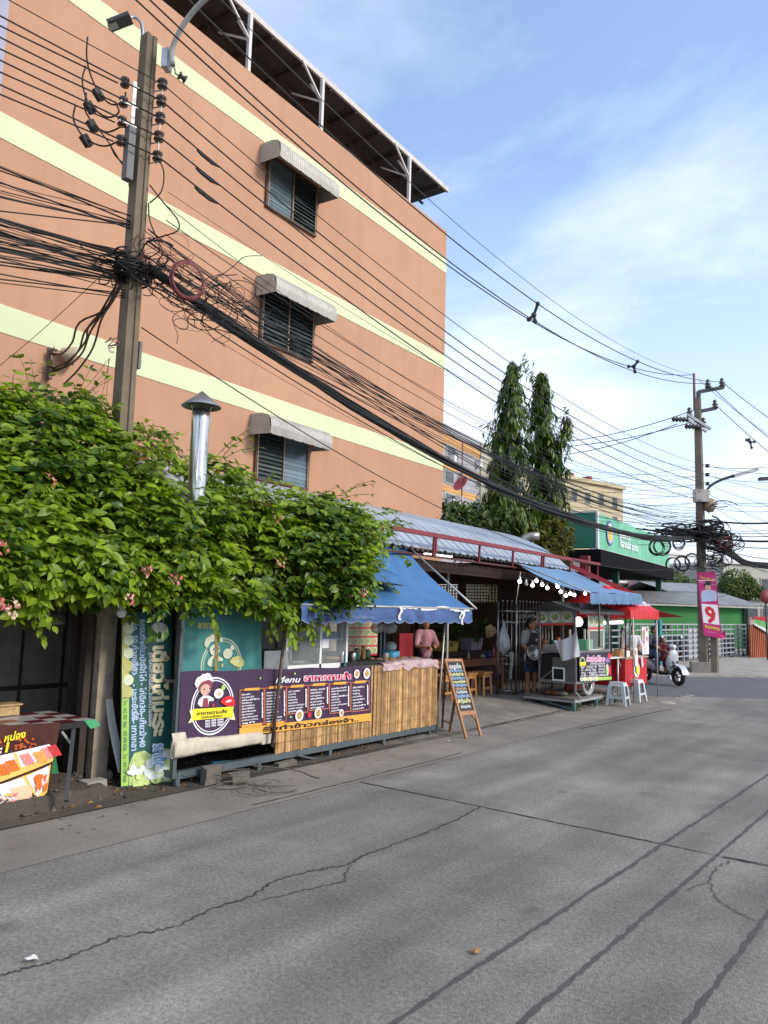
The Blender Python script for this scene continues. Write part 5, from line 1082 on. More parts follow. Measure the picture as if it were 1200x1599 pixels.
mb.grid(clo, 50, 16); tag(mb.build('plastic_cloth', mat('pink_plastic_cloth', (0.5, 0.36, 0.36), 0.5, var=0.45, scale=12, dirt=0.6, dirtcol=(0.1, 0.07, 0.06))), 'crumpled pinkish plastic cloth over the right end of the bamboo counter', 'cloth')
mb = MB()
for i in range(26): p = V((XF-.15-.3*random.random(), random.uniform(yR-1.1, yR-.15), zt+.04)); mb.ball(p, random.uniform(.015, .045), 6, (1, 1.5, .5))
tag(mb.build('food_scraps', mat('fried_food', (0.22, 0.11, 0.05), 0.6, var=0.6, scale=20), loc=(0, 0, 0)), kind='stuff')
mb = MB(); mb.beam(F(538.5, 1046, XF-.06), F(539, 1018, XF-.06), .02); tag(mb.build('blue_pipe', mat('blue_pvc', (0, 0, 0))), 'short blue upright pipe at the right end of the glass cabinet', 'pipe')
# picture menu and bags behind the cook's station
xm = XF-1.5; pm = thing('picture_menu', 'hanging picture menu with rows of round dishes behind the griddle', 'menu board', F(565, 1025, xm))
mb = MB(); mb.slab([F(541, 1024, xm), F(590, 1020, xm), F(590, 965, xm), F(541, 965, xm)], (-.01, 0, 0)); mb.build('board', mat('menu_cream', (0.36, 0.36, 0.2), 0.5, var=0.2, scale=6), pm)
mb = MB()
for i in range(5):
    for j in range(4):
        u, v = 546+10*i, 973+14*j; mb.mk(1); disc(mb, u, v, 5.2, .004, 1, xm, 14); mb.mk(0 if (i+j) % 3 else 2); disc(mb, u, v, 3.6, .007, 1, xm, 12)
mb.build('dish_picture', [mat('salad_print', (0.3, 0.36, 0.08), 0.5, var=0.5, scale=30), mat('plate_print', (0.6, 0.55, 0.42), 0.5, var=0.2), MATS['curry_print']], pm)
for j in range(4): mb = MB(); pgon(mb, [(541, 982+14*j), (590, 981+14*j), (590, 979+14*j), (541, 980+14*j)], .009, xm); mb.build('caption_strip', RED, pm)
def plastic_bag(u, v0, v1, x, r, lab, m=None):
    a, b_ = F(u, v0, x), F(u, v1, x); h = a.z-b_.z; mb = MB()
    def fn(i, j):
        t = i; ang = j*2*math.pi; rr = r*(.06+.94*min(1, (t/.55)**1.3))*(1 if t < .8 else max(.05, 1-((t-.8)/.2)**2)); rr *= 1+.22*noise.noise((math.cos(ang)*1.6, math.sin(ang)*1.6, t*4+u))+.08*math.sin(ang*7)
        return V((a.x+math.cos(ang)*rr*.8, a.y+math.sin(ang)*rr, a.z-h*t))
    mb.grid(fn, 16, 22); return tag(mb.build('plastic_bag', m or mat('clear_bag', (0.55, 0.56, 0.58), 0.2, var=0.35, scale=14, alpha=.55)), lab, 'bag')
plastic_bag(590, 962, 990, XF-.7, .10, 'left one of two white bags hanging under the blue awning'); plastic_bag(609, 962, 990, XF-.7, .13, 'right one of two white bags hanging under the blue awning')
# blue awning
aw = thing('blue_awning', 'faded blue canvas awning with a scalloped valance over the bamboo counter', 'awning', F(640, 950, -6.0))
XA = -5.98; y0, y1 = Y_(470, 950, XA), Y_(737, 949, XA); zf = F(660, 949.5, XA).z
bk0, bk1 = F(560, 846, -7.35), F(629, 850, -7.35)
def tarp(i, j):
    f = V((XA, y0+(y1-y0)*i, zf)); k = bk0.lerp(bk1, i); p = f.lerp(k, j); p.z -= .10*math.sin(j*math.pi)*(1+.3*math.sin(i*3)); p.z += .02*noise.noise((i*7, j*3, 1))+.012*math.sin(i*26+j*2)*(1-j); return p
MB().grid(tarp, 50, 20).build('canvas', BLUET, aw)
nsc = 15; hv_ = zf-F(660, 973, XA).z
def val(i, j): 
    y = y0+(y1-y0)*i; sc = abs(math.sin(i*nsc*math.pi)); return V((XA+.02*noise.noise((i*20, j, 3))+.015*j, y, zf-.003-(hv_*(.84+.16*sc))*j))
MB().grid(val, 150, 5).build('valance', BLUED, aw)
mb = MB(); 
for i in range(150): a, b_ = val(i/150, 1), val((i+1)/150, 1); mb.tube([a, b_], .006, 4, False)
mb.build('valance_hem', mat('pale_hem', (0.2, 0.25, 0.38), 0.6, var=0.2), aw)
mb = MB()
for i in range(60):
    t = .50+.48*i/60; a = tarp(t, 0); wd = .02+.025*abs(noise.noise((i*.4, 0, 0))); mb.quad(a+V((.008, 0, -wd)), tarp(t+.008, 0)+V((.008, 0, -wd*.8)), tarp(t+.008, 0)+V((.004, 0, .012)), a+V((.004, 0, .012)))
for t, l in ((.50, .17), (.92, .20), (.905, .12)): p = tarp(t, 0)+V((.03, 0, 0)); mb.grid(lambda i, j: p+V((.01*math.sin(i*5), .05*(j-.5)+.02*math.sin(i*7), -l*i)), 8, 2)
mb.build('torn_tape', mat('white_tape', (0.68, 0.66, 0.63), 0.6, var=0.2), aw)
mb = MB(); wtext(mb, 'ร้านอาหาร ดาวยอนแหละ', 536, 966, 6, .03, .03, x=XA); mb.build('faded_lettering', mat('faded_blue_white', (0.16, 0.22, 0.4), 0.6, var=0.6, scale=20), aw)
PIPE = mat('pale_pipe', (0.42, 0.42, 0.4), 0.45, var=0.25, metal=0.4)
MB().tube([bk1+V((.02, .03, .02)), tarp(1, 0)+V((.06, .04, .0))], .016, 6).build('edge_pipe', PIPE, aw)
MB().tube([tarp(0, 0), tarp(1, 0)+V((0, .05, 0))], .014, 6).build('front_pipe', PIPE, aw)
p = G(697, 1094, HZ(-7, 11)); 
pp = thing('awning_post', 'grey steel post with a bent arm carrying the blue awning by the shelter', 'post', p)
zt_ = PL(699, 893, p, FWD).z; MB().tube(smooth_path([p, p+UP*(zt_-.15), p+UP*zt_+V((0, -.05, 0)), PL(655, 885, p, FWD)], 5), .026, 8).build('pipe', PIPE, pp); MB().tube([p+UP*(zt_-.05), PL(718, 868, p, FWD)], .014, 6).build('strut', PIPE, pp)
q = G(683, 1142, .06); tag(MB().tube([q, PL(695, 972, q, FWD)], .014, 6).build('leaning_pole', PIPE), 'thin pale pole slanting from the awning edge down to the counter end', 'pole')
# chalkboard stand
fl, fr_ = G(727, 1153, .005), G(752, 1149, .005); tl, tr = onY(694, 1029.5, fl.y+.02), onY(721, 1029.5, fr_.y-.01)
ab = thing('chalkboard_stand', 'wooden sandwich chalkboard covered with rows of handwriting at the road edge', 'chalkboard', (fl+fr_)/2)
OAK = mat('chalkboard_frame', (0.34, 0.16, 0.07), 0.55, var=0.3, scale=8)
AP = Plane(fl, fr_, tl, tr)
mb = MB()
for a in (0.04, .96): mb.beam(AP.p(a, 0), AP.p(a, 1), .035, .03, AP.n)
mb.beam(AP.p(0, .985), AP.p(1, .985), .04, .03, AP.n); mb.beam(AP.p(0, .30), AP.p(1, .30), .06, .03, AP.n)
mb.slab([AP.p(.08, .28), AP.p(.08, .2), AP.p(.25, .28)], AP.n*-.02); mb.slab([AP.p(.92, .28), AP.p(.75, .28), AP.p(.92, .2)], AP.n*-.02)
mb.build('frame', OAK, ab)
mb = MB(); mb.slab([AP.p(.08, .33), AP.p(.92, .33), AP.p(.92, .965), AP.p(.08, .965)], AP.n*-.012); mb.build('blackboard', mat('blackboard', (0.035, 0.037, 0.038), 0.7, var=0.3, scale=6), ab)
mb = MB(); rows = (('เมนูเด็ด', .88, .075, 0), ('แกงเขียวหวาน', .835, .05, 1), ('ต้มยำกุ้งน้ำข้น', .785, .05, 2), ('ผัดไทยกุ้งสด', .735, .05, 1), ('ข้าวหมูทอดไข่ดาว', .69, .045, 2), ('ข้าวผัดปูพิเศษ', .645, .048, 1), ('สุกี้ทะเลแห้ง', .60, .045, 3), ('ส้มตำไก่ย่าง', .555, .045, 0), ('ก๋วยเตี๋ยวเรือ', .50, .058, 1), ('ยำวุ้นเส้น', .435, .07, 2), ('น้ำสมุนไพร', .37, .045, 0))
for s, b, sz, k in rows: mb.mk(k); AP.text(mb, s, .5, b, sz*AP.h*.95, 'CENTER', .035, .006)
mb.build('handwriting', [mat('white_chalk', (0.62, 0.66, 0.66), 0.9, var=0.3, scale=40), mat('blue_chalk', (0.28, 0.42, 0.62), 0.9, var=0.3, scale=40), mat('yellow_chalk', (0.66, 0.66, 0.32), 0.9, var=0.3, scale=40), mat('orange_chalk', (0.5, 0.3, 0.2), 0.9, var=0.3)], ab)
for (u, v, tp) in ((691, 1136, AP.p(.06, .93)), (702.5, 1143, AP.p(.94, .93))): MB().beam(G(u, v, .05), tp-AP.n*.03, .032, .022).build('back_leg', mat('chalkboard_leg', (0.16, 0.07, 0.035), 0.6, var=0.3), ab)
MB().beam(G(691, 1136, .05).lerp(AP.p(.06, .93), .12), G(702.5, 1143, .05).lerp(AP.p(.94, .93), .12), .03, .012).build('stretcher', OAK, ab)
# ---------------------------------------------------------------- sausage table and shack at the left
XL = -6.56
tbz = onX(97, 1129, XL).z; yr_ = onX(150, 1119, XL).y; bkp = G(84, 1106, tbz)
tt = thing('market_table', 'folding market table under a red checked oilcloth at the left edge', 'table', (XL-.4, 3, 0))
mb = MB(); 
for i in range(14):
    for j in range(5):
        mb.mk((i+j) % 2 if random.random() < .93 else 0); ya, yb = yr_-.18*(i+1), yr_-.18*i; x0_, x1_ = XL-(j+1)*.16, XL-j*.16; mb.quad((x0_, ya, tbz), (x1_, ya, tbz), (x1_, yb, tbz), (x0_, yb, tbz))
mb.build('oilcloth', [mat('grey_check', (0.42, 0.42, 0.41), 0.3, var=0.2, scale=5), mat('red_check', (0.13, 0.02, 0.025), 0.3, var=0.4, scale=5)], tt)
mb = MB(); mb.bb(XL-.79, XL-.01, yr_-2.52, yr_-.01, tbz-.03, tbz-.004); mb.bb(XL-.03, XL, yr_-2.5, yr_, tbz-.06, tbz-.005); mb.build('table_top', BLK, tt)
mb = MB(); mb.quad((XL+.004, yr_-.12, tbz), (XL+.004, yr_, tbz+.0), (XL+.01, yr_+.05, tbz-.06), (XL+.01, yr_-.05, tbz-.08)); mb.build('cloth_corner', mat('green_hem', (0.05, 0.30, 0.12), 0.5, var=0.2), tt)
foot = G(104, 1251, .1); MB().beam((XL-.05, onX(121, 1130, XL).y, tbz-.03), foot, .035, .03).build('leg', STEEL, tt); MB().beam(onX(96, 1142, XL-.04), onX(112, 1163, XL-.04), .025, .02).build('leg_brace', GALV, tt)
MB().beam((XL-.7, yr_-.15, tbz-.03), (XL-.7, yr_-.2, .1), .035, .03).build('leg', STEEL, tt)
MB().beam((XL-.03, yr_-2.3, tbz-.03), (XL-.03, yr_-2.3, .1), .035, .03).build('leg', STEEL, tt); MB().beam((XL-.7, yr_-2.3, tbz-.03), (XL-.7, yr_-2.3, .1), .035, .03).build('leg', STEEL, tt)
XS = XL+.03
sb = thing('sausage_banner', 'vinyl banner printed with trays of grilled sausages hanging from the left table', 'banner', onX(40, 1200, XS))
def z9(x, y): return x/8, 1090+y/8
mb = MB(); ll, lr = onX(-60, 1297, XS), onX(74, 1242, XS); ul, ur = onX(-60, 1137, XS), onX(96, 1128, XS)
def sbn(i, j): p = ul.lerp(ur, i).lerp(ll.lerp(lr, i), j); return p+V((.02*math.sin(i*5+1)*j-.006, 0, 0))
mb.grid(lambda i, j: ul.lerp(ur, i).lerp(ll.lerp(lr, i), j)-V((.006, 0, 0)), 20, 10); mb.build('vinyl_sheet', mat('ember_print', (0.075, 0.022, 0.016), 0.35, var=0.5, scale=6), sb)
def zp(mb, pts, d): mb.poly([onX(*z9(x, y), XS+d) for x, y in pts])
mb = MB()
mb.mk(4)
for k in range(46): x, y = random.uniform(-150, 480), random.uniform(480, 640); zp(mb, [(x+random.uniform(10, 30)*math.cos(t), y-x*.18+40+random.uniform(8, 20)*math.sin(t)) for t in (0, 1, 2, 3, 4, 5)], .002+.0002*k)
mb.mk(3); zp(mb, [(-300, 880), (0, 740), (600, 580), (690, 690), (660, 790), (400, 900), (0, 1050), (-300, 1130)], .006)
mb.mk(0); zp(mb, [(-300, 840), (0, 720), (620, 575), (680, 660), (560, 760), (300, 860), (240, 870), (60, 960), (-300, 1060)], .008)
mb.mk(3); zp(mb, [(170, 690), (205, 682), (270, 860), (235, 880)], .010)
for (x, y, c, n) in ((60, 800, 1, 3), (-60, 850, 1, 3), (245, 720, 2, 3), (410, 690, 5, 3), (510, 640, 2, 2), (580, 615, 6, 3)):
    for k in range(n):
        X0 = x+k*42; Y0 = y-k*10; mb.mk(c); zp(mb, [(X0, Y0), (X0+22, Y0-18), (X0+42, Y0-6), (X0+110, Y0+105), (X0+100, Y0+125), (X0+72, Y0+118)], .012+.001*k)
mb.mk(3); zp(mb, [(-300, 1200), (0, 1090), (560, 870), (640, 830), (590, 1180), (370, 1370), (100, 1490), (-300, 1620)], .006)
mb.mk(0); zp(mb, [(-300, 1180), (0, 1080), (290, 990), (420, 1250), (330, 1350), (0, 1440), (-300, 1530)], .009); zp(mb, [(330, 980), (600, 850), (620, 900), (580, 1090), (470, 1230), (430, 1160)], .009)
for k in range(8): X0 = 130+k*28; Y0 = 1140-k*8; mb.mk(7); zp(mb, [(X0, Y0), (X0+18, Y0-12), (X0+34, Y0), (X0+140, Y0+200), (X0+120, Y0+212)], .012+.0006*k)
for k in range(14): X0, Y0 = random.uniform(420, 560), random.uniform(980, 1120); mb.mk(1); zp(mb, [(X0, Y0), (X0+40, Y0-40), (X0+55, Y0-20), (X0+20, Y0+80)], .012+.0006*k)
for k in range(30): X0, Y0 = random.uniform(-200, 180), random.uniform(1190, 1330); mb.mk(random.choice((2, 3, 7, 8))); zp(mb, [(X0, Y0), (X0+30, Y0-25), (X0+60, Y0), (X0+30, Y0+30)], .012+.0004*k)
mb.build('food_print', [mat('tray_print', (0.72, 0.74, 0.78), 0.35, var=0.12), mat('orange_sausage', (0.75, 0.17, 0.03), 0.35, var=0.25, scale=30), mat('pink_sausage', (0.75, 0.27, 0.25), 0.35, var=0.2, scale=30), mat('yellow_tray', (0.78, 0.52, 0.12), 0.35, var=0.15), mat('ember_spark', (0.55, 0.10, 0.02), 0.4, var=0.5, scale=40), mat('amber_sausage', (0.78, 0.36, 0.09), 0.35, var=0.2, scale=30), mat('red_sausage', (0.6, 0.05, 0.05), 0.35, var=0.2, scale=30), mat('pale_sausage', (0.8, 0.55, 0.36), 0.35, var=0.15, scale=30), mat('brown_bean', (0.25, 0.11, 0.06), 0.35, var=0.4)], sb)
def zt9(mb, s, x, y, h, bold, al='LEFT', slope=0.0, shear=0.15):
    p = onX(*z9(x, y), XS+.012); hh = onX(*z9(x, y-h), XS).z-onX(*z9(x, y), XS).z; text_mb(mb, s, p, (0, 1, slope), UP, hh*1.3, al, bold, shear)
mb = MB(); zt9(mb, 'หน่อง', 318, 490, 92, .03, 'RIGHT', .1); zt9(mb, '1', 42, 680, 120, .05, slope=.1); mb.build('yellow_lettering', mat('strong_yellow', (0, 0, 0)), sb)
mb = MB(); zt9(mb, ':', -8, 690, 100, .05, slope=.1); mb.build('white_lettering', WHT, sb)
mb = MB(); p = G(8, 1118, tbz); mb.obox(p+UP*.06, V((.07, 0, 0)), V((0, .1, 0)), UP*.05); mb.bb(p.x-.09, p.x+.09, p.y-.12, p.y+.12, p.z+.1, p.z+.115); tag(mb.build('wicker_basket', mat('wicker', (0.45, 0.3, 0.14), 0.7, var=0.5, scale=30)), 'small pale basket on the checked table at the left edge', 'basket')
mb = MB(); mb.quad(onX(80, 1178, XS-.25), onX(91, 1208, XS-.25), onX(91, 1210, XS-.35), onX(80, 1180, XS-.35)); mb.slab([onX(80, 1208, XS-.2), onX(92, 1208, XS-.2), onX(86, 1172, XS-.2), onX(82, 1172, XS-.2)], (-.01, 0, 0)); tag(mb.build('green_net', wavemat('green_netting', (0.04, 0.25, 0.09), 'DIAGONAL', 30, .5)), 'scrap of green netting hanging under the left table', 'net')
# weathered posts and boards between the table and the sign
for k, (ut, ub, vb, x, wd, m_, lb) in enumerate(((146, 148, 1240, -7.02, .17, 'PLK', 'wide weathered plank post between the sausage table and the green sign'), (128, 119, 1232, -7.1, .07, 'PLD', 'narrow dark plank leaning beside the wide weathered post'), (112, 108, 1200, -7.5, .12, 'PLD', 'dark board standing in the gloom behind the left table'))):
    p = onX(ub, vb, x); mb = MB(); mb.beam((x, p.y, 0.02), (x-.02, p.y+.02, 2.2), wd, .1, (1, 0, 0)); tag(mb.build('wooden_post', mat('weathered_plank', (0.34, 0.28, 0.21), 0.9, var=0.4, scale=5, dirt=.5) if m_ == 'PLK' else mat('dark_plank', (0.05, 0.038, 0.03), 0.9, var=0.4, scale=5)), lb, 'post')
mb = MB(); a, b_ = G(187, 1207, .15), onX(172, 980, -7.25); mb.grid(lambda i, j: a.lerp(b_, i)+V((-.02, .10*j*(1-i*.4), 0))+V((0, -.09*math.sin(i*math.pi), 0)), 16, 2); tag(mb.build('white_sheet', mat('white_sheet', (0.6, 0.58, 0.54), 0.5, var=0.15)), 'bent white plastic sheet standing behind the green sign', 'sheet')
mb = MB(); a = G(166, 1200, .1)+V((-.15, 0, 0)); mb.slab([a+V((0, -.1, 0)), a+V((0, .16, 0)), a+V((-.06, .12, .36)), a+V((-.06, 0, .42)), a+V((-.06, -.08, .34))], (-.02, 0, 0)); tag(mb.build('brown_board', mat('brown_board', (0.16, 0.09, 0.05), 0.8, var=0.3)), 'rounded brown board leaning behind the bricks', 'board')
mb = MB(); mb.bb(-6.93, -6.91, onX(278, 1100, -6.9).y-.05, onX(278, 1100, -6.9).y+.06, .25, 1.45); tag(mb.build('white_board', mat('white_sheet', (0, 0, 0))), 'narrow white board standing between the green sign and the slotted post', 'board')
p = onX(190, 957, -6.5); bu = thing('light_bulb', 'white globe bulb hanging under the creeper above the green sign', 'bulb', p); MB().ball(p, .048, 14).build('globe', mat('opal_glass', (0.7, 0.69, 0.64), 0.3, var=0.03), bu); MB().lathe(p+UP*.035, [(.03, 0), (.028, .05), (.018, .07), (.018, .1)], 12).build('socket', WFRAME, bu); MB().tube([p+UP*.13, p+V((-.05, 0, .35))], .005, 4).build('flex', CABLE, bu)
# shack: back wall, side, low roof, blue cloth
sh = thing('market_shack', 'dark plank shack under the creeper behind the left table', 'shack', (-8.2, 4, 0))
PLY = mat('old_plywood', (0.25, 0.23, 0.20), 0.85, var=0.25, scale=2, dirt=.5, dirtcol=(.06, .05, .04))
mb = MB(); mb.bb(-8.65, -8.6, -2, 10.1, 0, 2.3); mb.build('back_wall', PLY, sh)
mb = MB()
for k in range(22): mb.bb(-8.6, -8.585, -1+.5*k, -.97+.5*k, 0, 2.2)
mb.bb(-8.6, -8.57, -2, 10, .78, .83); mb.bb(-8.6, -8.57, -2, 10, .42, .45); mb.build('batten', MATS['dark_plank'], sh)
MB().bb(-8.6, -7.0, 5.35, 5.39, 0.1, 2.2).build('partition', MATS['dark_plank'], sh)
mb = MB(); mb.grid(lambda i, j: V((-6.25-2.5*i, -2+10.6*j, 2.12+.3*i+.015*math.sin(j*220))), 4, 220); mb.build('roof', mat('dark_roof_sheet', (0.05, 0.048, 0.045), 0.7, var=0.3), sh)
MB().bb(-8.58, -8.2, -2, 3.6, 1.05, 1.16).build('shelf', mat('brown_shelf', (0.16, 0.09, 0.05), 0.7, var=0.4), sh)
mb = MB(); yb = onX(84, 930, -6.4).y; mb.grid(lambda i, j: V((-6.4-.04*math.sin(i*19), -1+(yb+1)*i, 2.12-.30*j)), 40, 3); tag(mb.build('blue_cloth', mat('dark_blue_cloth', (0.03, 0.09, 0.24), 0.7, var=0.3, scale=4)), 'dark blue cloth strip hanging under the creeper above the left table', 'cloth')
mb = MB(); p = onX(92, 975, -7.6); mb.tube([p+UP*.45, p+UP*.02], .018, 6); mb.lathe(p, [(.07, 0), (.07, .09), (.02, .1), (.02, .16)], 12); tag(mb.build('hanging_scale', mat('grey_plastic', (0.26, 0.26, 0.25), 0.5, var=0.2)), 'pale grey pipe fitting hanging in the dark above the left table', 'pipe')
p = onX(375, 868, -6.5); mb = MB(); mb.beam(onX(340, 865, -6.5), onX(396, 876, -6.5), .03, .012); tag(mb.build('slotted_bar', GALV), 'short slotted galvanised bar showing through the creeper', 'bar')
# metal flue
b0, b1 = onX(306, 795, -6.42), onX(314.5, 640, -6.42); hgt = b1.z-b0.z
ch = thing('flue_chimney', 'shiny metal flue chimney with a conical cap rising through the creeper', 'chimney', (b0.x, b0.y, b0.z-.8)); c0 = V((b0.x, (b0.y+b1.y)/2, b0.z-.8)); rr = .092
FLUE = mat('flue_metal', (0.58, 0.57, 0.55), 0.24, var=0.12, scale=3, metal=0.95, dirt=0.25, dirtcol=(0.2, 0.18, 0.16))
mb = MB(); mb.lathe(c0, [(rr, 0)]+[(rr+(.004 if k % 2 else 0)+.0015*math.sin(k), (hgt+.8)*k/14) for k in range(1, 15)]+[(rr*.93, hgt+.8), (rr*.93, hgt+.3)], 28); mb.tube([c0+V((rr*.72, -rr*.7, 0)), c0+V((rr*.72, -rr*.7, hgt+.78))], .006, 4); mb.build('pipe', FLUE, ch)
mb = MB(); mb.lathe(c0+UP*(hgt+.83), [(rr*2.25, 0), (rr*2.2, .012), (.01, .17), (.01, .165), (rr*2.1, .0)], 28); mb.build('cap', mat('cap_metal', (0.3, 0.3, 0.31), 0.4, var=0.15, metal=0.7), ch)
mb = MB()
for k in range(3): t = k*2.09+.4; d = V((math.cos(t), math.sin(t), 0)); mb.tube([c0+d*rr+UP*(hgt+.75), c0+d*rr*1.5+UP*(hgt+.88)], .006, 4)
mb.build('cap_stay', FLUE, ch)
# ---------------------------------------------------------------- open restaurant shelter with a barrel roof
random.seed(21)
E0 = V((-7.25, 10, 0))
def EP(u, v): return PL(u, v, E0, BN)
def S(s, o, z): return E0+BD*s+BN*o+UP*z
eA, eB = EP(612, 846), EP(896, 892); ze = (eA.z+eB.z)/2; sA = -4.5; sB = (eB-E0).dot(BD)
zrail = (EP(640, 830).z+EP(870, 873).z)/2
sh = thing('restaurant_shelter', 'open restaurant shelter with a pale barrel roof and a dark red steel eave', 'shelter', S(0, -2, 0))
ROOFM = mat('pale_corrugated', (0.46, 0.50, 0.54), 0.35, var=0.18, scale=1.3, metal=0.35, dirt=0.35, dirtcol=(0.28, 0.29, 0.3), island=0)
MAROON = mat('maroon_steel', (0.20, 0.025, 0.03), 0.5, var=0.25, scale=4)
prof = [(0.05, ze-.02), (-.18, ze+.12), (-.40, ze+.30), (-.8, ze+.56), (-1.3, ze+.78), (-1.9, ze+.93), (-2.6, ze+1.0), (-3.4, ze+.95), (-4.6, ze+.8)]
pp_ = smooth_path([V((a, 0, b)) for a, b in prof], 4)
mb = MB(); nc = 330
def rf(i, j):
    t = j*(len(pp_)-1); k = min(int(t), len(pp_)-2); p = pp_[k].lerp(pp_[k+1], t-k); d = (pp_[k+1]-pp_[k]).normalized()
    r = .028*math.sin(i*2*math.pi*44); return S(sA+(sB-sA)*i, p.x-d.z*r*1.0, p.z+abs(d.x)*r)
mb.grid(rf, nc, len(pp_)-1)
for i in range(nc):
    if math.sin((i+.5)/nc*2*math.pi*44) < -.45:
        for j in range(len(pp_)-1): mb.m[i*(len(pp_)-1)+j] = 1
mb.build('barrel_roof', [ROOFM, mat('shaded_grimy_valley', (0.25, 0.275, 0.30), 0.5, var=0.25, scale=1.3, metal=0.25, dirt=0.4)], sh)  # valleys coloured darker: grime plus painted shade so the ribs show
mb = MB(); mb.beam(S(sA, .16, zrail), S(sB+1.3, .16, zrail), .07, .07); 
for s in (-2.6, -.9, .6, .66, 2.2, 3.6, 5.0, 5.1, sB-.6, sB+.4, sB+1.2): mb.beam(S(s, .16, zrail-.02), S(s, .14, ze-.12), .035)
mb.build('eave_rail', MAROON, sh)
MB().beam(S(sA, .1, ze-.13), S(sB+1.4, .1, ze-.13), .035, .035).build('lower_rail', mat('dark_maroon', (0.07, 0.012, 0.014), .5, var=.3), sh)
mb = MB(); n = int((sB-sA)/.16)
for k in range(n): mb.obox(S(sA+.16*k+.04, .075, ze-.045), BD*.045, BN*.02, UP*.02)
mb.build('eave_trim', mat('black_clip', (0.02, 0.018, 0.018), 0.6, var=0), sh)
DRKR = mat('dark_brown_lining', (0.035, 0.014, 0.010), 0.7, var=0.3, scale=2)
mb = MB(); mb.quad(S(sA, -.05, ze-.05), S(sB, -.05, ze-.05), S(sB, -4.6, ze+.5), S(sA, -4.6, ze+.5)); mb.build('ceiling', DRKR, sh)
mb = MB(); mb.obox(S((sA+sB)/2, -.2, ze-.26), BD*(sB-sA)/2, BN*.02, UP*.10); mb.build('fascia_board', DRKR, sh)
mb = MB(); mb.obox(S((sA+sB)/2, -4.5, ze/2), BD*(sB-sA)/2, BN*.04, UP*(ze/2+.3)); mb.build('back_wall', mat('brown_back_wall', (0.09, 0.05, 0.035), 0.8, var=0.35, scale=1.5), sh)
PST2 = mat('grey_post', (0.2, 0.19, 0.18), 0.5, var=0.2)
for s, o in ((-1.2, -.35), (sB-.1, -.25), (sB-.1, -4.2)): mb = MB(); p = S(s, o, 0); mb.beam(p, p+UP*(ze-.15), .07); mb.build('post', PST2, sh)
# far end: pale pierced blocks let light in, solid panels added to darken the inside
ey = sB+.2
mb = MB()
def E_(u, v): return PL(u, v, S(ey, 0, 0), BD)
zlo = 0.1
wl = MB()
wl.obox(S(ey, -2.4, .45), BN*2.3, BD*.05, UP*.45)
wl.obox(S(ey, -2.4, 2.75), BN*2.3, BD*.05, UP*.28); 
for o in (-4.4, -3.1, -1.75, -.45): wl.obox(S(ey, o, 1.7), BN*.09, BD*.06, UP*1.0)
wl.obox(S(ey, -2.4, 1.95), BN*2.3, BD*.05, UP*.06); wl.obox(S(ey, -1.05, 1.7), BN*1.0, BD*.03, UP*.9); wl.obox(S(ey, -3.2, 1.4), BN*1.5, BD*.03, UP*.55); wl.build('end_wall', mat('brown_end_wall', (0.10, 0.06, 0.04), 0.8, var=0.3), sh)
lt = MB()
for (zl, zh) in ((2.03, 2.45),):
    for k in range(46): lt.obox(S(ey+.01, -4.35+.085*k, (zl+zh)/2), BN*.012, BD*.02, UP*(zh-zl)/2)
    n_ = int((zh-zl)/.08)
    for k in range(n_+1): lt.obox(S(ey+.01, -2.4, zl+.08*k), BN*2.0, BD*.021, UP*.012)
lt.build('lattice', mat('cream_lattice', (0.42, 0.34, 0.22), 0.7, var=0.15), sh)
mb = MB(); p = S(sB-1.7, -1.5, 0)
# fluorescent tube under the roof
a, b_ = EP(663, 865)-BN*.9, EP(706, 868.5)-BN*.9
a = PL(663, 865.5, S(0, -.9, 0), BN); b_ = PL(706, 868.5, S(0, -.9, 0), BN)
tl = thing('fluorescent_tube', 'lit white fluorescent tube under the barrel roof of the shelter', 'lamp', (a+b_)/2)
LITM = mat('lit_tube', (1.0, 0.98, 0.94), 0.4, var=0, emit=3.2)
MB().tube([a, b_], .02, 8).build('tube', LITM, tl); MB().beam(a+UP*.04, b_+UP*.04, .06, .03).build('fixture', WFRAME, tl)
mb = MB(); mb.tube([PL(690, 895, S(0, -.6, 0), BN), PL(718, 868, S(0, -.6, 0), BN)], .015, 6)
# roof cowl
p = PL(838, 852, S(0, -3.2, 0), BN)
cw = thing('roof_cowl', 'bent galvanised exhaust duct sticking out over the end of the barrel roof', 'duct', p-UP*.6)
pts = smooth_path([p-UP*.9, p-UP*.3, PL(822, 848, p, BN)+UP*.0, PL(818, 838, p, BN), PL(826, 832, p, BN), PL(842, 833, p, BN)], 5)
MB().tube([p-UP*.7+SIDE*-.15]+[PL(a, b_, p, FWD) for a, b_ in ((813, 856), (814, 846), (820, 840), (830, 837.5), (842, 837))], .14, 14).build('duct', mat('duct_metal', (0.34, 0.33, 0.31), 0.4, var=0.2, metal=0.6), cw)
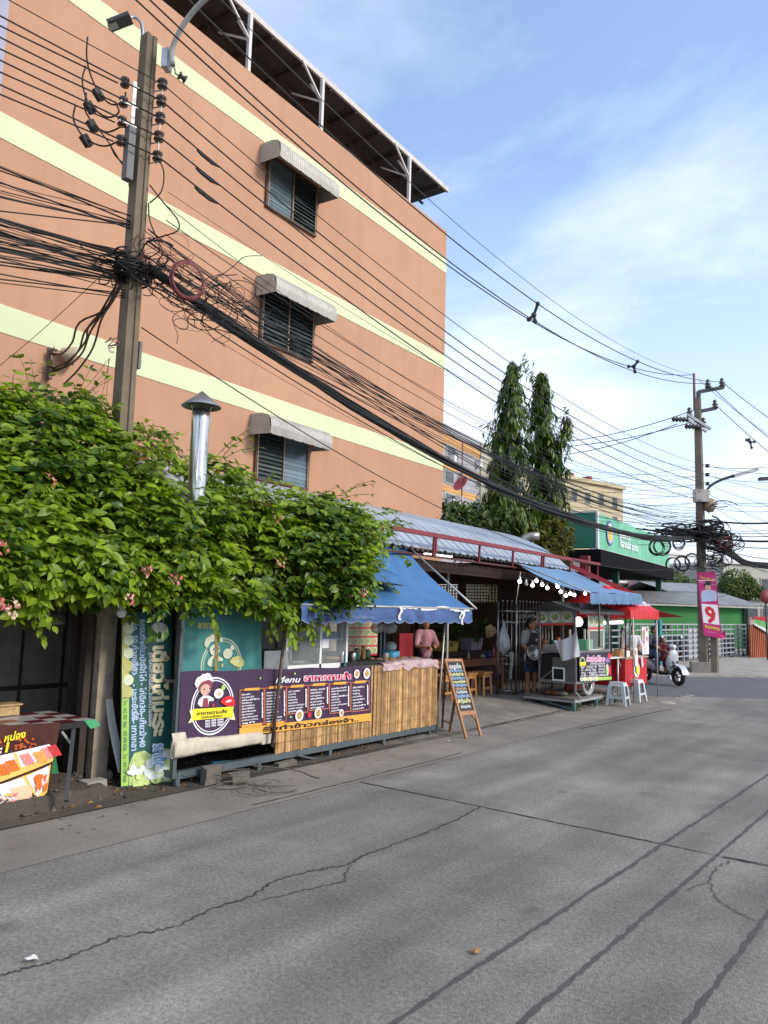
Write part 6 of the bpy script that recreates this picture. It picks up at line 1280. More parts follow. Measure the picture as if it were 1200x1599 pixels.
# plank tables, stools, planters in the shade
FL = lambda x, y: HZ(x, y)
xt = -8.25; y0 = onX(648, 1024, xt).y; y1 = onX(790, 1031, xt).y; zt_ = onX(740, 1030, xt).z
tb_ = thing('plank_table', 'long red brown plank table in the shade of the shelter', 'table', (xt-.35, (y0+y1)/2, 0))
MB().bb(xt-.7, xt, y0, y1, zt_-.04, zt_).build('table_top', WOODR, tb_); MB().bb(xt-.66, xt-.03, y0+.05, y1-.05, zt_-.14, zt_-.04).build('apron', WOODR, tb_)
for y in (y0+.1, y1-.12):
    for x in (xt-.05, xt-.64): mb = MB(); mb.bb(x-.04, x+.04, y-.05, y+.05, FL(x, y), zt_-.04); mb.build('leg', WOODR, tb_)
mb = MB(); y = y1-.12; mb.slab([(xt-.02, y-.05, zt_-.14), (xt-.02, y-.35, zt_-.14), (xt-.02, y-.05, zt_-.40)], (-.05, 0, 0)); mb.build('corner_brace', WOODR, tb_)
def stool(x, y, lab):
    t = thing('wooden_stool', lab, 'stool', (x, y, 0), 'wooden stools under the plank table'); z = FL(x, y)
    MB().bb(x-.16, x+.16, y-.17, y+.17, z+.42, z+.455).build('seat', WOODO, t)
    for i in (-1, 1):
        for j in (-1, 1): MB().beam((x+i*.14, y+j*.15, z), (x+i*.12, y+j*.13, z+.42), .04).build('leg', WOODO, t)
    mb = MB(); mb.bb(x+.11, x+.14, y-.13, y+.13, z+.12, z+.16); mb.bb(x-.13, x+.13, y-.15, y-.12, z+.36, z+.42); mb.bb(x+.11, x+.14, y-.13, y+.13, z+.35, z+.42); mb.build('rail', WOODO, t)
xs_ = -7.95
for (u, lb) in ((690, 'orange wooden stool seen behind the leaning pole of the stall'), (728, 'orange wooden stool partly hidden behind the chalkboard stand'), (752, 'orange wooden stool right of the chalkboard stand'), (709, 'orange wooden stool behind the post of the blue awning')): stool(xs_-.1*(u == 709), onX(u, 1085, xs_).y, lb)
for k, (u, r_, h_, m_, lb) in enumerate(((732, .03, .14, 'clear_jar', 'small clear jar on the plank table'), (762, .07, .09, 'blue_bowl', 'dark blue bowl on the plank table'), (771, .03, .22, 'pink_bottle', 'pink bottle on the plank table by the gate'), (778, .03, .24, 'pink_bottle', 'taller pink bottle behind the gate bars'), (754, .06, .08, 'green_bag', 'pale green packet on the plank table'))):
    p = onX(u, 1022, xt-.25); m_ = mat(m_, {'clear_jar': (.3, .25, .2), 'blue_bowl': (.02, .04, .22), 'pink_bottle': (.45, .10, .15), 'green_bag': (.28, .36, .2)}[m_], .35, var=.2)
    tag(MB().lathe((p.x, p.y, zt_), [(r_*.8, 0), (r_, h_*.15), (r_, h_*.65), (r_*.45, h_*.85), (r_*.45, h_), (.001, h_)], 12).build('jar' if k in (0, 4) else 'bowl' if k == 1 else 'bottle', m_), lb, 'jar' if k in (0, 4) else 'bowl' if k == 1 else 'bottle')
SHRUB = leafmat('shade_plant_leaf', (0.012, 0.035, 0.008), (0.06, 0.12, 0.02), .25)
def plant(c, r, h, n, lab, m=SHRUB, name='potted_plant'):
    mb = MB()
    for i in range(n):
        d = rnd_dir(); p = V(c)+V((d.x*r, d.y*r, h/2+d.z*h/2))*random.uniform(.5, 1); leaf(mb, p, (d+UP*.2+rnd_dir()*.5).normalized(), (UP+rnd_dir()*.6).normalized(), r*.42, r*.2)
    return mb
for (u, v0, x, wd, m_, lb) in ((697, 1008, -9.0, .55, 'yellow_planter', 'yellow box planter on the ledge behind the plank table'), (737, 1003, -9.0, .5, 'grey_planter', 'mauve grey trough planter on the ledge behind the plank table')):
    p = onX(u, v0, x); t = thing('planter', lb, 'planter', p-UP*.25); mm = mat(m_, {'yellow_planter': (.42, .28, .05), 'grey_planter': (.28, .24, .28)}[m_], .6, var=.25)
    mb = MB(); z0_, z1_ = p.z-.2, p.z+.1; w0, w1 = wd*.42, wd*.5; mb.add([(x-.15, p.y-w0, z0_), (x+.12, p.y-w0, z0_), (x+.12, p.y+w0, z0_), (x-.15, p.y+w0, z0_), (x-.18, p.y-w1, z1_), (x+.15, p.y-w1, z1_), (x+.15, p.y+w1, z1_), (x-.18, p.y+w1, z1_)], [[0, 1, 2, 3], [0, 1, 5, 4], [1, 2, 6, 5], [2, 3, 7, 6], [3, 0, 4, 7]]); mb.build('box', mm, t)
    plant((x, p.y, z1_-.02), .38, .5, 120, '').build('foliage', SHRUB, t)
mb = MB(); mb.bb(-9.3, -8.75, onX(680, 1010, -9).y, onX(775, 1010, -9).y, 0, onX(720, 1014, -9).z-.02); tag(mb.build('ledge', DRKR), 'dark ledge carrying the planters behind the plank table', 'ledge')
p = onX(766, 985, -8.3); mb = MB()
for i in range(60): d = rnd_dir(); mb.ball(p+d*.13*random.random()**.5, random.uniform(.02, .04), 6, (1, 1, 1.3))
tag(mb.build('garlic_bunch', mat('garlic', (0.62, 0.42, 0.24), 0.5, var=0.35, scale=20)), 'hanging bunch of pale garlic or onions beside the gate', 'garlic')
# stainless gate
gA, gB, gC = G(777, 1085, .13), G(806, 1087, .12), G(835, 1084, .12)
gt = thing('steel_gate', 'tall stainless steel bar gate with ball finials beside the shelter', 'gate', gA)
INOX = mat('stainless', (0.34, 0.33, 0.32), 0.28, var=0.2, scale=8, metal=0.9)
zg = PL(777, 938, gA, FWD).z
def gate(a, b_, n, name):
    mb = MB(); d = (b_-a)
    for p in (a, b_): mb.tube([p, p+UP*(zg-a.z)], .026, 8)
    for z in (zg-.20, zg-.42, .92, .75, .22): mb.tube([a+UP*(z-a.z), b_+UP*(z-a.z)], .018, 6)
    for k in range(1, n):
        p = a+d*k/n; q = V((p.x, p.y, .22)); mb.tube([q, V((p.x, p.y, zg-.02))], .0105, 6); mb.ball((p.x, p.y, zg), .022, 8)
        for z in (zg-.31, .835): mb.torus((p.x, p.y, z), .05, .01, d, 12, 5)
        for z in (1.45, .6): mb.ball((p.x, p.y, z), .02, 6)
    return mb.build(name, INOX, gt)
gate(gA, gB, 4, 'leaf'); gD = G(862, 1077, .13); gate(gB+V((-.03, .05, 0)), gD, 11, 'leaf')
def hbag(p, h, r, lab, m=None, name='plastic_bag'):
    mb = MB()
    def fn(i, j):
        t = i; ang = j*2*math.pi; rr = r*(.06+.94*min(1, (t/.6)**1.2))*(1 if t < .75 else max(.06, 1-((t-.75)/.25)**2)); rr *= 1+.25*noise.noise((math.cos(ang)*1.6, math.sin(ang)*1.6, t*4+p.x))+.08*math.sin(ang*7)
        return V((p.x+math.cos(ang)*rr*.7, p.y+math.sin(ang)*rr, p.z-h*t))
    mb.grid(fn, 16, 22); return tag(mb.build(name, m or MATS['clear_bag']), lab, 'bag')
p = PL(787, 968, gA+V((.12, 0, 0)), FWD); hbag(p, PL(787, 968, gA, FWD).z-PL(787, 1022, gA, FWD).z, .17, 'clear plastic bag of cups hanging from the steel gate')
mb = MB(); 
for k in range(3): mb.lathe(p+V((-.02+.03*k, -.05+.05*k, -.38-.06*k)), [(.05, 0), (.035, .09), (0, .09)], 10, (random.uniform(-.5, .5), 1, .5))
tag(mb.build('paper_cup', WHT), 'stack of white cups inside the bag on the steel gate', 'cup')
q = PL(798, 1018, gB+V((.08, 0, 0)), FWD); mb = MB(); mb.grid(lambda i, j: q+V((.03*math.sin(j*9+i*2), (j-.5)*.16*(1-.3*i)+.02*math.sin(i*6), -.58*i*(1-.15*j))), 14, 8); tag(mb.build('rag', mat('patterned_rag', (0.36, 0.36, 0.28), 0.8, var=0.6, scale=26)), 'pale patterned rag hanging from the steel gate', 'cloth')
t_ = PL(838, 1040, gC, FWD); tag(MB().tube([gC+V((.05, -.05, 0)), V((gC.x+.05, gC.y-.05, PL(838, 1022, gC, FWD).z))], .022, 8).build('short_post', INOX), 'short steel post at the end of the gate beside the cook', 'post')
# ---------------------------------------------------------------- people
SKIN = mat('skin_tan', (0.36, 0.17, 0.095), 0.5, var=0.12, scale=12); HAIR = mat('black_hair', (0.012, 0.010, 0.010), 0.45, var=0.3, scale=30)
def hand(mb, w, d, n, r=.012, curl=.6):
    """palm and five bent fingers; d points along the hand, n out of its back"""
    d, n = V(d).normalized(), V(n).normalized(); s = d.cross(n).normalized(); w = V(w)
    capsule(mb, w, w+d*.06, .026, .032); 
    for k, (o, l) in enumerate(((-.028, .062), (-.010, .074), (.010, .070), (.027, .055))):
        a = w+d*.075+s*o; b_ = a+(d*math.cos(curl)-n*math.sin(curl))*l*.55; c = b_+(d*math.cos(curl*2)-n*math.sin(curl*2))*l*.5; capsule(mb, a, b_, .0095, .009); capsule(mb, b_, c, .009, .007)
    a = w+d*.03-s*.03; b_ = a+(d*.6-s*.7-n*.2).normalized()*.04; capsule(mb, a, b_, .012, .010); capsule(mb, b_, b_+(d*.9-s*.2-n*.4).normalized()*.03, .010, .008)
def head_parts(t, hc, face, sc=1.0, hair='bun', skin=None, tilt=0):
    """eyes, brows and mouth on the face, hair as its own piece"""
    f = V(face); f.z = 0; f.normalize(); s = f.cross(UP); hc = V(hc)
    mb = MB()
    for k in (-1, 1): mb.ball(hc+f*.083*sc+s*k*.032*sc+UP*.012*sc, .011*sc, 6, (1, 1, .6)); mb.beam(hc+f*.088*sc+s*k*.018*sc+UP*.034*sc, hc+f*.080*sc+s*k*.048*sc+UP*.034*sc, .008*sc, .006*sc)
    mb.build('eyes', HAIR, t)
    mb = MB(); mb.ball(hc+f*.082*sc-UP*.055*sc, .020*sc, 8, (1.0, 1.0, .35)); mb.build('mouth', mat('lips', (0.25, 0.07, 0.06), 0.5, var=0), t)
    mb = MB(); mb.ball(hc-f*.018*sc+UP*.030*sc, .101*sc, 14, (1, 1, 1.06)); mb.ball(hc-f*.055*sc-UP*.02*sc, .085*sc, 12)
    if hair == 'bun': mb.ball(hc-f*.12*sc+UP*.02*sc, .045*sc, 8)
    if hair == 'long': mb.ball(hc-f*.07*sc-UP*.10*sc, .075*sc, 10, (1, 1, 1.6))
    h = remesh_body(mb, 'hair', HAIR, t, .012, 2); return h
def head_mb(mb, hc, face, neck, sc=1.0):
    f = V(face); f.z = 0; f.normalize(); s = f.cross(UP); hc = V(hc)
    mb.ball(hc+UP*.01*sc, .094*sc, 14, (.95, .95, 1.18)); mb.ball(hc+f*.022*sc-UP*.05*sc, .068*sc, 12, (1, 1, 1)); mb.ball(hc+f*.093*sc-UP*.018*sc, .016*sc, 6, (1, 1, 1.3))
    for k in (-1, 1): mb.ball(hc+s*k*.092*sc-UP*.005*sc, .02*sc, 6, (.6, 1, 1.4))
    capsule(mb, neck, hc-UP*.06*sc, .052*sc, .048*sc)
def limb(mb, pts, rr):
    for i in range(len(pts)-1): capsule(mb, pts[i], pts[i+1], rr[i], rr[i+1], 10)
# the cook in her apron by the gate
ft = G(829, 1086, .13); b0 = V((ft.x, ft.y, .13)); Hh = PL(828, 967, b0, FWD).z-.13; k_ = Hh/1.60
sd = SIDE; fw = (-FWD*.9+SIDE*.45).normalized(); lf = fw.cross(UP)*-1; lf = UP.cross(fw)  # her left
pr = thing('person', 'cook in a grey shirt and long dark apron holding a steel bowl by the gate', 'person', b0)
def at_(r, f, z): return b0+lf*(-r)*k_+fw*f*k_+UP*z*k_
mb = MB(); hip = at_(0, 0, .88)
for sgn in (-1, 1): limb(mb, [at_(sgn*.085, 0, .88), at_(sgn*.095, .02, .48), at_(sgn*.09, -.01, .09)], [.088*k_, .06*k_, .04*k_]); limb(mb, [at_(sgn*.09, -.02, .05), at_(sgn*.11, .13, .035)], [.042*k_, .034*k_])
limb(mb, [at_(0, 0, .88), at_(0, .0, 1.08), at_(0, .01, 1.24)], [.14*k_, .125*k_, .13*k_]); limb(mb, [at_(-.13, 0, 1.31), at_(.13, 0, 1.31)], [.068*k_, .068*k_])
hc = at_(.0, .03, 1.50); head_mb(mb, hc, fw+lf*.25, at_(0, 0, 1.30), k_)
eR, wR = at_(.22, .02, 1.05), at_(.17, .20, .93); eL, wL = at_(-.26, .02, 1.06), at_(-.10, .24, 1.05)
limb(mb, [at_(.17, 0, 1.30), eR, wR], [.055*k_, .044*k_, .03*k_]); limb(mb, [at_(-.17, 0, 1.30), eL, wL], [.055*k_, .044*k_, .03*k_])
hand(mb, wR, (fw*.6-UP*.6+lf*.2), lf*-1); hand(mb, wL, (-lf+fw*.5), UP)
remesh_body(mb, 'body', SKIN, pr, .012, 3); head_parts(pr, hc, fw+lf*.25, k_, 'bun')
mb = MB(); limb(mb, [at_(0, 0, .93), at_(0, 0, 1.1), at_(0, .01, 1.25)], [.155*k_, .14*k_, .145*k_]); limb(mb, [at_(-.14, 0, 1.305), at_(.14, 0, 1.305)], [.082*k_, .082*k_])
for sg, e in ((.17, eR), (-.17, eL)): p = at_(sg, 0, 1.30); limb(mb, [p, p.lerp(e, .75)], [.075*k_, .066*k_])
remesh_body(mb, 'shirt', mat('grey_shirt', (0.30, 0.29, 0.29), 0.8, var=0.2, scale=6), pr, .016, 3)
mb = MB(); limb(mb, [at_(0, 0, .90), at_(0, 0, .80)], [.15*k_, .15*k_])
for sg in (-1, 1): limb(mb, [at_(sg*.085, 0, .84), at_(sg*.095, .02, .56)], [.105*k_, .098*k_])
remesh_body(mb, 'shorts', mat('blue_shorts', (0.025, 0.07, 0.16), 0.8, var=0.2), pr, .016, 3)
mb = MB()
def apr(i, j):
    a = (j-.5)*(2.3 if i > .32 else 1.2+i*2.5); z = 1.32-.74*i; r = (.165+.02*i)*k_; return b0+UP*z*k_+fw*(math.cos(a)*r*1.02+.006*math.sin(j*20))+lf*math.sin(a)*r*1.08
mb.grid(apr, 18, 16); mb.grid(lambda i, j: apr(.5+.2*i, .3+.4*j)+fw*.012, 5, 6)
for sg in (-1, 1): mb.tube([apr(0, .5+.5*sg)+fw*.01, at_(-sg*.08, .07, 1.36), at_(-sg*.07, -.06, 1.37)], .012, 4)
mb.build('apron', mat('dark_apron', (0.022, 0.022, 0.024), 0.75, var=0.3, scale=5), pr)
MB().lathe(apr(.2, .55)+fw*.005, [(.0, .006), (.02, .006), (.02, 0)], 12, fw).build('badge', WHT, pr)
mb = MB()
for sg in (-1, 1): limb(mb, [at_(sg*.09, -.04, .028), at_(sg*.115, .15, .026)], [.048*k_, .05*k_])
mb.build('sandals', mat('pale_sandal', (0.42, 0.36, 0.3), 0.7, var=0.2), pr)
bc = wR+fw*.10-UP*.06; bo = tag(MB().lathe(bc, [(.04, 0), (.12, .02), (.155, .07), (.165, .10), (.15, .095), (.11, .03), (.02, .012)], 24, (fw*.75+UP*.45-lf*.25)).build('steel_bowl', STEELB), 'shiny steel bowl held tilted by the cook at the gate', 'bowl')
mb = MB(); c = PL(806, 1027, gB, FWD)+V((.14, .1, 0)); mb.lathe(c, [(.03, 0), (.10, .03), (.13, .09), (.12, .09), (.02, .015)], 18, (fw*.9+UP*.1+lf*.4)); tag(mb.build('steel_ladle', STEELB), 'steel basin edge hanging on the gate left of the cook', 'basin')
# diner in a pink patterned shirt behind the griddle
b0 = V((-8.55, onX(666, 1000, -8.55).y, .14)); k_ = 1.0; fw = (V((.35, .5, 0))).normalized(); lf = UP.cross(fw); ztop = onX(668, 963, -8.55).z; drop = ztop-1.58
pinkb0, pinktop = b0.copy(), ztop
rc_ = thing('red_chair', 'red chair back standing in the shade behind the person in pink', 'chair', b0+V((-.3, -.35, 0)))
MB().bb(b0.x-.32, b0.x-.28, b0.y-.5, b0.y-.05, .55, 1.25+drop).build('backrest', mat('red_vinyl', (0.22, 0.015, 0.02), 0.4, var=0.15), rc_); MB().bb(b0.x-.3, b0.x+.1, b0.y-.5, b0.y-.05, .42, .47).build('seat', MATS['red_vinyl'], rc_)
for i, j in ((-.29, -.48), (-.29, -.07), (.08, -.48), (.08, -.07)): MB().beam((b0.x+i, b0.y+j, .1), (b0.x+i, b0.y+j, .43), .03).build('leg', STEEL, rc_)
# ---------------------------------------------------------------- platform, noodle cart, red counter, awnings, stools, scooter
random.seed(31)
XC = -6.0
pf = G(902, 1112); zpf = PL(902, 1092, pf, FWD).z; yq = pf.y
def C_(u, v, x=XC): return onX(u, v, x)
def D_(u, v, y=None): return onY(u, v, yq+.08 if y is None else y)
plat = thing('steel_platform', 'low steel framed platform carrying the noodle cart over the sloping kerb', 'platform', (XC-.8, yq+1.2, 0))
xl = onY(818, 1083, yq).x; ye = yq+2.1
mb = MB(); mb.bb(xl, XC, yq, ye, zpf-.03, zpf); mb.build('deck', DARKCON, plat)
mb = MB(); mb.bb(xl, XC+.01, yq-.01, yq+.03, zpf-.075, zpf-.031); mb.bb(XC-.03, XC+.012, yq+.03, ye, zpf-.075, zpf-.031); mb.build('rim', GALV, plat)
TEALS = mat('teal_steel', (0.10, 0.19, 0.20), 0.5, var=0.25, metal=0.3)
for (x, y) in ((XC-.02, yq+.02), (XC-.02, yq+1.05), (XC-.02, ye-.05)): MB().bb(x-.025, x+.025, y-.025, y+.025, -.0, zpf-.07).build('leg', TEALS, plat)
mb = MB(); mb.beam((XC-.02, yq+1.05, .1), (XC-.02, yq+1.35, zpf-.07), .03, .02); mb.beam((XC-.05, yq+.02, .04), (XC-.75, yq+.02, zpf-.07), .04, .02); mb.beam((XC-.02, yq+.05, .09), (XC-.02, yq+.3, zpf-.07), .03, .02); mb.build('brace', TEALS, plat)
mb = MB(); c = V((XC+.02, yq+.12, .0))
for i in range(40): leaf(mb, c+V((random.uniform(-.05, .05), random.uniform(-.06, .06), random.uniform(.0, .14))), rnd_dir(), UP, .05, .028)
tag(mb.build('weed', leafmat('weed_leaf', (0.04, 0.10, 0.01), (0.16, 0.30, 0.03))), 'small green weed growing at the platform leg', 'weed')
# cart
y1 = onX(953, 1040, XC).y; xb = onY(843, 1030, yq+.08).x; y0 = yq+.08
zt_ = C_(903, 1019).z; zb_ = C_(905, 1066).z; zroof = C_(920, 955).z
cart = thing('noodle_cart', 'wheeled noodle cart with a dark gabled roof and dish pictures under it', 'food cart', (XC-.5, (y0+y1)/2, zpf))
mb = MB()
for (x, y) in ((XC-.02, y0), (XC-.02, y1), (xb, y0), (xb, y1)): mb.beam((x, y, zpf+.12), (x, y, zroof), .035)
for z in (zt_, zb_):
    for a, b_ in (((XC-.02, y0), (XC-.02, y1)), ((xb, y0), (xb, y1)), ((XC-.02, y0), (xb, y0)), ((XC-.02, y1), (xb, y1))): mb.beam((*a, z), (*b_, z), .04, .05)
mb.beam((XC-.02, y0, zt_-.02), (xb, y0, zb_), .02); mb.beam((XC-.02, y0, zpf+.12), (XC+.06, y0+.1, zpf), .03)
mb.build('frame', mat('cart_steel', (0.25, 0.25, 0.25), 0.45, var=0.3, metal=0.6), cart)
mb = MB(); mb.bb(xb, XC-.02, y0, y1, zt_-.03, zt_-.005); mb.build('counter_top', STEELB, cart)
mb = MB(); mb.bb(xb+.03, XC-.05, y0+.05, y1-.03, zb_+.03, zt_-.05); mb.build('unlit_cupboard', BLK, cart)  # near-black block stands for the unlit space under the counter
pA, pB = D_(864, 1022, y0), D_(904, 1064, y0)
mb = MB(); mb.bb(pA.x, pB.x-.05, y0-.02, y0+.045, pB.z-.0, pA.z-.05); mb.build('side_panel', mat('sheet_steel', (0.22, 0.22, 0.22), 0.35, var=0.3, scale=4, metal=0.7), cart)
a, b_ = D_(866, 1060, y0), D_(881, 1045, y0); mb = MB(); mb.bb(a.x-.03, b_.x+.03, y0-.03, y0-.02, a.z-.03, b_.z+.03); hz = mb.build('hatch_frame', WFRAME, cart); MB().bb(a.x, b_.x, y0-.035, y0-.03, a.z, b_.z).build('hatch_opening', DARK, hz)
mb = MB(); rx0, rx1 = D_(822, 955, y0-.3).x, XC+.22; ym = (y0+y1)/2; xm = (rx0+rx1)/2
ra, rb = y0-.35, y1+.25; ze_ = zroof-.02; zk = zroof+.15
for (xa, xz) in ((rx0, xm), (xm, rx1)):
    za, zz = (ze_, zk) if xa == rx0 else (zk, ze_); mb.slab([(xa, ra, za), (xz, ra, zz), (xz, rb, zz), (xa, rb, za)], (0, 0, .02))
mb.build('roof', mat('dark_cart_roof', (0.035, 0.037, 0.04), 0.5, var=0.3), cart)
mb = MB()
for i in range(60):
    t = i/60; y = ra+(rb-ra)*t; mb.add([(rx1, y, ze_), (rx1, y+(rb-ra)/60, ze_), (rx1+.004, y+(rb-ra)/120, ze_-.045)], [[0, 1, 2]])
mb.build('roof_fringe', MATS['dark_cart_roof'], cart)
# picture panels
def panel(P, parts, n, name='dish_panel'):
    o = MB(); o.slab([P.p(0, 0), P.p(1, 0), P.p(1, 1), P.p(0, 1)], P.n*-.012); b = o.build(name, mat('panel_print', (0.36, 0.40, 0.34), 0.45, var=0.35, scale=9), parts)
    m_ = MB(); m_.mk(3); P.rect(m_, 0, 1, 0, .15, .004)
    for k in range(n):
        cx_ = (k+.5)/n; m_.mk(0); P.disc(m_, cx_, .57, .40/n, .36, .004); m_.mk(1); P.disc(m_, cx_, .57, .29/n, .25, .007)
        for j in range(9): m_.mk(random.choice((2, 2, 4, 0))); P.disc(m_, cx_+random.uniform(-.18, .18)/n, .57+random.uniform(-.16, .16), .06/n, .05, .009+.0005*j, 7)
    m_.build('dish_picture', [mat('bowl_print', (0.62, 0.66, 0.62), 0.5, var=0.2), mat('soup_print', (0.35, 0.36, 0.10), 0.5, var=0.4, scale=20), mat('herb_print', (0.08, 0.26, 0.05), 0.5, var=0.3), mat('caption_red', (0.55, 0.05, 0.04), 0.5, var=.2), mat('meat_print', (0.3, 0.14, 0.07), 0.5, var=.3)], b)
bl, br, tl = D_(839, 977, y0), D_(897, 976, y0), D_(838, 955, y0); panel(Plane(bl, br, tl), cart, 3)
bl, br, tl = C_(919.5, 983), C_(943.5, 982), C_(919.5, 961); panel(Plane(bl, br, tl), cart, 3)
mb = MB(); gy0, gy1 = C_(921, 1018).y, C_(943, 1018).y; gz1 = C_(921, 984).z
for y in (gy0, gy1):
    for x in (XC-.02, XC-.4): mb.bb(x-.015, x+.015, y-.02, y+.02, zt_, gz1)
for z in (zt_+.02, gz1): mb.bb(XC-.035, XC-.005, gy0, gy1, z-.02, z+.02)
mb.build('case_frame', mat('cream_frame', (0.55, 0.53, 0.42), 0.5, var=0.15), cart); MB().bb(XC-.024, XC-.02, gy0+.02, gy1-.02, zt_+.04, gz1-.02).build('case_pane', GLASS, cart)
MB().bb(XC-.3, XC-.1, gy0+.1, gy1-.3, zt_, zt_+.22).build('green_box', mat('mint_box', (0.14, 0.42, 0.26), 0.5, var=0.2), cart)
wh = V((XC-.06, C_(921, 1075, XC).y+.05, 0)); R_ = .30
w_ = MB(); w_.torus((wh.x, wh.y, zpf+R_), R_-.035, .038, (1, 0, 0), 28, 8); wo = w_.build('wheel', mat('grey_tyre', (0.30, 0.29, 0.27), 0.7, var=0.2), cart)
w_ = MB(); w_.torus((wh.x, wh.y, zpf+R_), R_-.08, .014, (1, 0, 0), 26, 6); w_.lathe((wh.x-.05, wh.y, zpf+R_), [(.04, 0), (.04, .1), (0, .1)], 10, (1, 0, 0))
for k in range(10): t = k*math.pi/5; w_.tube([(wh.x, wh.y, zpf+R_), (wh.x, wh.y+math.cos(t)*(R_-.08), zpf+R_+math.sin(t)*(R_-.08))], .006, 4)
w_.build('rim', STEELB, wo)
# menu sign on the front of the cart
ms = thing('cart_menu_sign', 'black cart menu with pink heading and rows of white writing above the wheel', 'sign', C_(928, 1066))
bl, br, tl, tr = C_(903.5, 1064), C_(953, 1062), C_(902, 1019.5), C_(952, 1018); off = V((.03, 0, 0)); MP = Plane(bl+off, br+off, tl+off, tr+off)
mb = MB(); mb.slab([MP.p(0, 0), MP.p(1, 0), MP.p(1, 1), MP.p(0, 1)], MP.n*-.015); mb.build('board', mat('cart_black_print', (0.03, 0.02, 0.035), 0.4, var=0.3), ms)
mb = MB(); mb.mk(0); MP.rect(mb, .55, 1, .02, .13, .004); mb.mk(1)
for k in range(6): mb.mk(1 if k % 2 else 4); MP.disc(mb, .05+.09*k, .08, .055, .075, .005+.0006*k, 12)
mb.mk(2); MP.disc(mb, .88, .72, .07, .10, .006, 8); mb.mk(3); MP.disc(mb, .93, .86, .06, .12, .007, 6); MP.disc(mb, .95, .35, .04, .2, .007, 8); mb.mk(4); MP.disc(mb, .86, .38, .05, .22, .006, 10); mb.mk(5); MP.disc(mb, .82, .3, .025, .15, .009, 8)
mb.mk(4); MP.ring(mb, .09, .66, .085, .2, .02, .006); mb.mk(6); MP.rect(mb, .0, .18, .55, .68, .010)
mb.build('picture', [LGREEN, CREAM, mat('violet_print', (0.25, 0.16, 0.5), 0.5, var=.2), RED, FADED, mat('green_herb', (0.1, 0.35, 0.06), .5, var=.2), MATS['strong_yellow']], ms)
def mtext(mb, s, a, b, h, a1, bold=.03, d=.011): text_mb(mb, s, MP.p(a, b, d), MP.r, MP.u, h, 'LEFT', bold, 0, 0, (MP.p(a1, b)-MP.p(a, b)).length)
mb = MB(); mb.mk(0); mtext(mb, 'ก๋วยเตี๋ยวไก่มะระ', .20, .70, MP.h*.24, .79, .09); mb.mk(1); mtext(mb, 'ก๋วยเตี๋ยวไก่มะระ', .205, .70, MP.h*.24, .785, .015, .015); mb.build('heading', [WHT, PINKP], ms)
mb = MB()
for s, a, b, a1 in (('สูตรโบราณ อร่อยมาก', .30, .585, .78), ('ธรรมดา 50', .20, .48, .50), ('พิเศษ 60', .56, .48, .78), ('ไก่ - น่องไก่ ใหญ่', .03, .375, .48), ('เกาเหลา', .56, .375, .78), ('หมู - หมูตุ๋น', .03, .27, .50), ('ข้าวเปล่า', .56, .27, .78), ('มะระ - ลูกชิ้นรวมพิเศษ', .03, .17, .80)): mtext(mb, s, a, b, MP.h*.115, a1, .012)
mb.build('price_rows', WHT, ms)
# white cloth hung over the cart corner
cl = [D_(865, 988, y0-.06), D_(900, 984, y0-.06)]
def cloth(i, j):
    # i along the top edge, j down
    top = D_(866, 1000, y0-.07).lerp(D_(903, 984, y0-.07), i); bot = D_(878, 1033, y0-.10).lerp(D_(906, 1025, y0-.10), i); p = top.lerp(bot, j); p.z -= .16*math.sin(i*math.pi)*(1-j)*.4; p.y += .035*math.sin(i*11+j*3)-.02; return p
mb = MB(); mb.grid(cloth, 24, 20); tag(mb.build('white_cloth', mat('white_cotton', (0.62, 0.61, 0.62), 0.85, var=0.12, scale=5)), 'white cloth drying over the front corner of the noodle cart', 'cloth')
mb = MB(); p = D_(858, 1018, y0+.1); mb.box((p.x+.1, p.y+.1, zt_+.06), (.42, .3, .11)); tag(mb.build('food_tray', mat('tray_grey', (0.3, 0.27, 0.24), 0.5, var=0.4)), 'grey tray of food on the noodle cart beside the cook', 'tray')
for k in range(6):
    x = XC-.2-.14*k; mb = MB().lathe((x, y0+.25+.1*(k % 2), zt_), [(.05, 0), (.06, .02), (.055, .16+.03*(k % 3)), (.03, .2+.03*(k % 3)), (0, .2+.03*(k % 3))], 10); tag(mb.build('sauce_jar', random.choice((WOODR, BLK, MATS['clear_jar'], MATS['green_cup']))), 'small sauce jar in the row on the noodle cart', 'jar', 'sauce jars on the noodle cart')
for k, (u, v, lb) in enumerate(((878, 1073, 'grey stone under the noodle cart left of its wheel'), (855, 1077, 'brown sandal left under the noodle cart'), (868, 1076, 'brown block under the noodle cart'))):
    p = D_(u, v+5, y0+.15); MBx = MB(); MBx.ball((p.x, p.y, zpf+.05), .09, 9, (1.3, .9, .55)); tag(MBx.build('stone' if k != 1 else 'sandal', (DARKCON, WOODD, WOODR)[k]), lb, 'stone' if k != 1 else 'sandal')
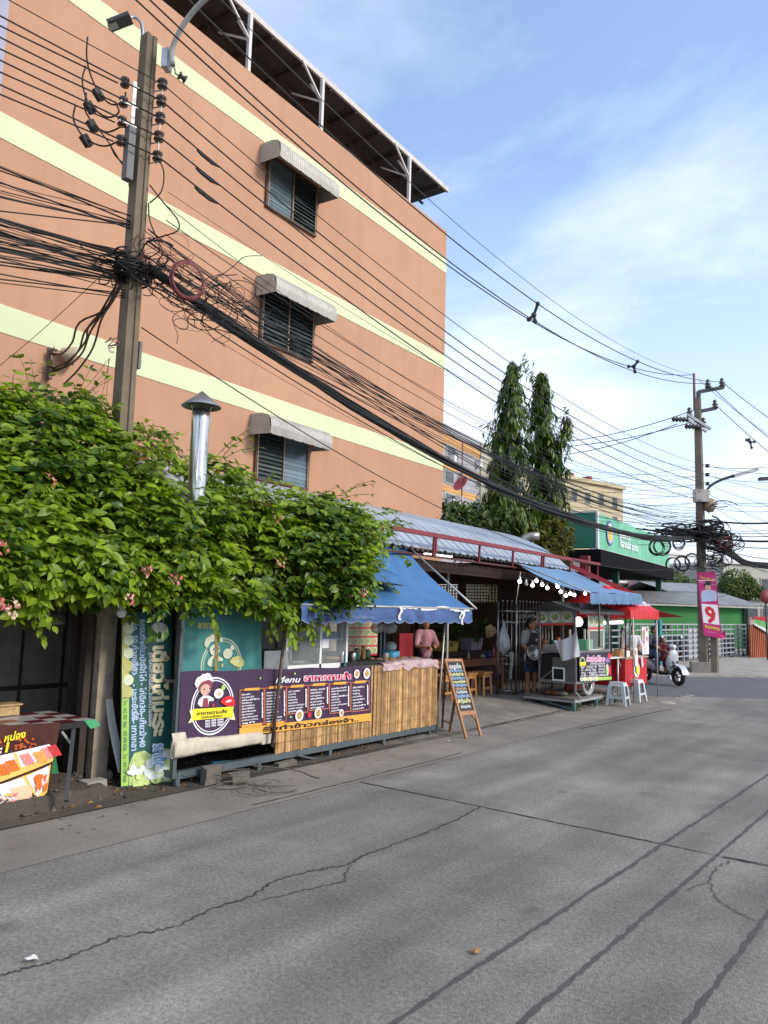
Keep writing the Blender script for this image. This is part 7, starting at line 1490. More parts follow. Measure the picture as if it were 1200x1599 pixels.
# string of bulbs
LITB = mat('lit_bulb', (1.0, 0.98, 0.93), 0.4, var=0, emit=4.5)
bp = [(812, 908), (832, 914), (838, 907), (847, 913), (855, 918), (870, 910), (871, 916), (876, 924), (884, 930), (891, 927), (897, 929), (914, 927)]
pts = []
for i, (u, v) in enumerate(bp):
    p = onX(u, v, -7.0+.012*i+(.12 if i % 2 else 0)); pts.append(p+UP*.10); b = thing('lit_bulb', 'bright round bulb in the string of bulbs hanging under the right blue awning', 'bulb', p, 'bulbs strung under the right awning')
    MB().ball(p, .036, 12).build('globe', LITB, b); MB().lathe(p+UP*.035, [(.024, 0), (.022, .05), (.012, .06)], 8).build('socket', WFRAME, b)
tag(MB().tube(pts, .006, 4).build('bulb_flex', CABLE), 'thin black flex joining the lit bulbs under the right awning', 'cable')
p = onX(822, 912, -7.0); b = thing('light_bulb', 'unlit clear bulb between the two leftmost lit bulbs', 'bulb', p); MB().ball(p, .04, 10).build('globe', mat('dull_bulb', (0.3, 0.3, 0.3), 0.2, var=.1), b); MB().lathe(p+UP*.03, [(.02, 0), (.015, .06)], 8).build('socket', WFRAME, b)
t = thing('lit_lamp', 'glowing white lamp hanging at the corner of the noodle cart roof', 'lamp', C_(903.5, 971, XC-.15)); p = C_(903.5, 971, XC-.15); MB().ball(p, .085, 12, (1, 1, 1.1)).build('globe', LITB, t); MB().tube([p, p+UP*.35], .008, 4).build('flex', CABLE, t)
for (ua, va, ub, vb, x, lb) in ((921, 973.5, 972, 971.5, XC-.25, 'long lit fluorescent tube over the red counter'), (941, 949, 957, 948.5, XC-.5, 'short lit tube under the red canopy')):
    a, b_ = onX(ua, va, x), onX(ub, vb, x); t = thing('fluorescent_tube', lb, 'lamp', a); MB().tube([a, b_], .028, 8).build('tube', LITM, t); MB().beam(a+UP*.05, b_+UP*.05, .05, .02).build('fixture', WFRAME, t)
# right blue awning
aw2 = thing('blue_awning', 'smaller pale blue awning sloping down over the noodle cart', 'awning', onX(950, 930, -5.75))
B0, B1 = PL(808, 880.5, S(0, .12, 0), BN), PL(896, 893, S(0, .12, 0), BN); F0, F1 = onX(922, 925.5, -5.72), onX(1003, 929, -5.72)
PALEB = mat('pale_blue_tarp', (0.13, 0.25, 0.42), 0.5, var=0.2, scale=1.5, dirt=0.4, dirtcol=(0.2, 0.3, 0.42), bump=.2, bscale=6)
def t2(i, j): p = F0.lerp(F1, i).lerp(B0.lerp(B1, i), j); p.z -= .09*math.sin(j*math.pi)-.012*math.sin(i*20); return p
MB().grid(t2, 30, 18).build('canvas', PALEB, aw2)
hv2 = F0.z-onX(930, 944, -5.72).z
def v2(i, j): p = F0.lerp(F1, i); return p+V((.012*math.sin(i*40)*j, 0, -.003-hv2*j*(.86+.14*abs(math.sin(i*17*math.pi)))))
MB().grid(v2, 140, 4).build('valance', mat('dull_blue_valance', (0.10, 0.20, 0.34), 0.5, var=.3, scale=4), aw2)
mb = MB(); q = F1; mb.grid(lambda i, j: q+V((-.28*i, .01, -hv2*.95*j)), 6, 3); mb.build('side_flap', mat('royal_blue_flap', (0.02, 0.08, 0.28), .5, var=.2), aw2)
MB().tube([B0, F0], .014, 6).build('edge_pipe', PIPE, aw2)
tag(MB().tube([onX(813, 893, -7.1), onX(806, 942, -7.1)], .01, 4).build('hanging_rod', PIPE), 'thin rod hanging from the shelter eave at the end of the gate', 'rod')
for (ut, ub, vt, vb, x, lb) in ((936, 936, 945, 1010, -5.75, 'dark pole carrying the front edge of the right blue awning'), (948, 947, 960, 1015, -6.1, 'thin green pole behind the glass case of the noodle cart'), (977, 977, 947, 1030, -5.95, 'dark pole rising from the red counter'), (984, 984, 955, 1028, -6.0, 'green grey pole behind the red counter')):
    tag(MB().tube([onX(ut, vt, x), onX(ub, vb, x)], .018, 6).build('canopy_pole', STEEL if ub != 947 and ub != 984 else TEALS), lb, 'pole')
# maroon end posts and sheet beside the shelter
tag(MB().beam(onX(914, 868, -7.6), onX(914, 955, -7.6), .22, .14).build('maroon_post', MAROON), 'maroon steel post standing at the right end of the shelter', 'post')
mb = MB(); mb.slab([onX(884, 893, -8.2), onX(911, 893, -8.2), onX(911, 872, -8.2), onX(884, 880, -8.2)], (-.03, 0, 0)); tag(mb.build('grey_sheet', wavemat('grey_sheet', (0.2, 0.18, 0.18), 'Y', 6, .5)), 'grey corrugated sheet between the shelter and the maroon post', 'sheet')
mb = MB(); mb.beam(onX(893, 884, -7.3), onX(1004, 934, -5.9), .05, .09); tag(mb.build('red_beam', mat('red_steel', (0.34, 0.02, 0.03), .45, var=.2)), 'red steel beam sloping down behind the right blue awning', 'beam')
# red canopy
rcn = thing('red_canopy', 'bright red canvas canopy with white lettering beyond the right blue awning', 'canopy', onX(1010, 960, -5.9))
REDT = mat('red_canvas', (0.55, 0.018, 0.025), 0.5, var=0.15, scale=2, bump=.2, bscale=5)
ca, cb_, cc, cd_ = onX(1003, 931, -6.05), onX(1025, 943, -5.85), onX(1027, 960, -5.7), onX(986, 947, -5.7)
yA, yB = onX(985, 947, -5.75).y, onX(1027, 959, -5.75).y; zE = onX(1005, 953, -5.75).z; zR = zE+.52
r_ = MB(); R0, R1 = V((-6.5, yA+.5, zR)), V((-6.5, yB-.5, zR)); c4 = [V((-5.72, yA-.1, zE)), V((-5.72, yB, zE)), V((-7.5, yB, zE)), V((-7.5, yA-.1, zE))]
r_.poly([c4[0], c4[1], R1, R0]); r_.poly([c4[1], c4[2], R1]); r_.poly([c4[2], c4[3], R0, R1]); r_.poly([c4[3], c4[0], R0]); r_.build('canvas', REDT, rcn)
mb = MB()
for a, b_ in ((c4[0], c4[1]), (c4[3], c4[0]), (c4[1], c4[2])): mb.grid(lambda i, j: a.lerp(b_, i)+V((.01*math.sin(i*40)*j, 0, -.20*j*(.85+.15*abs(math.sin(i*25))))), 50, 3)
mb.grid(lambda i, j: c4[1].lerp(V((-5.35, yB+.6, zE-.12)), i)+V((-.5*j, 0, -.03*j)), 4, 4)
mb.build('valance', REDT, rcn)
mb = MB(); RP = Plane(c4[0], c4[1], c4[0]+V((-.78, 0, .52)), c4[1]+V((-.78, 0, .52)))
for s, b in (('อร่อย', .50), ('เจ้าเก่า', .18)): text_mb(mb, s, RP.p(.72, b, .012), RP.r, RP.u, .30, 'CENTER', .03, 0, 0, .75)
mb.build('lettering', WHT, rcn)
for y in (yA+.1, yB-.1): MB().tube([(-5.74, y, 0), (-5.74, y, zE)], .016, 6).build('pole', PIPE, rcn)
MB().tube([(-6.5, (yA+yB)/2, 0.0), (-6.5, (yA+yB)/2, zR)], .02, 6).build('pole', STEEL, rcn)
# red counter
REDP = wavemat('red_panel', (0.28, 0.012, 0.016), 'X', 5, .5, .45, 0, .3); REDF = mat('red_front', (0.52, 0.018, 0.022), .4, var=.12)
XR = -5.85; ra_, rb_ = onX(977, 1060, XR).y, onX(1010.5, 1060, XR).y; zr1, zr0 = onX(977, 1027, XR).z, onX(978, 1069, XR).z
rc2 = thing('red_counter', 'bright red food counter with an oval yellow emblem on its front', 'counter', (XR-.4, (ra_+rb_)/2, 0))
mb = MB(); mb.bb(XR-.8, XR, ra_, rb_, zr0-.05, zr1-.03); mb.build('body', REDF, rc2); MB().bb(XR-.85, XR+.03, ra_-.03, rb_+.03, zr1-.03, zr1).build('counter_top', mat('tan_top', (0.42, 0.30, 0.2), .5, var=.3), rc2)
for i, j in ((XR-.77, ra_+.04), (XR-.03, ra_+.04), (XR-.77, rb_-.04), (XR-.03, rb_-.04)): MB().bb(i-.02, i+.02, j-.02, j+.02, HZ(i, j)-.01, zr0-.05).build('leg', STEEL, rc2)
p = V((XR+.006, (ra_+rb_)/2+.02, (zr0+zr1)/2)); r0_ = (zr1-zr0)*.30; em = MB(); em.mk(0); em.poly([p+V((0, math.cos(t*.2618)*r0_, math.sin(t*.2618)*r0_)) for t in range(24)]); em.mk(1); em.poly([p+V((.004, .02+math.cos(t*.2618)*r0_*.66, math.sin(t*.2618)*r0_*.72)) for t in range(24)]); em.mk(2); em.poly([p+V((.007, -.05+math.cos(t*.2618)*r0_*.42, .02+math.sin(t*.2618)*r0_*.62)) for t in range(6, 19)]); em.poly([p+V((.007, .03+math.cos(t)*r0_*.2, -.62*r0_+math.sin(t)*r0_*.12)) for t in (0, 1, 2, 3, 4, 5)]); em.build('emblem', [WHT, MATS['strong_yellow'], INK], rc2)
mb = MB(); mb.obox(((onX(905, 1068, -6.5)+onX(968, 1068, -6.5))/2+V((-.0, .3, .02))), (0, .75, 0), (.02, 0, 0), (0, 0, .33)); 
rp_ = thing('red_hoarding', 'dark red corrugated steel sheet behind the noodle cart wheel', 'hoarding', onX(935, 1085, -6.6)); y_a, y_b = y1-.6, ra_+.1
mb = MB(); mb.bb(-6.72, -6.68, y_a, y_b, zpf+.02, zr1-.06); 
for k in range(int((y_b-y_a)/.1)): mb.bb(-6.68, -6.665, y_a+.1*k, y_a+.1*k+.05, zpf+.02, zr1-.06)
mb.build('sheet', REDP, rp_)
# white folding rack and trays between the carts
rk = thing('pipe_table', 'light pipe framed side table between the noodle cart and the red counter', 'table', onX(960, 1060, -6.0)); ta, tb2 = onX(952, 1029, -5.95), onX(974, 1029, -5.95)
MB().bb(-6.5, -5.93, ta.y, tb2.y, ta.z, ta.z+.02).build('table_top', WFRAME, rk)
for y in (ta.y+.45, tb2.y): MB().tube([(-5.95, y, HZ(-5.95, y)), (-5.95, y, ta.z)], .02, 6).build('leg', PIPE, rk)
mb = MB(); mb.tube([(-5.95, tb2.y, ta.z-.35), (-5.95, ta.y+.45, ta.z-.02)], .012, 5); mb.build('brace', PIPE, rk)
for k in range(5):
    p = V((-6.2-.05*k, ta.y+.12+.17*k, ta.z+.02)); tag(MB().lathe(p, [(.05, 0), (.07, .03), (.06, .12+.04*(k % 3)), (0, .14+.04*(k % 3))], 10).build('food_pot', random.choice((BLK, WOODR, STEELB))), 'small pot among those on the side table by the red counter', 'pot', 'pots on the side table')
for (u, v, w_, h_, x, m_, lb) in ((994, 1031, .16, .24, XR+.035, 'WHT', 'sheet of white paper taped to the top of the red counter'), (1003, 1033, .10, .22, XR+.04, 'PINKS', 'slanted pale pink paper taped to the red counter'), (1008, 1000, .42, .62, XR-.15, 'MENUP', 'white menu board with pink pictures standing on the red counter')):
    p = onX(u, v, x); mb = MB(); mb.obox(p, (.006, 0, 0), (0, w_/2, .02 if m_ == 'PINKS' else 0), (0, -.03 if m_ == 'PINKS' else 0, h_/2)); o = tag(mb.build('paper_sheet' if m_ != 'MENUP' else 'menu_card', WHT if m_ != 'PINKS' else mat('pale_pink_paper', (.62, .5, .55), .6, var=.1)), lb, 'paper' if m_ != 'MENUP' else 'menu')
    if m_ == 'MENUP':
        mb = MB()
        for k in range(6): mb.mk(k % 2); c_ = p+V((.009, random.uniform(-.15, .15), random.uniform(-.05, .25))); mb.poly([c_+V((.001*k, math.cos(t)*.07, math.sin(t)*.06)) for t in (0, 1, 2, 3, 4, 5)])
        for k in range(5): mb.mk(1); mb.poly([p+V((.008, -.16, -.1-.04*k)), p+V((.008, .1, -.1-.04*k)), p+V((.008, .1, -.09-.04*k)), p+V((.008, -.16, -.09-.04*k))])
        mb.build('picture', [mat('salmon_print', (.65, .32, .22), .5, var=.3), mat('rose_print', (.55, .25, .25), .5, var=.3)], o)
for k in range(6):
    y = ra_+.12+(rb_-ra_-.3)*k/5; mb = MB(); mb.box((XR-.2-.05*(k % 2), y, zr1+.06+.02*(k % 2)), (.16, .18, .12+.04*(k % 2))); tag(mb.build('snack_box', (WOODO, mat('tan_card', (.45, .3, .18), .6, var=.3), WHT)[k % 3]), 'small snack box in the row on top of the red counter', 'box', 'snack boxes on the red counter')
# customers behind the red counter
def figure(name, label, b0, face, H, shirt, trousers, hair='short', arms=None, bag=None):
    k = H/1.62; fw = V(face).normalized(); lf = UP.cross(fw); pr = thing('person', label, 'person', b0); b0 = V(b0)
    at = lambda r, f, z: b0-lf*r*k+fw*f*k+UP*z*k
    mb = MB()
    for sg in (-1, 1): limb(mb, [at(sg*.085, 0, .88), at(sg*.09, .02, .48), at(sg*.09, -.01, .09)], [.088*k, .06*k, .04*k]); limb(mb, [at(sg*.09, -.02, .05), at(sg*.1, .13, .035)], [.042*k, .034*k])
    limb(mb, [at(0, 0, .88), at(0, 0, 1.08), at(0, .01, 1.24)], [.14*k, .125*k, .13*k]); limb(mb, [at(-.13, 0, 1.31), at(.13, 0, 1.31)], [.068*k, .068*k])
    hc = at(0, .02, 1.50); head_mb(mb, hc, fw, at(0, 0, 1.30), k); A = arms or [((.24, .05, 1.05), (.12, .28, 1.02)), ((-.24, .05, 1.05), (-.12, .28, 1.0))]
    for sg, (e, w_) in zip((1, -1), A): limb(mb, [at(sg*.17, 0, 1.30), at(*e), at(*w_)], [.055*k, .044*k, .03*k]); hand(mb, at(*w_), fw*.9-UP*.1, UP)
    remesh_body(mb, 'body', SKIN, pr, .014, 3); head_parts(pr, hc, fw, k, hair)
    mb = MB(); limb(mb, [at(0, 0, .86), at(0, 0, 1.08), at(0, .01, 1.25)], [.16*k, .145*k, .148*k]); limb(mb, [at(-.14, 0, 1.305), at(.14, 0, 1.305)], [.084*k, .084*k])
    for sg, (e, w_) in zip((1, -1), A): p = at(sg*.17, 0, 1.30); limb(mb, [p, p.lerp(at(*e), .85)], [.076*k, .066*k])
    remesh_body(mb, 'shirt', shirt, pr, .018, 3)
    mb = MB()
    for sg in (-1, 1): limb(mb, [at(sg*.085, 0, .86), at(sg*.09, .02, .48), at(sg*.09, -.01, .13)], [.108*k, .08*k, .06*k])
    remesh_body(mb, 'trousers', trousers, pr, .02, 3)
    return pr
mat('dark_trousers', (0.02, 0.02, 0.03), 0.8, var=0.2)
bw = onX(988, 1030, -6.9); bw = V((bw.x, bw.y, .15)); Hw = PL(988, 979, bw, FWD).z-.15
figure('person', 'vendor in a white top bending over the red counter under the canopy', bw, V((.5, -.9, 0)), Hw, mat('white_shirt', (0.62, 0.58, 0.56), .8, var=.12), MATS['dark_trousers'])
bw2 = onX(975, 1030, -7.5); bw2 = V((bw2.x, bw2.y, .15)); Hw2 = PL(974, 980, bw2, FWD).z-.15
figure('person', 'dark haired person in a brown top standing behind the white clad vendor', bw2, V((.9, .3, 0)), Hw2, mat('brown_shirt', (0.2, 0.10, 0.05), .8, var=.2), MATS['dark_trousers'])
p = onX(976, 1002, -6.55); mb = MB(); mb.grid(lambda i, j: p+V((-.05*i+.05*math.sin(j*7), -.18+.36*j*(1-.55*i)+.1*i, .26-.52*i*(1-.1*j)))+UP*(.12*j*(1-i)), 10, 10); tag(mb.build('white_bag', mat('white_plastic', (.6, .62, .66), .4, var=.15)), 'white plastic bag held up beside the vendor in white', 'bag')
figure('person', 'person in a pink patterned shirt with bowed head behind the plank table', V((pinkb0.x-.45, onX(664, 1000, -9.0).y, .12)), V((.75, -.45, 0)), PL(667, 966, V((-9.0, onX(664, 1000, -9.0).y, 0)), FWD).z-.12, mat('pink_patterned_shirt', (0.55, 0.27, 0.31), 0.85, var=0.5, scale=24, dirt=0.9, dirtcol=(0.22, 0.04, 0.07)), MATS['dark_trousers'], arms=[((.26, .10, 1.02), (.05, .32, 1.0)), ((-.26, .10, 1.02), (-.06, .30, 1.05))])
# plastic stools
GREYP = mat('grey_white_plastic', (0.50, 0.53, 0.54), 0.42, var=0.08, scale=4, dirt=.15, dirtcol=(.3, .3, .28))
def plastic_stool(p, rz, lab):
    t = thing('plastic_stool', lab, 'stool', (0, 0, 0)); h = .45
    mb = MB(); mb.slab([(-.135, -.135, h-.02), (.135, -.135, h-.02), (.135, .135, h-.02), (-.135, .135, h-.02)], (0, 0, .02)); mb.add([(-.135, -.135, h-.02), (.135, -.135, h-.02), (.135, .135, h-.02), (-.135, .135, h-.02), (-.155, -.155, h-.07), (.155, -.155, h-.07), (.155, .155, h-.07), (-.155, .155, h-.07)], [[0, 1, 5, 4], [1, 2, 6, 5], [2, 3, 7, 6], [3, 0, 4, 7]]); mb.build('seat', GREYP, t)
    for i in (-1, 1):
        for j in (-1, 1):
            mb = MB(); a = [(i*.155, j*.155), (i*.155, j*.085), (i*.135, j*.085), (i*.135, j*.135), (i*.085, j*.135), (i*.085, j*.155)]; b = [(i*.20, j*.20), (i*.20, j*.15), (i*.185, j*.15), (i*.185, j*.185), (i*.15, j*.185), (i*.15, j*.20)]
            vs = [(x, y, h-.06) for x, y in a]+[(x, y, 0) for x, y in b]; mb.add(vs, [[k, (k+1) % 6, 6+(k+1) % 6, 6+k] for k in range(6)]); mb.build('leg', GREYP, t)
    mb = MB(); q = .178
    for a, b_ in (((-q, -q), (q, -q)), ((q, -q), (q, q)), ((q, q), (-q, q)), ((-q, q), (-q, -q))): mb.beam((*a, .16), (*b_, .16), .012, .045)
    mb.build('stretcher', GREYP, t)
    t.location = p; t.rotation_euler = (0, 0, rz); return t
s1, s2 = G(975, 1102, .015), G(996, 1096, .015)
plastic_stool((s1.x-.12, s1.y+.0, .012), .12, 'nearer of two pale grey plastic stools before the red counter'); plastic_stool((s2.x-.12, s2.y+.15, .012), -.05, 'farther of two pale grey plastic stools before the red counter')
# ---------------------------------------------------------------- scooter with two riders
fwp, rwp = G(1060, 1071, 0), G(1003, 1062.5, 0)
rwp = fwp+(rwp-fwp).normalized()*1.30; hd = (fwp-rwp); wb = hd.length; ux = hd.normalized(); uy_ = UP.cross(ux); mid = V((rwp.x, rwp.y, 0)); q_ = wb/1.30
def M_(a, l, z): return mid+ux*a*q_+uy_*l*q_+UP*z*q_
sc = thing('motor_scooter', 'pale silver motor scooter carrying a man and a child across the side road', 'scooter', mid+ux*.65)
SILV = mat('silver_paint', (0.50, 0.52, 0.55), 0.25, var=0.04, metal=0.2, spec=.6); BLACKP = mat('black_plastic', (0.02, 0.02, 0.022), .5, var=.2); TYRE = mat('tyre_rubber', (0.02, 0.02, 0.02), .8, var=.2)
for a in (0, 1.30):
    mb = MB(); mb.torus(M_(a, 0, .24), .185*q_, .058*q_, uy_, 28, 10); w_ = mb.build('wheel', TYRE, sc)
    mb = MB(); mb.torus(M_(a, 0, .24), .13*q_, .012*q_, uy_, 24, 6); mb.lathe(M_(a, -.04, .24), [(.05*q_, 0), (.05*q_, .08*q_), (0, .08*q_)], 10, uy_)
    for k in range(5): t = k*1.2566; d_ = ux*math.cos(t)+UP*math.sin(t); mb.beam(M_(a, 0, .24), M_(a, 0, .24)+d_*.13*q_, .03*q_, .02*q_)
    mb.build('rim', GALV, w_)
def loft(mb, secs, n=12):
    vs = []
    for (a, z, hw, hh, tilt) in secs:
        for j in range(n):
            t = 2*math.pi*j/n; vs.append(M_(a+math.sin(t)*hh*math.sin(tilt), math.cos(t)*hw, z+math.sin(t)*hh*math.cos(tilt)))
    mb.add(vs, [[i*n+j, i*n+(j+1) % n, (i+1)*n+(j+1) % n, (i+1)*n+j] for i in range(len(secs)-1) for j in range(n)], True); mb.f += [[len(mb.v)-len(vs)+j for j in range(n)], [len(mb.v)-n+j for j in range(n)]]; mb.m += [mb.k]*2; mb.sm += [True]*2; return mb
loft(MB(), [(1.02, .30, .06, .06, 1.2), (1.04, .42, .15, .09, 1.2), (1.06, .58, .20, .09, 1.25), (1.10, .74, .18, .08, 1.3), (1.10, .88, .12, .06, 1.4), (1.10, .94, .05, .03, 1.4)]).build('leg_shield', SILV, sc)
loft(MB(), [(-.30, .66, .02, .02, 0), (-.26, .62, .11, .08, 0), (-.1, .55, .17, .13, 0), (.15, .50, .18, .15, 0), (.38, .46, .16, .14, 0), (.52, .36, .10, .08, 0)]).build('rear_body', SILV, sc)
loft(MB(), [(.42, .29, .17, .05, 0), (.7, .27, .18, .04, 0), (1.0, .29, .17, .05, 0), (1.06, .36, .10, .06, .6)]).build('floorboard', BLACKP, sc)
loft(MB(), [(-.28, .72, .05, .02, 0), (-.2, .73, .12, .05, 0), (.1, .72, .13, .05, 0), (.42, .70, .11, .05, 0), (.5, .68, .05, .03, 0)]).build('seat', BLACKP, sc)
mb = MB()
def fend(i, j):
    t = math.radians(200-190*i); r = .285; l = (j-.5)*.20; return M_(1.30+math.cos(t)*r*(1+.04*(1-abs(2*j-1))), l, .25+math.sin(t)*r*(1+.10*(1-abs(2*j-1)))*1.0)
mb.grid(fend, 18, 8); mb.build('front_fender', SILV, sc)
mb = MB(); mb.tube([M_(1.30, .07, .24), M_(1.18, .07, .62)], .022, 6); mb.tube([M_(1.30, -.07, .24), M_(1.18, -.07, .62)], .022, 6); mb.build('fork', BLACKP, sc)
loft(MB(), [(1.00, 1.00, .03, .03, 0), (1.04, 1.0, .11, .06, 0), (1.12, .99, .12, .065, 0), (1.17, .98, .07, .05, 0)]).build('handlebar_cowl', SILV, sc)
MB().ball(M_(1.155, 0, .985), .062*q_, 12, (.6, 1, 1)).build('headlight', mat('lamp_white', (.75, .75, .72), .15, var=0), sc)
mb = MB(); mb.tube([M_(1.0, .34, 1.03), M_(1.07, .1, 1.0), M_(1.07, -.1, 1.0), M_(1.0, -.34, 1.03)], .017*q_, 6); mb.build('handlebar', BLACKP, sc)
for sg in (-1, 1):
    mb = MB(); mb.tube([M_(1.05, sg*.24, 1.03), M_(1.09, sg*.30, 1.20)], .008*q_, 5); mm_ = mb.build('mirror', BLACKP, sc); MB().ball(M_(1.09, sg*.31, 1.24), .062*q_, 10, (.35, 1, .75)).build('mirror_glass', mat('mirror_face', (.7, .72, .74), .1, var=0, metal=.6), mm_)
    MB().ball(M_(1.13, sg*.13, .80), .03*q_, 8).build('indicator', mat('amber_lens', (.6, .25, .05), .2, var=0), sc)
mb = MB(); mb.beam(M_(-.05, -.15, .32), M_(.30, -.13, .26), .08, .09); mb.build('exhaust', STEEL, sc)
MB().ball(M_(-.31, 0, .60), .05*q_, 8, (.5, 1, 1)).build('tail_light', RED, sc)
def rider(label, a0, zseat, k, shirt, trous, skin=SKIN, bare=False, hair='short'):
    pr = thing('person', label, 'person', M_(a0, 0, zseat)); at = lambda a, l, z: M_(a0+a*k, l*k, zseat+z*k)
    r = q_*k; mb = MB()
    tor = [at(0, 0, .08), at(.03, 0, .28), at(.06, 0, .46)]
    limb(mb, tor, [.15*r, .135*r, .14*r]); limb(mb, [at(.07, -.15, .53), at(.07, .15, .53)], [.07*r, .07*r])
    hc = at(.10, 0, .745); f = ux; head_mb(mb, hc, f, at(.07, 0, .52), r)
    legs = []; arms = []
    for sg in (-1, 1):
        L_ = [at(.02, sg*.10, .08), at(.42, sg*.17, .10), at(.40, sg*.15, -.36)] if not bare else [at(.02, sg*.09, .06), at(.30, sg*.12, .04), at(.30, sg*.10, -.42)]; legs.append(L_); limb(mb, L_, [.09*r, .065*r, .042*r]); limb(mb, [L_[2]-UP*.03*r, L_[2]+ux*.14*r-UP*.05*r], [.045*r, .036*r])
        A = [at(.07, sg*.19, .52), at(.27, sg*.29, .30), at(.50, sg*.28, .33)] if not bare else [at(.07, sg*.18, .52), at(.20, sg*.24, .34), at(.42, sg*.20, .38)]; arms.append(A); limb(mb, A, [.055*r, .045*r, .03*r]); hand(mb, A[2], ux-UP*.3, UP)
    remesh_body(mb, 'body', skin, pr, .013, 3); head_parts(pr, hc, f, r, hair)
    mb = MB(); limb(mb, tor, [.17*r, .155*r, .16*r]); limb(mb, [at(.07, -.16, .52), at(.07, .16, .52)], [.088*r, .088*r])
    for A in arms: limb(mb, [A[0], A[1], A[1].lerp(A[2], .75 if not bare else .1)], [.08*r, .066*r, .05*r])
    remesh_body(mb, 'jacket' if not bare else 'shirt', shirt, pr, .016, 3)
    mb = MB()
    for L_ in legs: limb(mb, [L_[0], L_[1], L_[1].lerp(L_[2], .92 if not bare else .55)], [.11*r, .085*r, .062*r if not bare else .08*r])
    remesh_body(mb, 'jeans' if not bare else 'trousers', trous, pr, .016, 3)
    mb = MB()
    for L_ in legs: limb(mb, [L_[2]-UP*.05*r-ux*.03, L_[2]+ux*.15*r-UP*.065*r], [.05*r, .045*r])
    mb.build('shoes', BLACKP if not bare else MATS['pale_sandal'], pr)
rider('man in a dark jacket and jeans riding the silver scooter', .30, .70, .94, mat('navy_jacket', (0.025, 0.028, 0.045), .7, var=.3, scale=8), mat('blue_jeans', (0.06, 0.12, 0.22), .8, var=.3, scale=6))
rider('small child in dark red standing before the man on the silver scooter', .66, .64, .70, mat('maroon_shirt', (0.14, 0.012, 0.025), .8, var=.2), mat('maroon_trousers', (0.12, 0.010, 0.02), .8, var=.2), bare=True)
# ---------------------------------------------------------------- trees behind the shelter
random.seed(41)
ASH = leafmat('mast_tree_leaf', (0.007, 0.024, 0.005), (0.12, 0.19, 0.014), .25, .4)
BARK = mat('tree_bark', (0.10, 0.075, 0.05), .9, var=.4, scale=6)
def mast_tree(label, u, vt, depth, w_, lean=0.0, n=2600, zlow=2.0, grp=None):
    top = AT(u, vt, depth); base = V((top.x-lean*0, top.y, 0)); base = V((top.x, top.y, 0))+SIDE*(-lean)
    t = thing('mast_tree', label, 'tree', base); H_ = top.z
    ax = lambda z: V((base.x, base.y, 0))+SIDE*lean*((z/H_)**2)+UP*z
    MB().tube([ax(z*H_/8) for z in range(9)], [.14-.014*z for z in range(9)], 8).build('trunk', BARK, t)
    mb = MB(); nb = int(n/34)
    for i in range(nb):     # drooping branchlets hung with long leaves
        s = ((i+random.random())/nb)**.85; z = zlow+(H_-zlow)*s; r0 = w_*(1.2-.4*s)*(1-s**4)**.7*random.uniform(.55, 1.25)+.08
        a = random.random()*6.283; out = V((math.cos(a), math.sin(a), 0)); dr = random.uniform(.35, .95)
        for j in range(34):
            t_ = random.random()**.7; p = ax(z)+out*r0*t_*(1-.12*t_)+UP*(.25*t_-dr*t_*t_)+rnd_dir()*.10
            d = (out*random.uniform(.1, .5)-UP+rnd_dir()*.38).normalized(); l = random.uniform(.16, .34)
            leaf(mb, p, d, (out+UP*.5+rnd_dir()*.4).normalized(), l, l*.27, .12, .2)
    for k in range(4):      # the wispy leader
        a = ax(H_-.9+.3*k)
        for j in range(14): leaf(mb, a+SIDE*(.16*math.sin(u)*k)+rnd_dir()*.12+UP*random.uniform(-.2, .35), (SIDE*random.uniform(-.8, .4)-UP*random.uniform(.2, 1)).normalized(), rnd_dir(), .24, .06)
    mb.build('crown', ASH, t); return t
mast_tree('tallest mast tree, left of the pair of dark spires behind the shelter', 800, 566, 26, .92, .1, 8200)
mast_tree('second tall mast tree, the lighter right spire of the pair behind the shelter', 846, 582, 26.6, .80, -.05, 7200)
mast_tree('short leaning mast tree right of the two tall spires', 886, 650, 26.2, .5, .8, 1800)
mast_tree('short mast tree left of the two tall spires', 777, 676, 25.4, .62, -.3, 2400)
def bushy(name, label, cat, blobs, n, m, ls=.22, trunk=True, grp=None):
    c0 = V(blobs[0][0]); t = thing(name, label, cat, (c0.x, c0.y, 0)); mb = MB()
    if trunk:
        tm = MB(); tm.tube([(c0.x, c0.y, 0), (c0.x+.1, c0.y, c0.z*.6), c0], [.16, .12, .05], 7)
        for c, r, _ in blobs[1:]: tm.tube([(c0.x, c0.y, c0.z*.5), V(c)], [.08, .02], 5)
        tm.build('trunk', BARK, t)
    tot = sum(r*r for _, r, _ in blobs)
    for c, r, sq in blobs:
        for i in range(int(n*r*r/tot)):
            d = rnd_dir(); k = random.uniform(.55, 1.0)**.5*(1+.25*noise.noise(d*2.3+V(c)))
            p = V(c)+V((d.x*r, d.y*r, d.z*r*sq))*k; leaf(mb, p, (d*.6+rnd_dir()*.7+UP*-.2).normalized(), (d+UP*.7+rnd_dir()*.4).normalized(), ls*random.uniform(.7, 1.2), ls*.5, .2, .2)
    mb.build('crown', m, t); return t
HEDGE = leafmat('hedge_leaf', (0.008, 0.024, 0.006), (0.07, 0.11, 0.015), .25); GOLD = leafmat('golden_shrub_leaf', (0.045, 0.05, 0.008), (0.22, 0.20, 0.04), .3); OLIVE = leafmat('olive_tree_leaf', (0.02, 0.045, 0.008), (0.13, 0.17, 0.025), .3)
bushy('hedge', 'dark clipped hedge showing between the orange building and the mast trees', 'hedge', [(AT(700+15*k, 822+2*k, 24+.2*k), 1.0, .8) for k in range(6)]+[(AT(690, 815, 23), .9, .8)], 2600, HEDGE, .24, False)
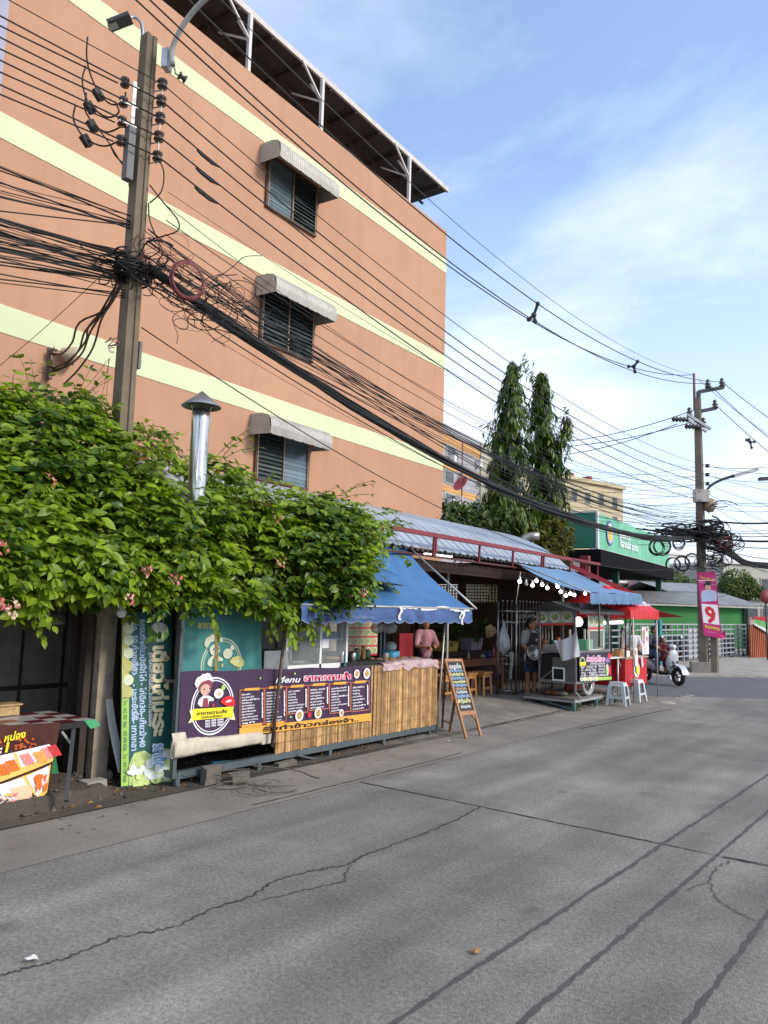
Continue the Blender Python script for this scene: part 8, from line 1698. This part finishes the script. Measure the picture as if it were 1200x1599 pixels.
bushy('shrub', 'yellowish shrub at the foot of the mast trees above the shelter roof', 'shrub', [(AT(868, 838, 25), .55, 1.1), (AT(850, 860, 25), .6, 1.0), (AT(838, 850, 25.2), .5, 1.2)], 900, GOLD, .24, False)
bushy('round_tree', 'round olive green tree behind the roofs right of the election poster', 'tree', [(AT(1150, 912, 52), 1.15, .85), (AT(1165, 918, 52), .9, .8), (AT(1136, 922, 51.5), .8, .8), (AT(1122, 926, 52), .6, .7), (AT(1182, 924, 52), .5, .8)], 2800, OLIVE, .24)
bushy('leafy_tree', 'loose leafy tree behind the green shed left of the election poster', 'tree', [(AT(1050, 915, 56), 1.3, .8), (AT(1028, 922, 56), 1.1, .8), (AT(1075, 920, 56), .9, .8), (AT(1010, 930, 55), .9, .8)], 2200, OLIVE, .3)
# ---------------------------------------------------------------- buildings far and near behind the corner
GREYW = mat('grey_render', (0.34, 0.33, 0.35), .85, var=.15, scale=.3, dirt=.35, dirtcol=(.22, .2, .2), streak=1); ORB = mat('orange_band', (0.56, 0.30, 0.11), .8, var=.12, scale=.5); CREAMW = mat('cream_render', (0.50, 0.42, 0.27), .85, var=.15, scale=.3, dirt=.4, dirtcol=(.3, .25, .16), streak=1)
PALEW = mat('pale_concrete_wall', (0.40, 0.37, 0.30), .85, var=.2, scale=.3, dirt=.3); WHITEW = mat('white_wall', (0.62, 0.61, 0.60), .8, var=.12, scale=.4, dirt=.2, dirtcol=(.4, .38, .35)); GLZ = mat('far_window', (0.055, 0.06, 0.07), .2, var=.4, scale=3, spec=.6)
class Face:
    """a building front between two ground points"""
    def __init__(s, a, b): s.a = V((a.x, a.y, 0)); s.b = V((b.x, b.y, 0)); s.d = (s.b-s.a).normalized(); s.n = V((s.d.y, -s.d.x, 0)); s.w = (s.b-s.a).length
    def p(s, t, z, o=0): return s.a+s.d*t*s.w+s.n*o+UP*z
    def box(s, mb, t0, t1, z0, z1, o0, o1): mb.obox((s.p((t0+t1)/2, (z0+z1)/2, (o0+o1)/2)), s.d*s.w*(t1-t0)/2, s.n*(o1-o0)/2, UP*(z1-z0)/2); return mb
def at_u(f, u): # fraction along the face seen at image column u
    r = ray(u, 900); r = V((r.x, r.y)); a = V((f.a.x, f.a.y)); d = V((f.d.x, f.d.y)); den = r.x*d.y-r.y*d.x; return ((-a.x)*r.y+a.y*r.x)/(den)/f.w*-1 if abs(den) > 1e-6 else 0
def zat(f, t, v):
    p = f.p(t, 0); return PL(CX, v, p, FWD).z if False else (lambda dep: EYE+ (0))(0) if False else _zrow(p, v)
def _zrow(p, v):
    lo, hi = -5, 60
    for _ in range(50):
        m_ = (lo+hi)/2
        if proj((p.x, p.y, m_))[1] > v: lo = m_
        else: hi = m_
    return lo
def frac(f, u):
    lo, hi = -1.0, 3.0
    for _ in range(50):
        m_ = (lo+hi)/2
        if proj(f.p(m_, 1.8))[0] < u: lo = m_
        else: hi = m_
    return lo
# grey block with orange bands
fa, fb = AT(640, 950, 86), AT(749, 950, 103); f = Face(fa, fb); zt_ = _zrow(f.p(frac(f, 720), 0), 676)
gb = thing('grey_apartment_block', 'grey apartment block with orange bands beside the orange building', 'building', f.p(.5, 0))
mb = f.box(MB(), 0, 1, 0, zt_, -12, 0); f.box(mb, .62, .66, zt_, zt_+1.2, -3, -2); mb.build('wall', GREYW, gb)
for v0, v1 in ((692, 707), (732, 744), (768, 778), (800, 808)): t = frac(f, 725); f.box(MB(), 0.0, 1.0, _zrow(f.p(t, 0), v1), _zrow(f.p(t, 0), v0), .0, .06).build('orange_band', ORB, gb)
for (u, v, w_, h_, arch) in ((700, 705, 1.6, 1.6, 0), (707, 712, 1.2, 1.4, 0), (698, 745, 1.8, 1.8, 0), (745, 753, 1.1, 1.8, 1), (744, 787, 1.1, 1.8, 1), (700, 782, 2.0, 2.0, 0), (715, 745, .9, 1.4, 0)):
    t = frac(f, u); z = _zrow(f.p(t, 0), v); hw = w_/2/f.w*1.7; o = f.box(MB(), t-hw, t+hw, z-h_/2, z+h_/2, .0, .10).build('window', PALEW, gb); f.box(MB(), t-hw*.8, t+hw*.8, z-h_*.4, z+h_*.4, .101, .12).build('pane', GLZ, o)
for (u, v) in ((699, 717), (741, 724), (697, 785), (705, 787), (710, 780)):
    t = frac(f, u); z = _zrow(f.p(t, 0), v); f.box(MB(), t-.02, t+.02, z-.45, z+.45, .1, .8).build('air_conditioner', WHITEW, gb)
# cream stair tower and long cream block
f2 = Face(AT(749, 950, 102.5), AT(768, 950, 105)); z2 = _zrow(f2.p(.5, 0), 694)
cb = thing('cream_apartment_block', 'long cream apartment block with a plain stair tower behind the mast trees', 'building', f2.p(0, 0))
mb = f2.box(MB(), 0, 1, 0, z2, -8, 0); mb.build('stair_tower', PALEW, cb)
f3 = Face(AT(768, 950, 104), AT(975, 950, 122)); z3 = _zrow(f3.p(frac(f3, 900), 0), 748)
mb = f3.box(MB(), 0, 1, 0, z3, -12, 0); f3.box(mb, -.01, 1.01, z3-.3, z3+.25, -12.2, .5); mb.build('wall', CREAMW, cb)
for i in range(9):
    for j in range(6):
        u = 790+21.5*i; t = frac(f3, u); z = z3-2.6-3.1*j
        if z < .5 or t > .985: continue
        o = f3.box(MB(), t-.022, t+.022, z-.9, z+.9, .0, .10).build('window', PALEW, cb); f3.box(MB(), t-.018, t-.001, z-.8, z+.8, .101, .12).build('pane', GLZ, o); f3.box(MB(), t+.001, t+.018, z-.8, z+.8, .101, .12).build('pane', GLZ, o)
mb = MB()
for u in (868, 886, 908, 937): t = frac(f3, u); f3.box(mb, t-.012, t+.012, z3+.25, z3+1.3, -3, -1.5)
mb.build('roof_vents', mat('red_vent', (.3, .05, .04), .7, var=.3), cb)
# satellite dish on its pole
p = AT(721, 812, 60); t = thing('satellite_dish', 'red satellite dish on a thin pole in front of the grey apartment block', 'satellite dish', V((p.x, p.y, 0))); zt_ = _zrow(p, 688)
MB().tube([(p.x, p.y, 0), (p.x, p.y, zt_)], .06, 6).build('pole', mat('rusty_rod', (0, 0, 0)), t); zd = _zrow(p, 757)
MB().lathe((p.x, p.y, zd), [(.0, 0), (.35, .05), (.68, .22), (.66, .22), (.33, .07), (0, .03)], 20, (FWD*-.6-SIDE*.7+UP*.5)).build('dish', mat('red_dish', (.42, .04, .04), .5, var=.15), t)
# green building with its sign box and black canopy
GRA, GRB = mat('dark_green_cladding', (0.02, 0.17, 0.10), .5, var=.2, scale=.6, dirt=.25, dirtcol=(.05, .2, .14)), mat('mint_sign', (0.12, 0.42, 0.25), .45, var=.3, scale=1.2)
K = AT(934, 950, 36); Rr = AT(1047, 950, 49); Lf = AT(838, 950, 37.5)
K.z = Rr.z = Lf.z = 0; fr_, fl_ = Face(K, Rr), Face(Lf, K)
zs1, zs0 = _zrow(K, 800), _zrow(K, 855)
gs = thing('green_sign_building', 'corner building with a big green sign box over a black canopy', 'building', K)
mb = MB(); fl_.box(mb, 0, 1, zs0, zs1, -.4, 0); back = -fr_.n*.0
mb.build('cladding', GRA, gs)
mb = MB(); fr_.box(mb, 0.0, 1, zs0, zs1, -.4, .0); sbx = mb.build('sign_face', GRB, gs)
mb = MB(); fr_.box(mb, -.003, .012, zs0-.03, zs1+.03, -.06, .04); fr_.box(mb, .0, 1, zs0-.10, zs0-.02, -.4, .05); fl_.box(mb, 0, 1, zs1, zs1+.08, -.42, .03); mb.build('white_trim', WHITEW, gs)
FP = Plane(fr_.p(0, zs0, .02), fr_.p(1, zs0, .02), fr_.p(0, zs1, .02))
mb = MB(); c = FP.p(.13, .52, .02); R_ = .62
ringpts = lambda r, o: [c+FP.r*math.cos(t*.2618)*r+FP.u*math.sin(t*.2618)*r+FP.n*o for t in range(24)]
mb.mk(0); mb.poly(ringpts(R_, 0)); mb.mk(1); mb.poly(ringpts(R_*.84, .01)); mb.mk(2); mb.poly([c+FP.r*a*R_*.5+FP.u*b_*R_*.7+FP.n*.02 for a, b_ in ((-1, -.8), (1, -.8), (1, .8), (-1, .8))]); mb.build('emblem', [mat('navy_ring', (.05, .09, .25), .5, var=.1), mat('lilac_ring', (.45, .5, .62), .5, var=.1), mat('gold_print', (.75, .45, .02), .5, var=.1)], gs)
mb = MB(); text_mb(mb, 'ศูนย์อาหาร', FP.p(.235, .50, .03), FP.r, FP.u, .52, 'LEFT', .03, 0, 0, 2.2); text_mb(mb, 'ตลาดนัด ชุมชน', FP.p(.245, .22, .03), FP.r, FP.u, .5, 'LEFT', .03, 0, 0, 3.6); mb.build('lettering', WHT, gs)
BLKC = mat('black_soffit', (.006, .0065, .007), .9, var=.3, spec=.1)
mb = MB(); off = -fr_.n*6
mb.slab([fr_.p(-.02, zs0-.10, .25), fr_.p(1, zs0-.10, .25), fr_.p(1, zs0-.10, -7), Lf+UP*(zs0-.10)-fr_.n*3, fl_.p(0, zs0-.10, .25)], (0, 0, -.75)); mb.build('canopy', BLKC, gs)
mb = MB(); fr_.box(mb, -.02, 1, 0, zs0-.85, -7.2, -6.9); 
mb.build('back_wall', PALEW, gs)
for t_, w_ in ((.28, .18), (.9, .18)): mb = MB(); fr_.box(mb, t_-.008, t_+.008, 0, zs0-.85, -.5, -.2); mb.build('column', mat('dark_green_steel', (.015, .07, .05), .5, var=.2), gs)
mb = MB(); fl_.box(mb, .2, 1.0, 0, zs0-.85, -.3, -.1); mb.build('dark_front', BLKC, gs)
mb = MB(); fr_.box(mb, .02, .3, 0.0, 2.6, -1.2, -1.0); mb.build('green_wall', mat('bright_green_wall', (.02, .20, .06), .7, var=.15), gs)
# white houses beyond
def house(name, label, fa, fb, vt, depth_, m, rows, cols, win=(.9, 1.1), roof=None, z0=1.2, par=True):
    f = Face(fa, fb); zt_ = _zrow(f.p(.5, 0), vt); t = thing(name, label, 'building', f.p(.5, 0)); f.box(MB(), 0, 1, 0, zt_, -depth_, 0).build('wall', m, t)
    if par: f.box(MB(), -.01, 1.01, zt_-.02, zt_+.22, -depth_, .2).build('parapet', WHITEW, t)
    for i in range(cols):
        for j in range(rows):
            c_ = (i+.5)/cols; z = z0+(zt_-z0-.6)*(j+.5)/rows; hw = win[0]/2/f.w; o = f.box(MB(), c_-hw, c_+hw, z-win[1]/2, z+win[1]/2, 0, .08).build('window', PALEW, t); f.box(MB(), c_-hw*.86, c_+hw*.86, z-win[1]*.42, z+win[1]*.42, .081, .1).build('pane', GLZ, o)
    for j in range(1, rows): z = z0+(zt_-z0-.6)*j/rows; f.box(MB(), 0, 1, z-.1, z+.1, 0.001, .35).build('ledge', m, t)
    return t, f, zt_
h1, f, z = house('white_house', 'white three storey house under the black canopy of the green building', AT(962, 950, 74), AT(1030, 950, 78), 872, 8, WHITEW, 3, 6, (1.3, 1.5))
pk = f.box(MB(), .2, .95, _zrow(f.p(.5, 0), 934), _zrow(f.p(.5, 0), 910), .4, .6).build('pink_sign', mat('pink_sign', (.55, .25, .3), .6, var=.2), h1); FPk = Plane(f.p(.25, _zrow(f.p(.5, 0), 930), .62), f.p(.9, _zrow(f.p(.5, 0), 930), .62), f.p(.25, _zrow(f.p(.5, 0), 914), .62)); mb = MB(); text_mb(mb, '90550', FPk.p(.3, .2, .01), FPk.r, FPk.u, .8, 'LEFT', .02); mb.build('lettering', INK, pk)
house('tall_white_building', 'blank bright white building behind the wires left of the corner pole', AT(1035, 950, 96), AT(1128, 950, 100), 868, 9, mat('bright_white_wall', (.72, .72, .74), .8, var=.1, scale=.3), 2, 5, (1.0, 1.0))
house('grey_flat_building', 'low grey building with a flat concrete roof at the right edge', AT(1131, 950, 66), AT(1290, 950, 70), 884, 10, mat('grey_beige_wall', (.40, .39, .34), .85, var=.2, scale=.4, dirt=.4), 2, 6, (1.6, 1.3))
house('beige_house', 'small beige house between the white house and the corner pole', AT(1048, 950, 84), AT(1092, 950, 86), 893, 7, mat('beige_wall', (.5, .42, .33), .85, var=.15), 2, 3, (1.2, 1.2))
# green shed behind the bar fence
GRW = mat('green_paint_wall', (0.030, 0.20, 0.045), .7, var=.18, scale=.8, dirt=.25, dirtcol=(.05, .17, .06), streak=1)
sa, sb_ = AT(960, 950, 42), AT(1163, 950, 44); f = Face(sa, sb_); ze_ = _zrow(f.p(.6, 0), 944.5); zr_ = ze_+.75
gsx = thing('green_shed', 'long low green shed with a grey corrugated roof behind the bar fence', 'shed', f.p(.5, 0))
mb = f.box(MB(), 0, 1.0, 0, ze_, -5.5, 0); f.box(mb, 1.0, 1.13, 0, ze_-.15, -5, -1.2); mb.build('wall', GRW, gsx)
ZINC = mat('zinc_sheet', (.42, .40, .38), .5, var=.22, scale=1, metal=.3, dirt=.45, dirtcol=(.25, .2, .16))
mb = MB(); n = 150
mb.grid(lambda i, j: f.p(-.03+1.15*i, ze_+.02+(zr_-ze_)*j+.03*math.sin(i*2*math.pi*48), .35-3.2*j), 300, 2); mb.grid(lambda i, j: f.p(-.03+1.15*i, zr_+.02-(zr_-ze_)*j+.03*math.sin(i*2*math.pi*48), -2.85-3*j), 300, 2); mb.build('roof', ZINC, gsx)
mb = MB(); f.box(mb, -.03, 1.12, ze_-.10, ze_-.01, .30, .36); mb.build('eave_board', mat('pale_eave', (.4, .38, .33), .7, var=.2), gsx)
for u in (1031, 1036, 1043): t = frac(f, u); f.box(MB(), t-.008, t+.008, .95, 1.35, .0, .05).build('vent_opening', DARK, gsx)
f.box(MB(), .985, 1.0, 0, ze_, .02, .12).build('down_pipe', STEEL, gsx)
f5 = Face(AT(1040, 950, 50), AT(1166, 950, 52)); zb2 = _zrow(f5.p(.5, 0), 926)
t = thing('zinc_roof_house', 'weathered zinc roofed house rising behind the green shed', 'house', f5.p(.5, 0)); f5.box(MB(), 0, 1, 0, zb2, -5, 0).build('wall', mat('grey_beige_wall', (0, 0, 0)), t); mb = MB(); mb.grid(lambda i, j: f5.p(-.02+1.04*i, zb2+.7*j+.03*math.sin(i*200), .4-2.9*j), 200, 2); mb.grid(lambda i, j: f5.p(-.02+1.04*i, zb2+.7-.7*j+.03*math.sin(i*200), -2.5-2.9*j), 200, 2); mb.build('roof', ZINC, t)
# sliding bar fence
ga, gb_ = G(1066, 1034, .05), G(1166, 1024, .05); dd = (gb_-ga).normalized(); g0 = ga-dd*7.0
fe = thing('bar_fence', 'long grey steel bar gate across the yard of the green shed', 'fence', ga); ff = Face(g0, gb_); zf1 = _zrow(ga, 977)
GPNT = mat('grey_gate_paint', (.30, .32, .33), .5, var=.2)
mb = MB()
nrow = 6
for k in range(nrow+1): z = .22+(zf1-.22)*k/nrow; mb.beam(g0+UP*z, gb_+UP*z, .05)
mb.build('rails', GPNT, fe); mb = MB(); nv = 26
for k in range(nv+1): p = g0.lerp(gb_, k/nv); mb.beam(V((p.x, p.y, .1)), V((p.x, p.y, zf1+.02)), .05 if k % 4 else .09)
mb.build('uprights', GPNT, fe)
for t_ in (.72, .86, .97):
    mb = MB(); c = g0.lerp(gb_, t_)+ff.n*.0; mb.lathe(V((c.x, c.y, .13))-ff.n*.04, [(.02, 0), (.11, 0), (.11, .08), (.02, .08)], 12, ff.n); mb.build('roller', STEEL, fe)
for (u, w_, lb) in ((1090, .55, 'white sheet standing behind the bars left of the corner pole'), (1127, .75, 'white sheet standing behind the bars right of the corner pole')):
    t = frac(ff, u); mb = MB(); mb.obox(ff.p(t, .72, -.25), ff.d*w_, ff.n*.02, UP*.62); tag(mb.build('white_board', mat('board_white', (.55, .55, .56), .6, var=.15)), lb, 'board')
mb = MB(); mb.obox(ff.p(.62, .5, -.7), ff.d*6.5, ff.n*.03, UP*.48); tag(mb.build('dark_hoarding', mat('dark_hoarding', (.035, .04, .04), .8, var=.4, scale=2)), 'dark corrugated hoarding behind the bar fence', 'hoarding')
t = frac(ff, 1026); tag(MB().obox(ff.p(t, .8, .05), ff.d*.12, ff.n*.1, UP*.85).build('teal_post', mat('teal_paint', (.02, .2, .2), .5, var=.2)), 'teal gate post standing in the bar fence behind the scooter riders', 'post')
t = frac(ff, 1167); tag(MB().obox(ff.p(t, 1.1, .0), ff.d*.10, ff.n*.08, UP*1.15).build('green_post', mat('dark_green_steel', (0, 0, 0))), 'dark green post at the right end of the bar fence', 'post')
# rusty red gate with a draped cloth
ra2, rb2 = G(1172, 1027, .05), G(1300, 1024, .05); f = Face(ra2, ra2+(rb2-ra2).normalized()*9); zg2 = _zrow(ra2, 964)
rg = thing('red_gate', 'rusty orange red sheet gate at the right edge with a tricolour cloth over it', 'gate', ra2)
mb = f.box(MB(), 0, 1, .05, zg2-.35, -.05, 0); n = 60
for k in range(n): f.box(mb, k/n, k/n+.5/n, .05, zg2-.35, .001, .05)
mb.build('sheet', mat('rust_orange', (.36, .10, .045), .7, var=.3, scale=2, dirt=.4, dirtcol=(.2, .06, .03)), rg)
mb = MB(); f.box(mb, 0, 1, zg2-.06, zg2+.02, -.04, .06); f.box(mb, 0, 1, zg2-.37, zg2-.3, -.04, .07)
for k in range(14): f.box(mb, k/13-.006, k/13+.006, zg2-.34, zg2, -.03, .05)
mb.build('frame', mat('dusty_pink_steel', (.32, .17, .15), .7, var=.3), rg)
def drape(z0_, z1_, m, nm, o_):
    mb = MB(); mb.grid(lambda i, j: f.p(.02+.5*i, zg2+.05-(z0_+(z1_-z0_)*j)*(.55+.9*math.sin(min(i*1.6, 1)*math.pi*.5)), o_+.03*math.sin(i*14)+.01*j), 24, 4); mb.build(nm, m, dc)
dc = thing('draped_cloth', 'red green and white cloth draped along the rusty gate at the right edge', 'cloth', f.p(.3, zg2, .1))
drape(.0, .22, mat('cloth_red', (.33, .02, .03), .8, var=.2), 'red_band', .12); drape(.22, .52, mat('cloth_green', (.10, .30, .10), .8, var=.2), 'green_band', .121); drape(.52, .70, mat('cloth_white', (.5, .52, .48), .8, var=.15), 'white_band', .122)
mb = MB(); c = AT(1197, 932, 33); mb.lathe(c, [(0, 0), (.28, .0), (.28, .03), (0, .03)], 20, FWD*-1); rs = thing('round_sign', 'round red sign cut by the right edge above the draped cloth', 'sign', V((c.x, c.y, 0))); mb.build('disc', mat('dull_red_sign', (.25, .05, .05), .6, var=.3), rs); MB().tube([V((c.x, c.y, 0))+FWD*.06, c+FWD*.06+UP*.2], .04, 6).build('pole', STEEL, rs)
mb = MB()
for k in range(7): p = G(1040+6*k, 1098-2*k, -.004); mb.ball(p, .12*random.random()+.05, 6, (1.6, 1, .18))
tag(mb.build('rubble', PAVE, loc=(0, 0, 0)), kind='stuff')
# more wires fanning across the pale sky
random.seed(77)
for k in range(9):
    a = on2(1096+random.uniform(-3, 3), 730+13*k); b_ = V((PX+.3, PY+.2, pz(300+22*k)))
    cable(sag(b_, a, random.uniform(.5, 1.3), 26), random.choice((.0035, .0045, .006)), 'telephone_cable', 'thin loose cable fanning from the near pole up to the corner pole', 'thin fan of cables between the poles')
for k in range(6):
    a = on2(1090, 745+16*k); b_ = AT(640, 690+14*k, 48)
    cable(sag(a, b_, .4, 14), .007, 'overhead_wire', 'thin grey wire slanting behind the mast trees from the corner pole', 'slanting wires behind the mast trees', CABLEG)
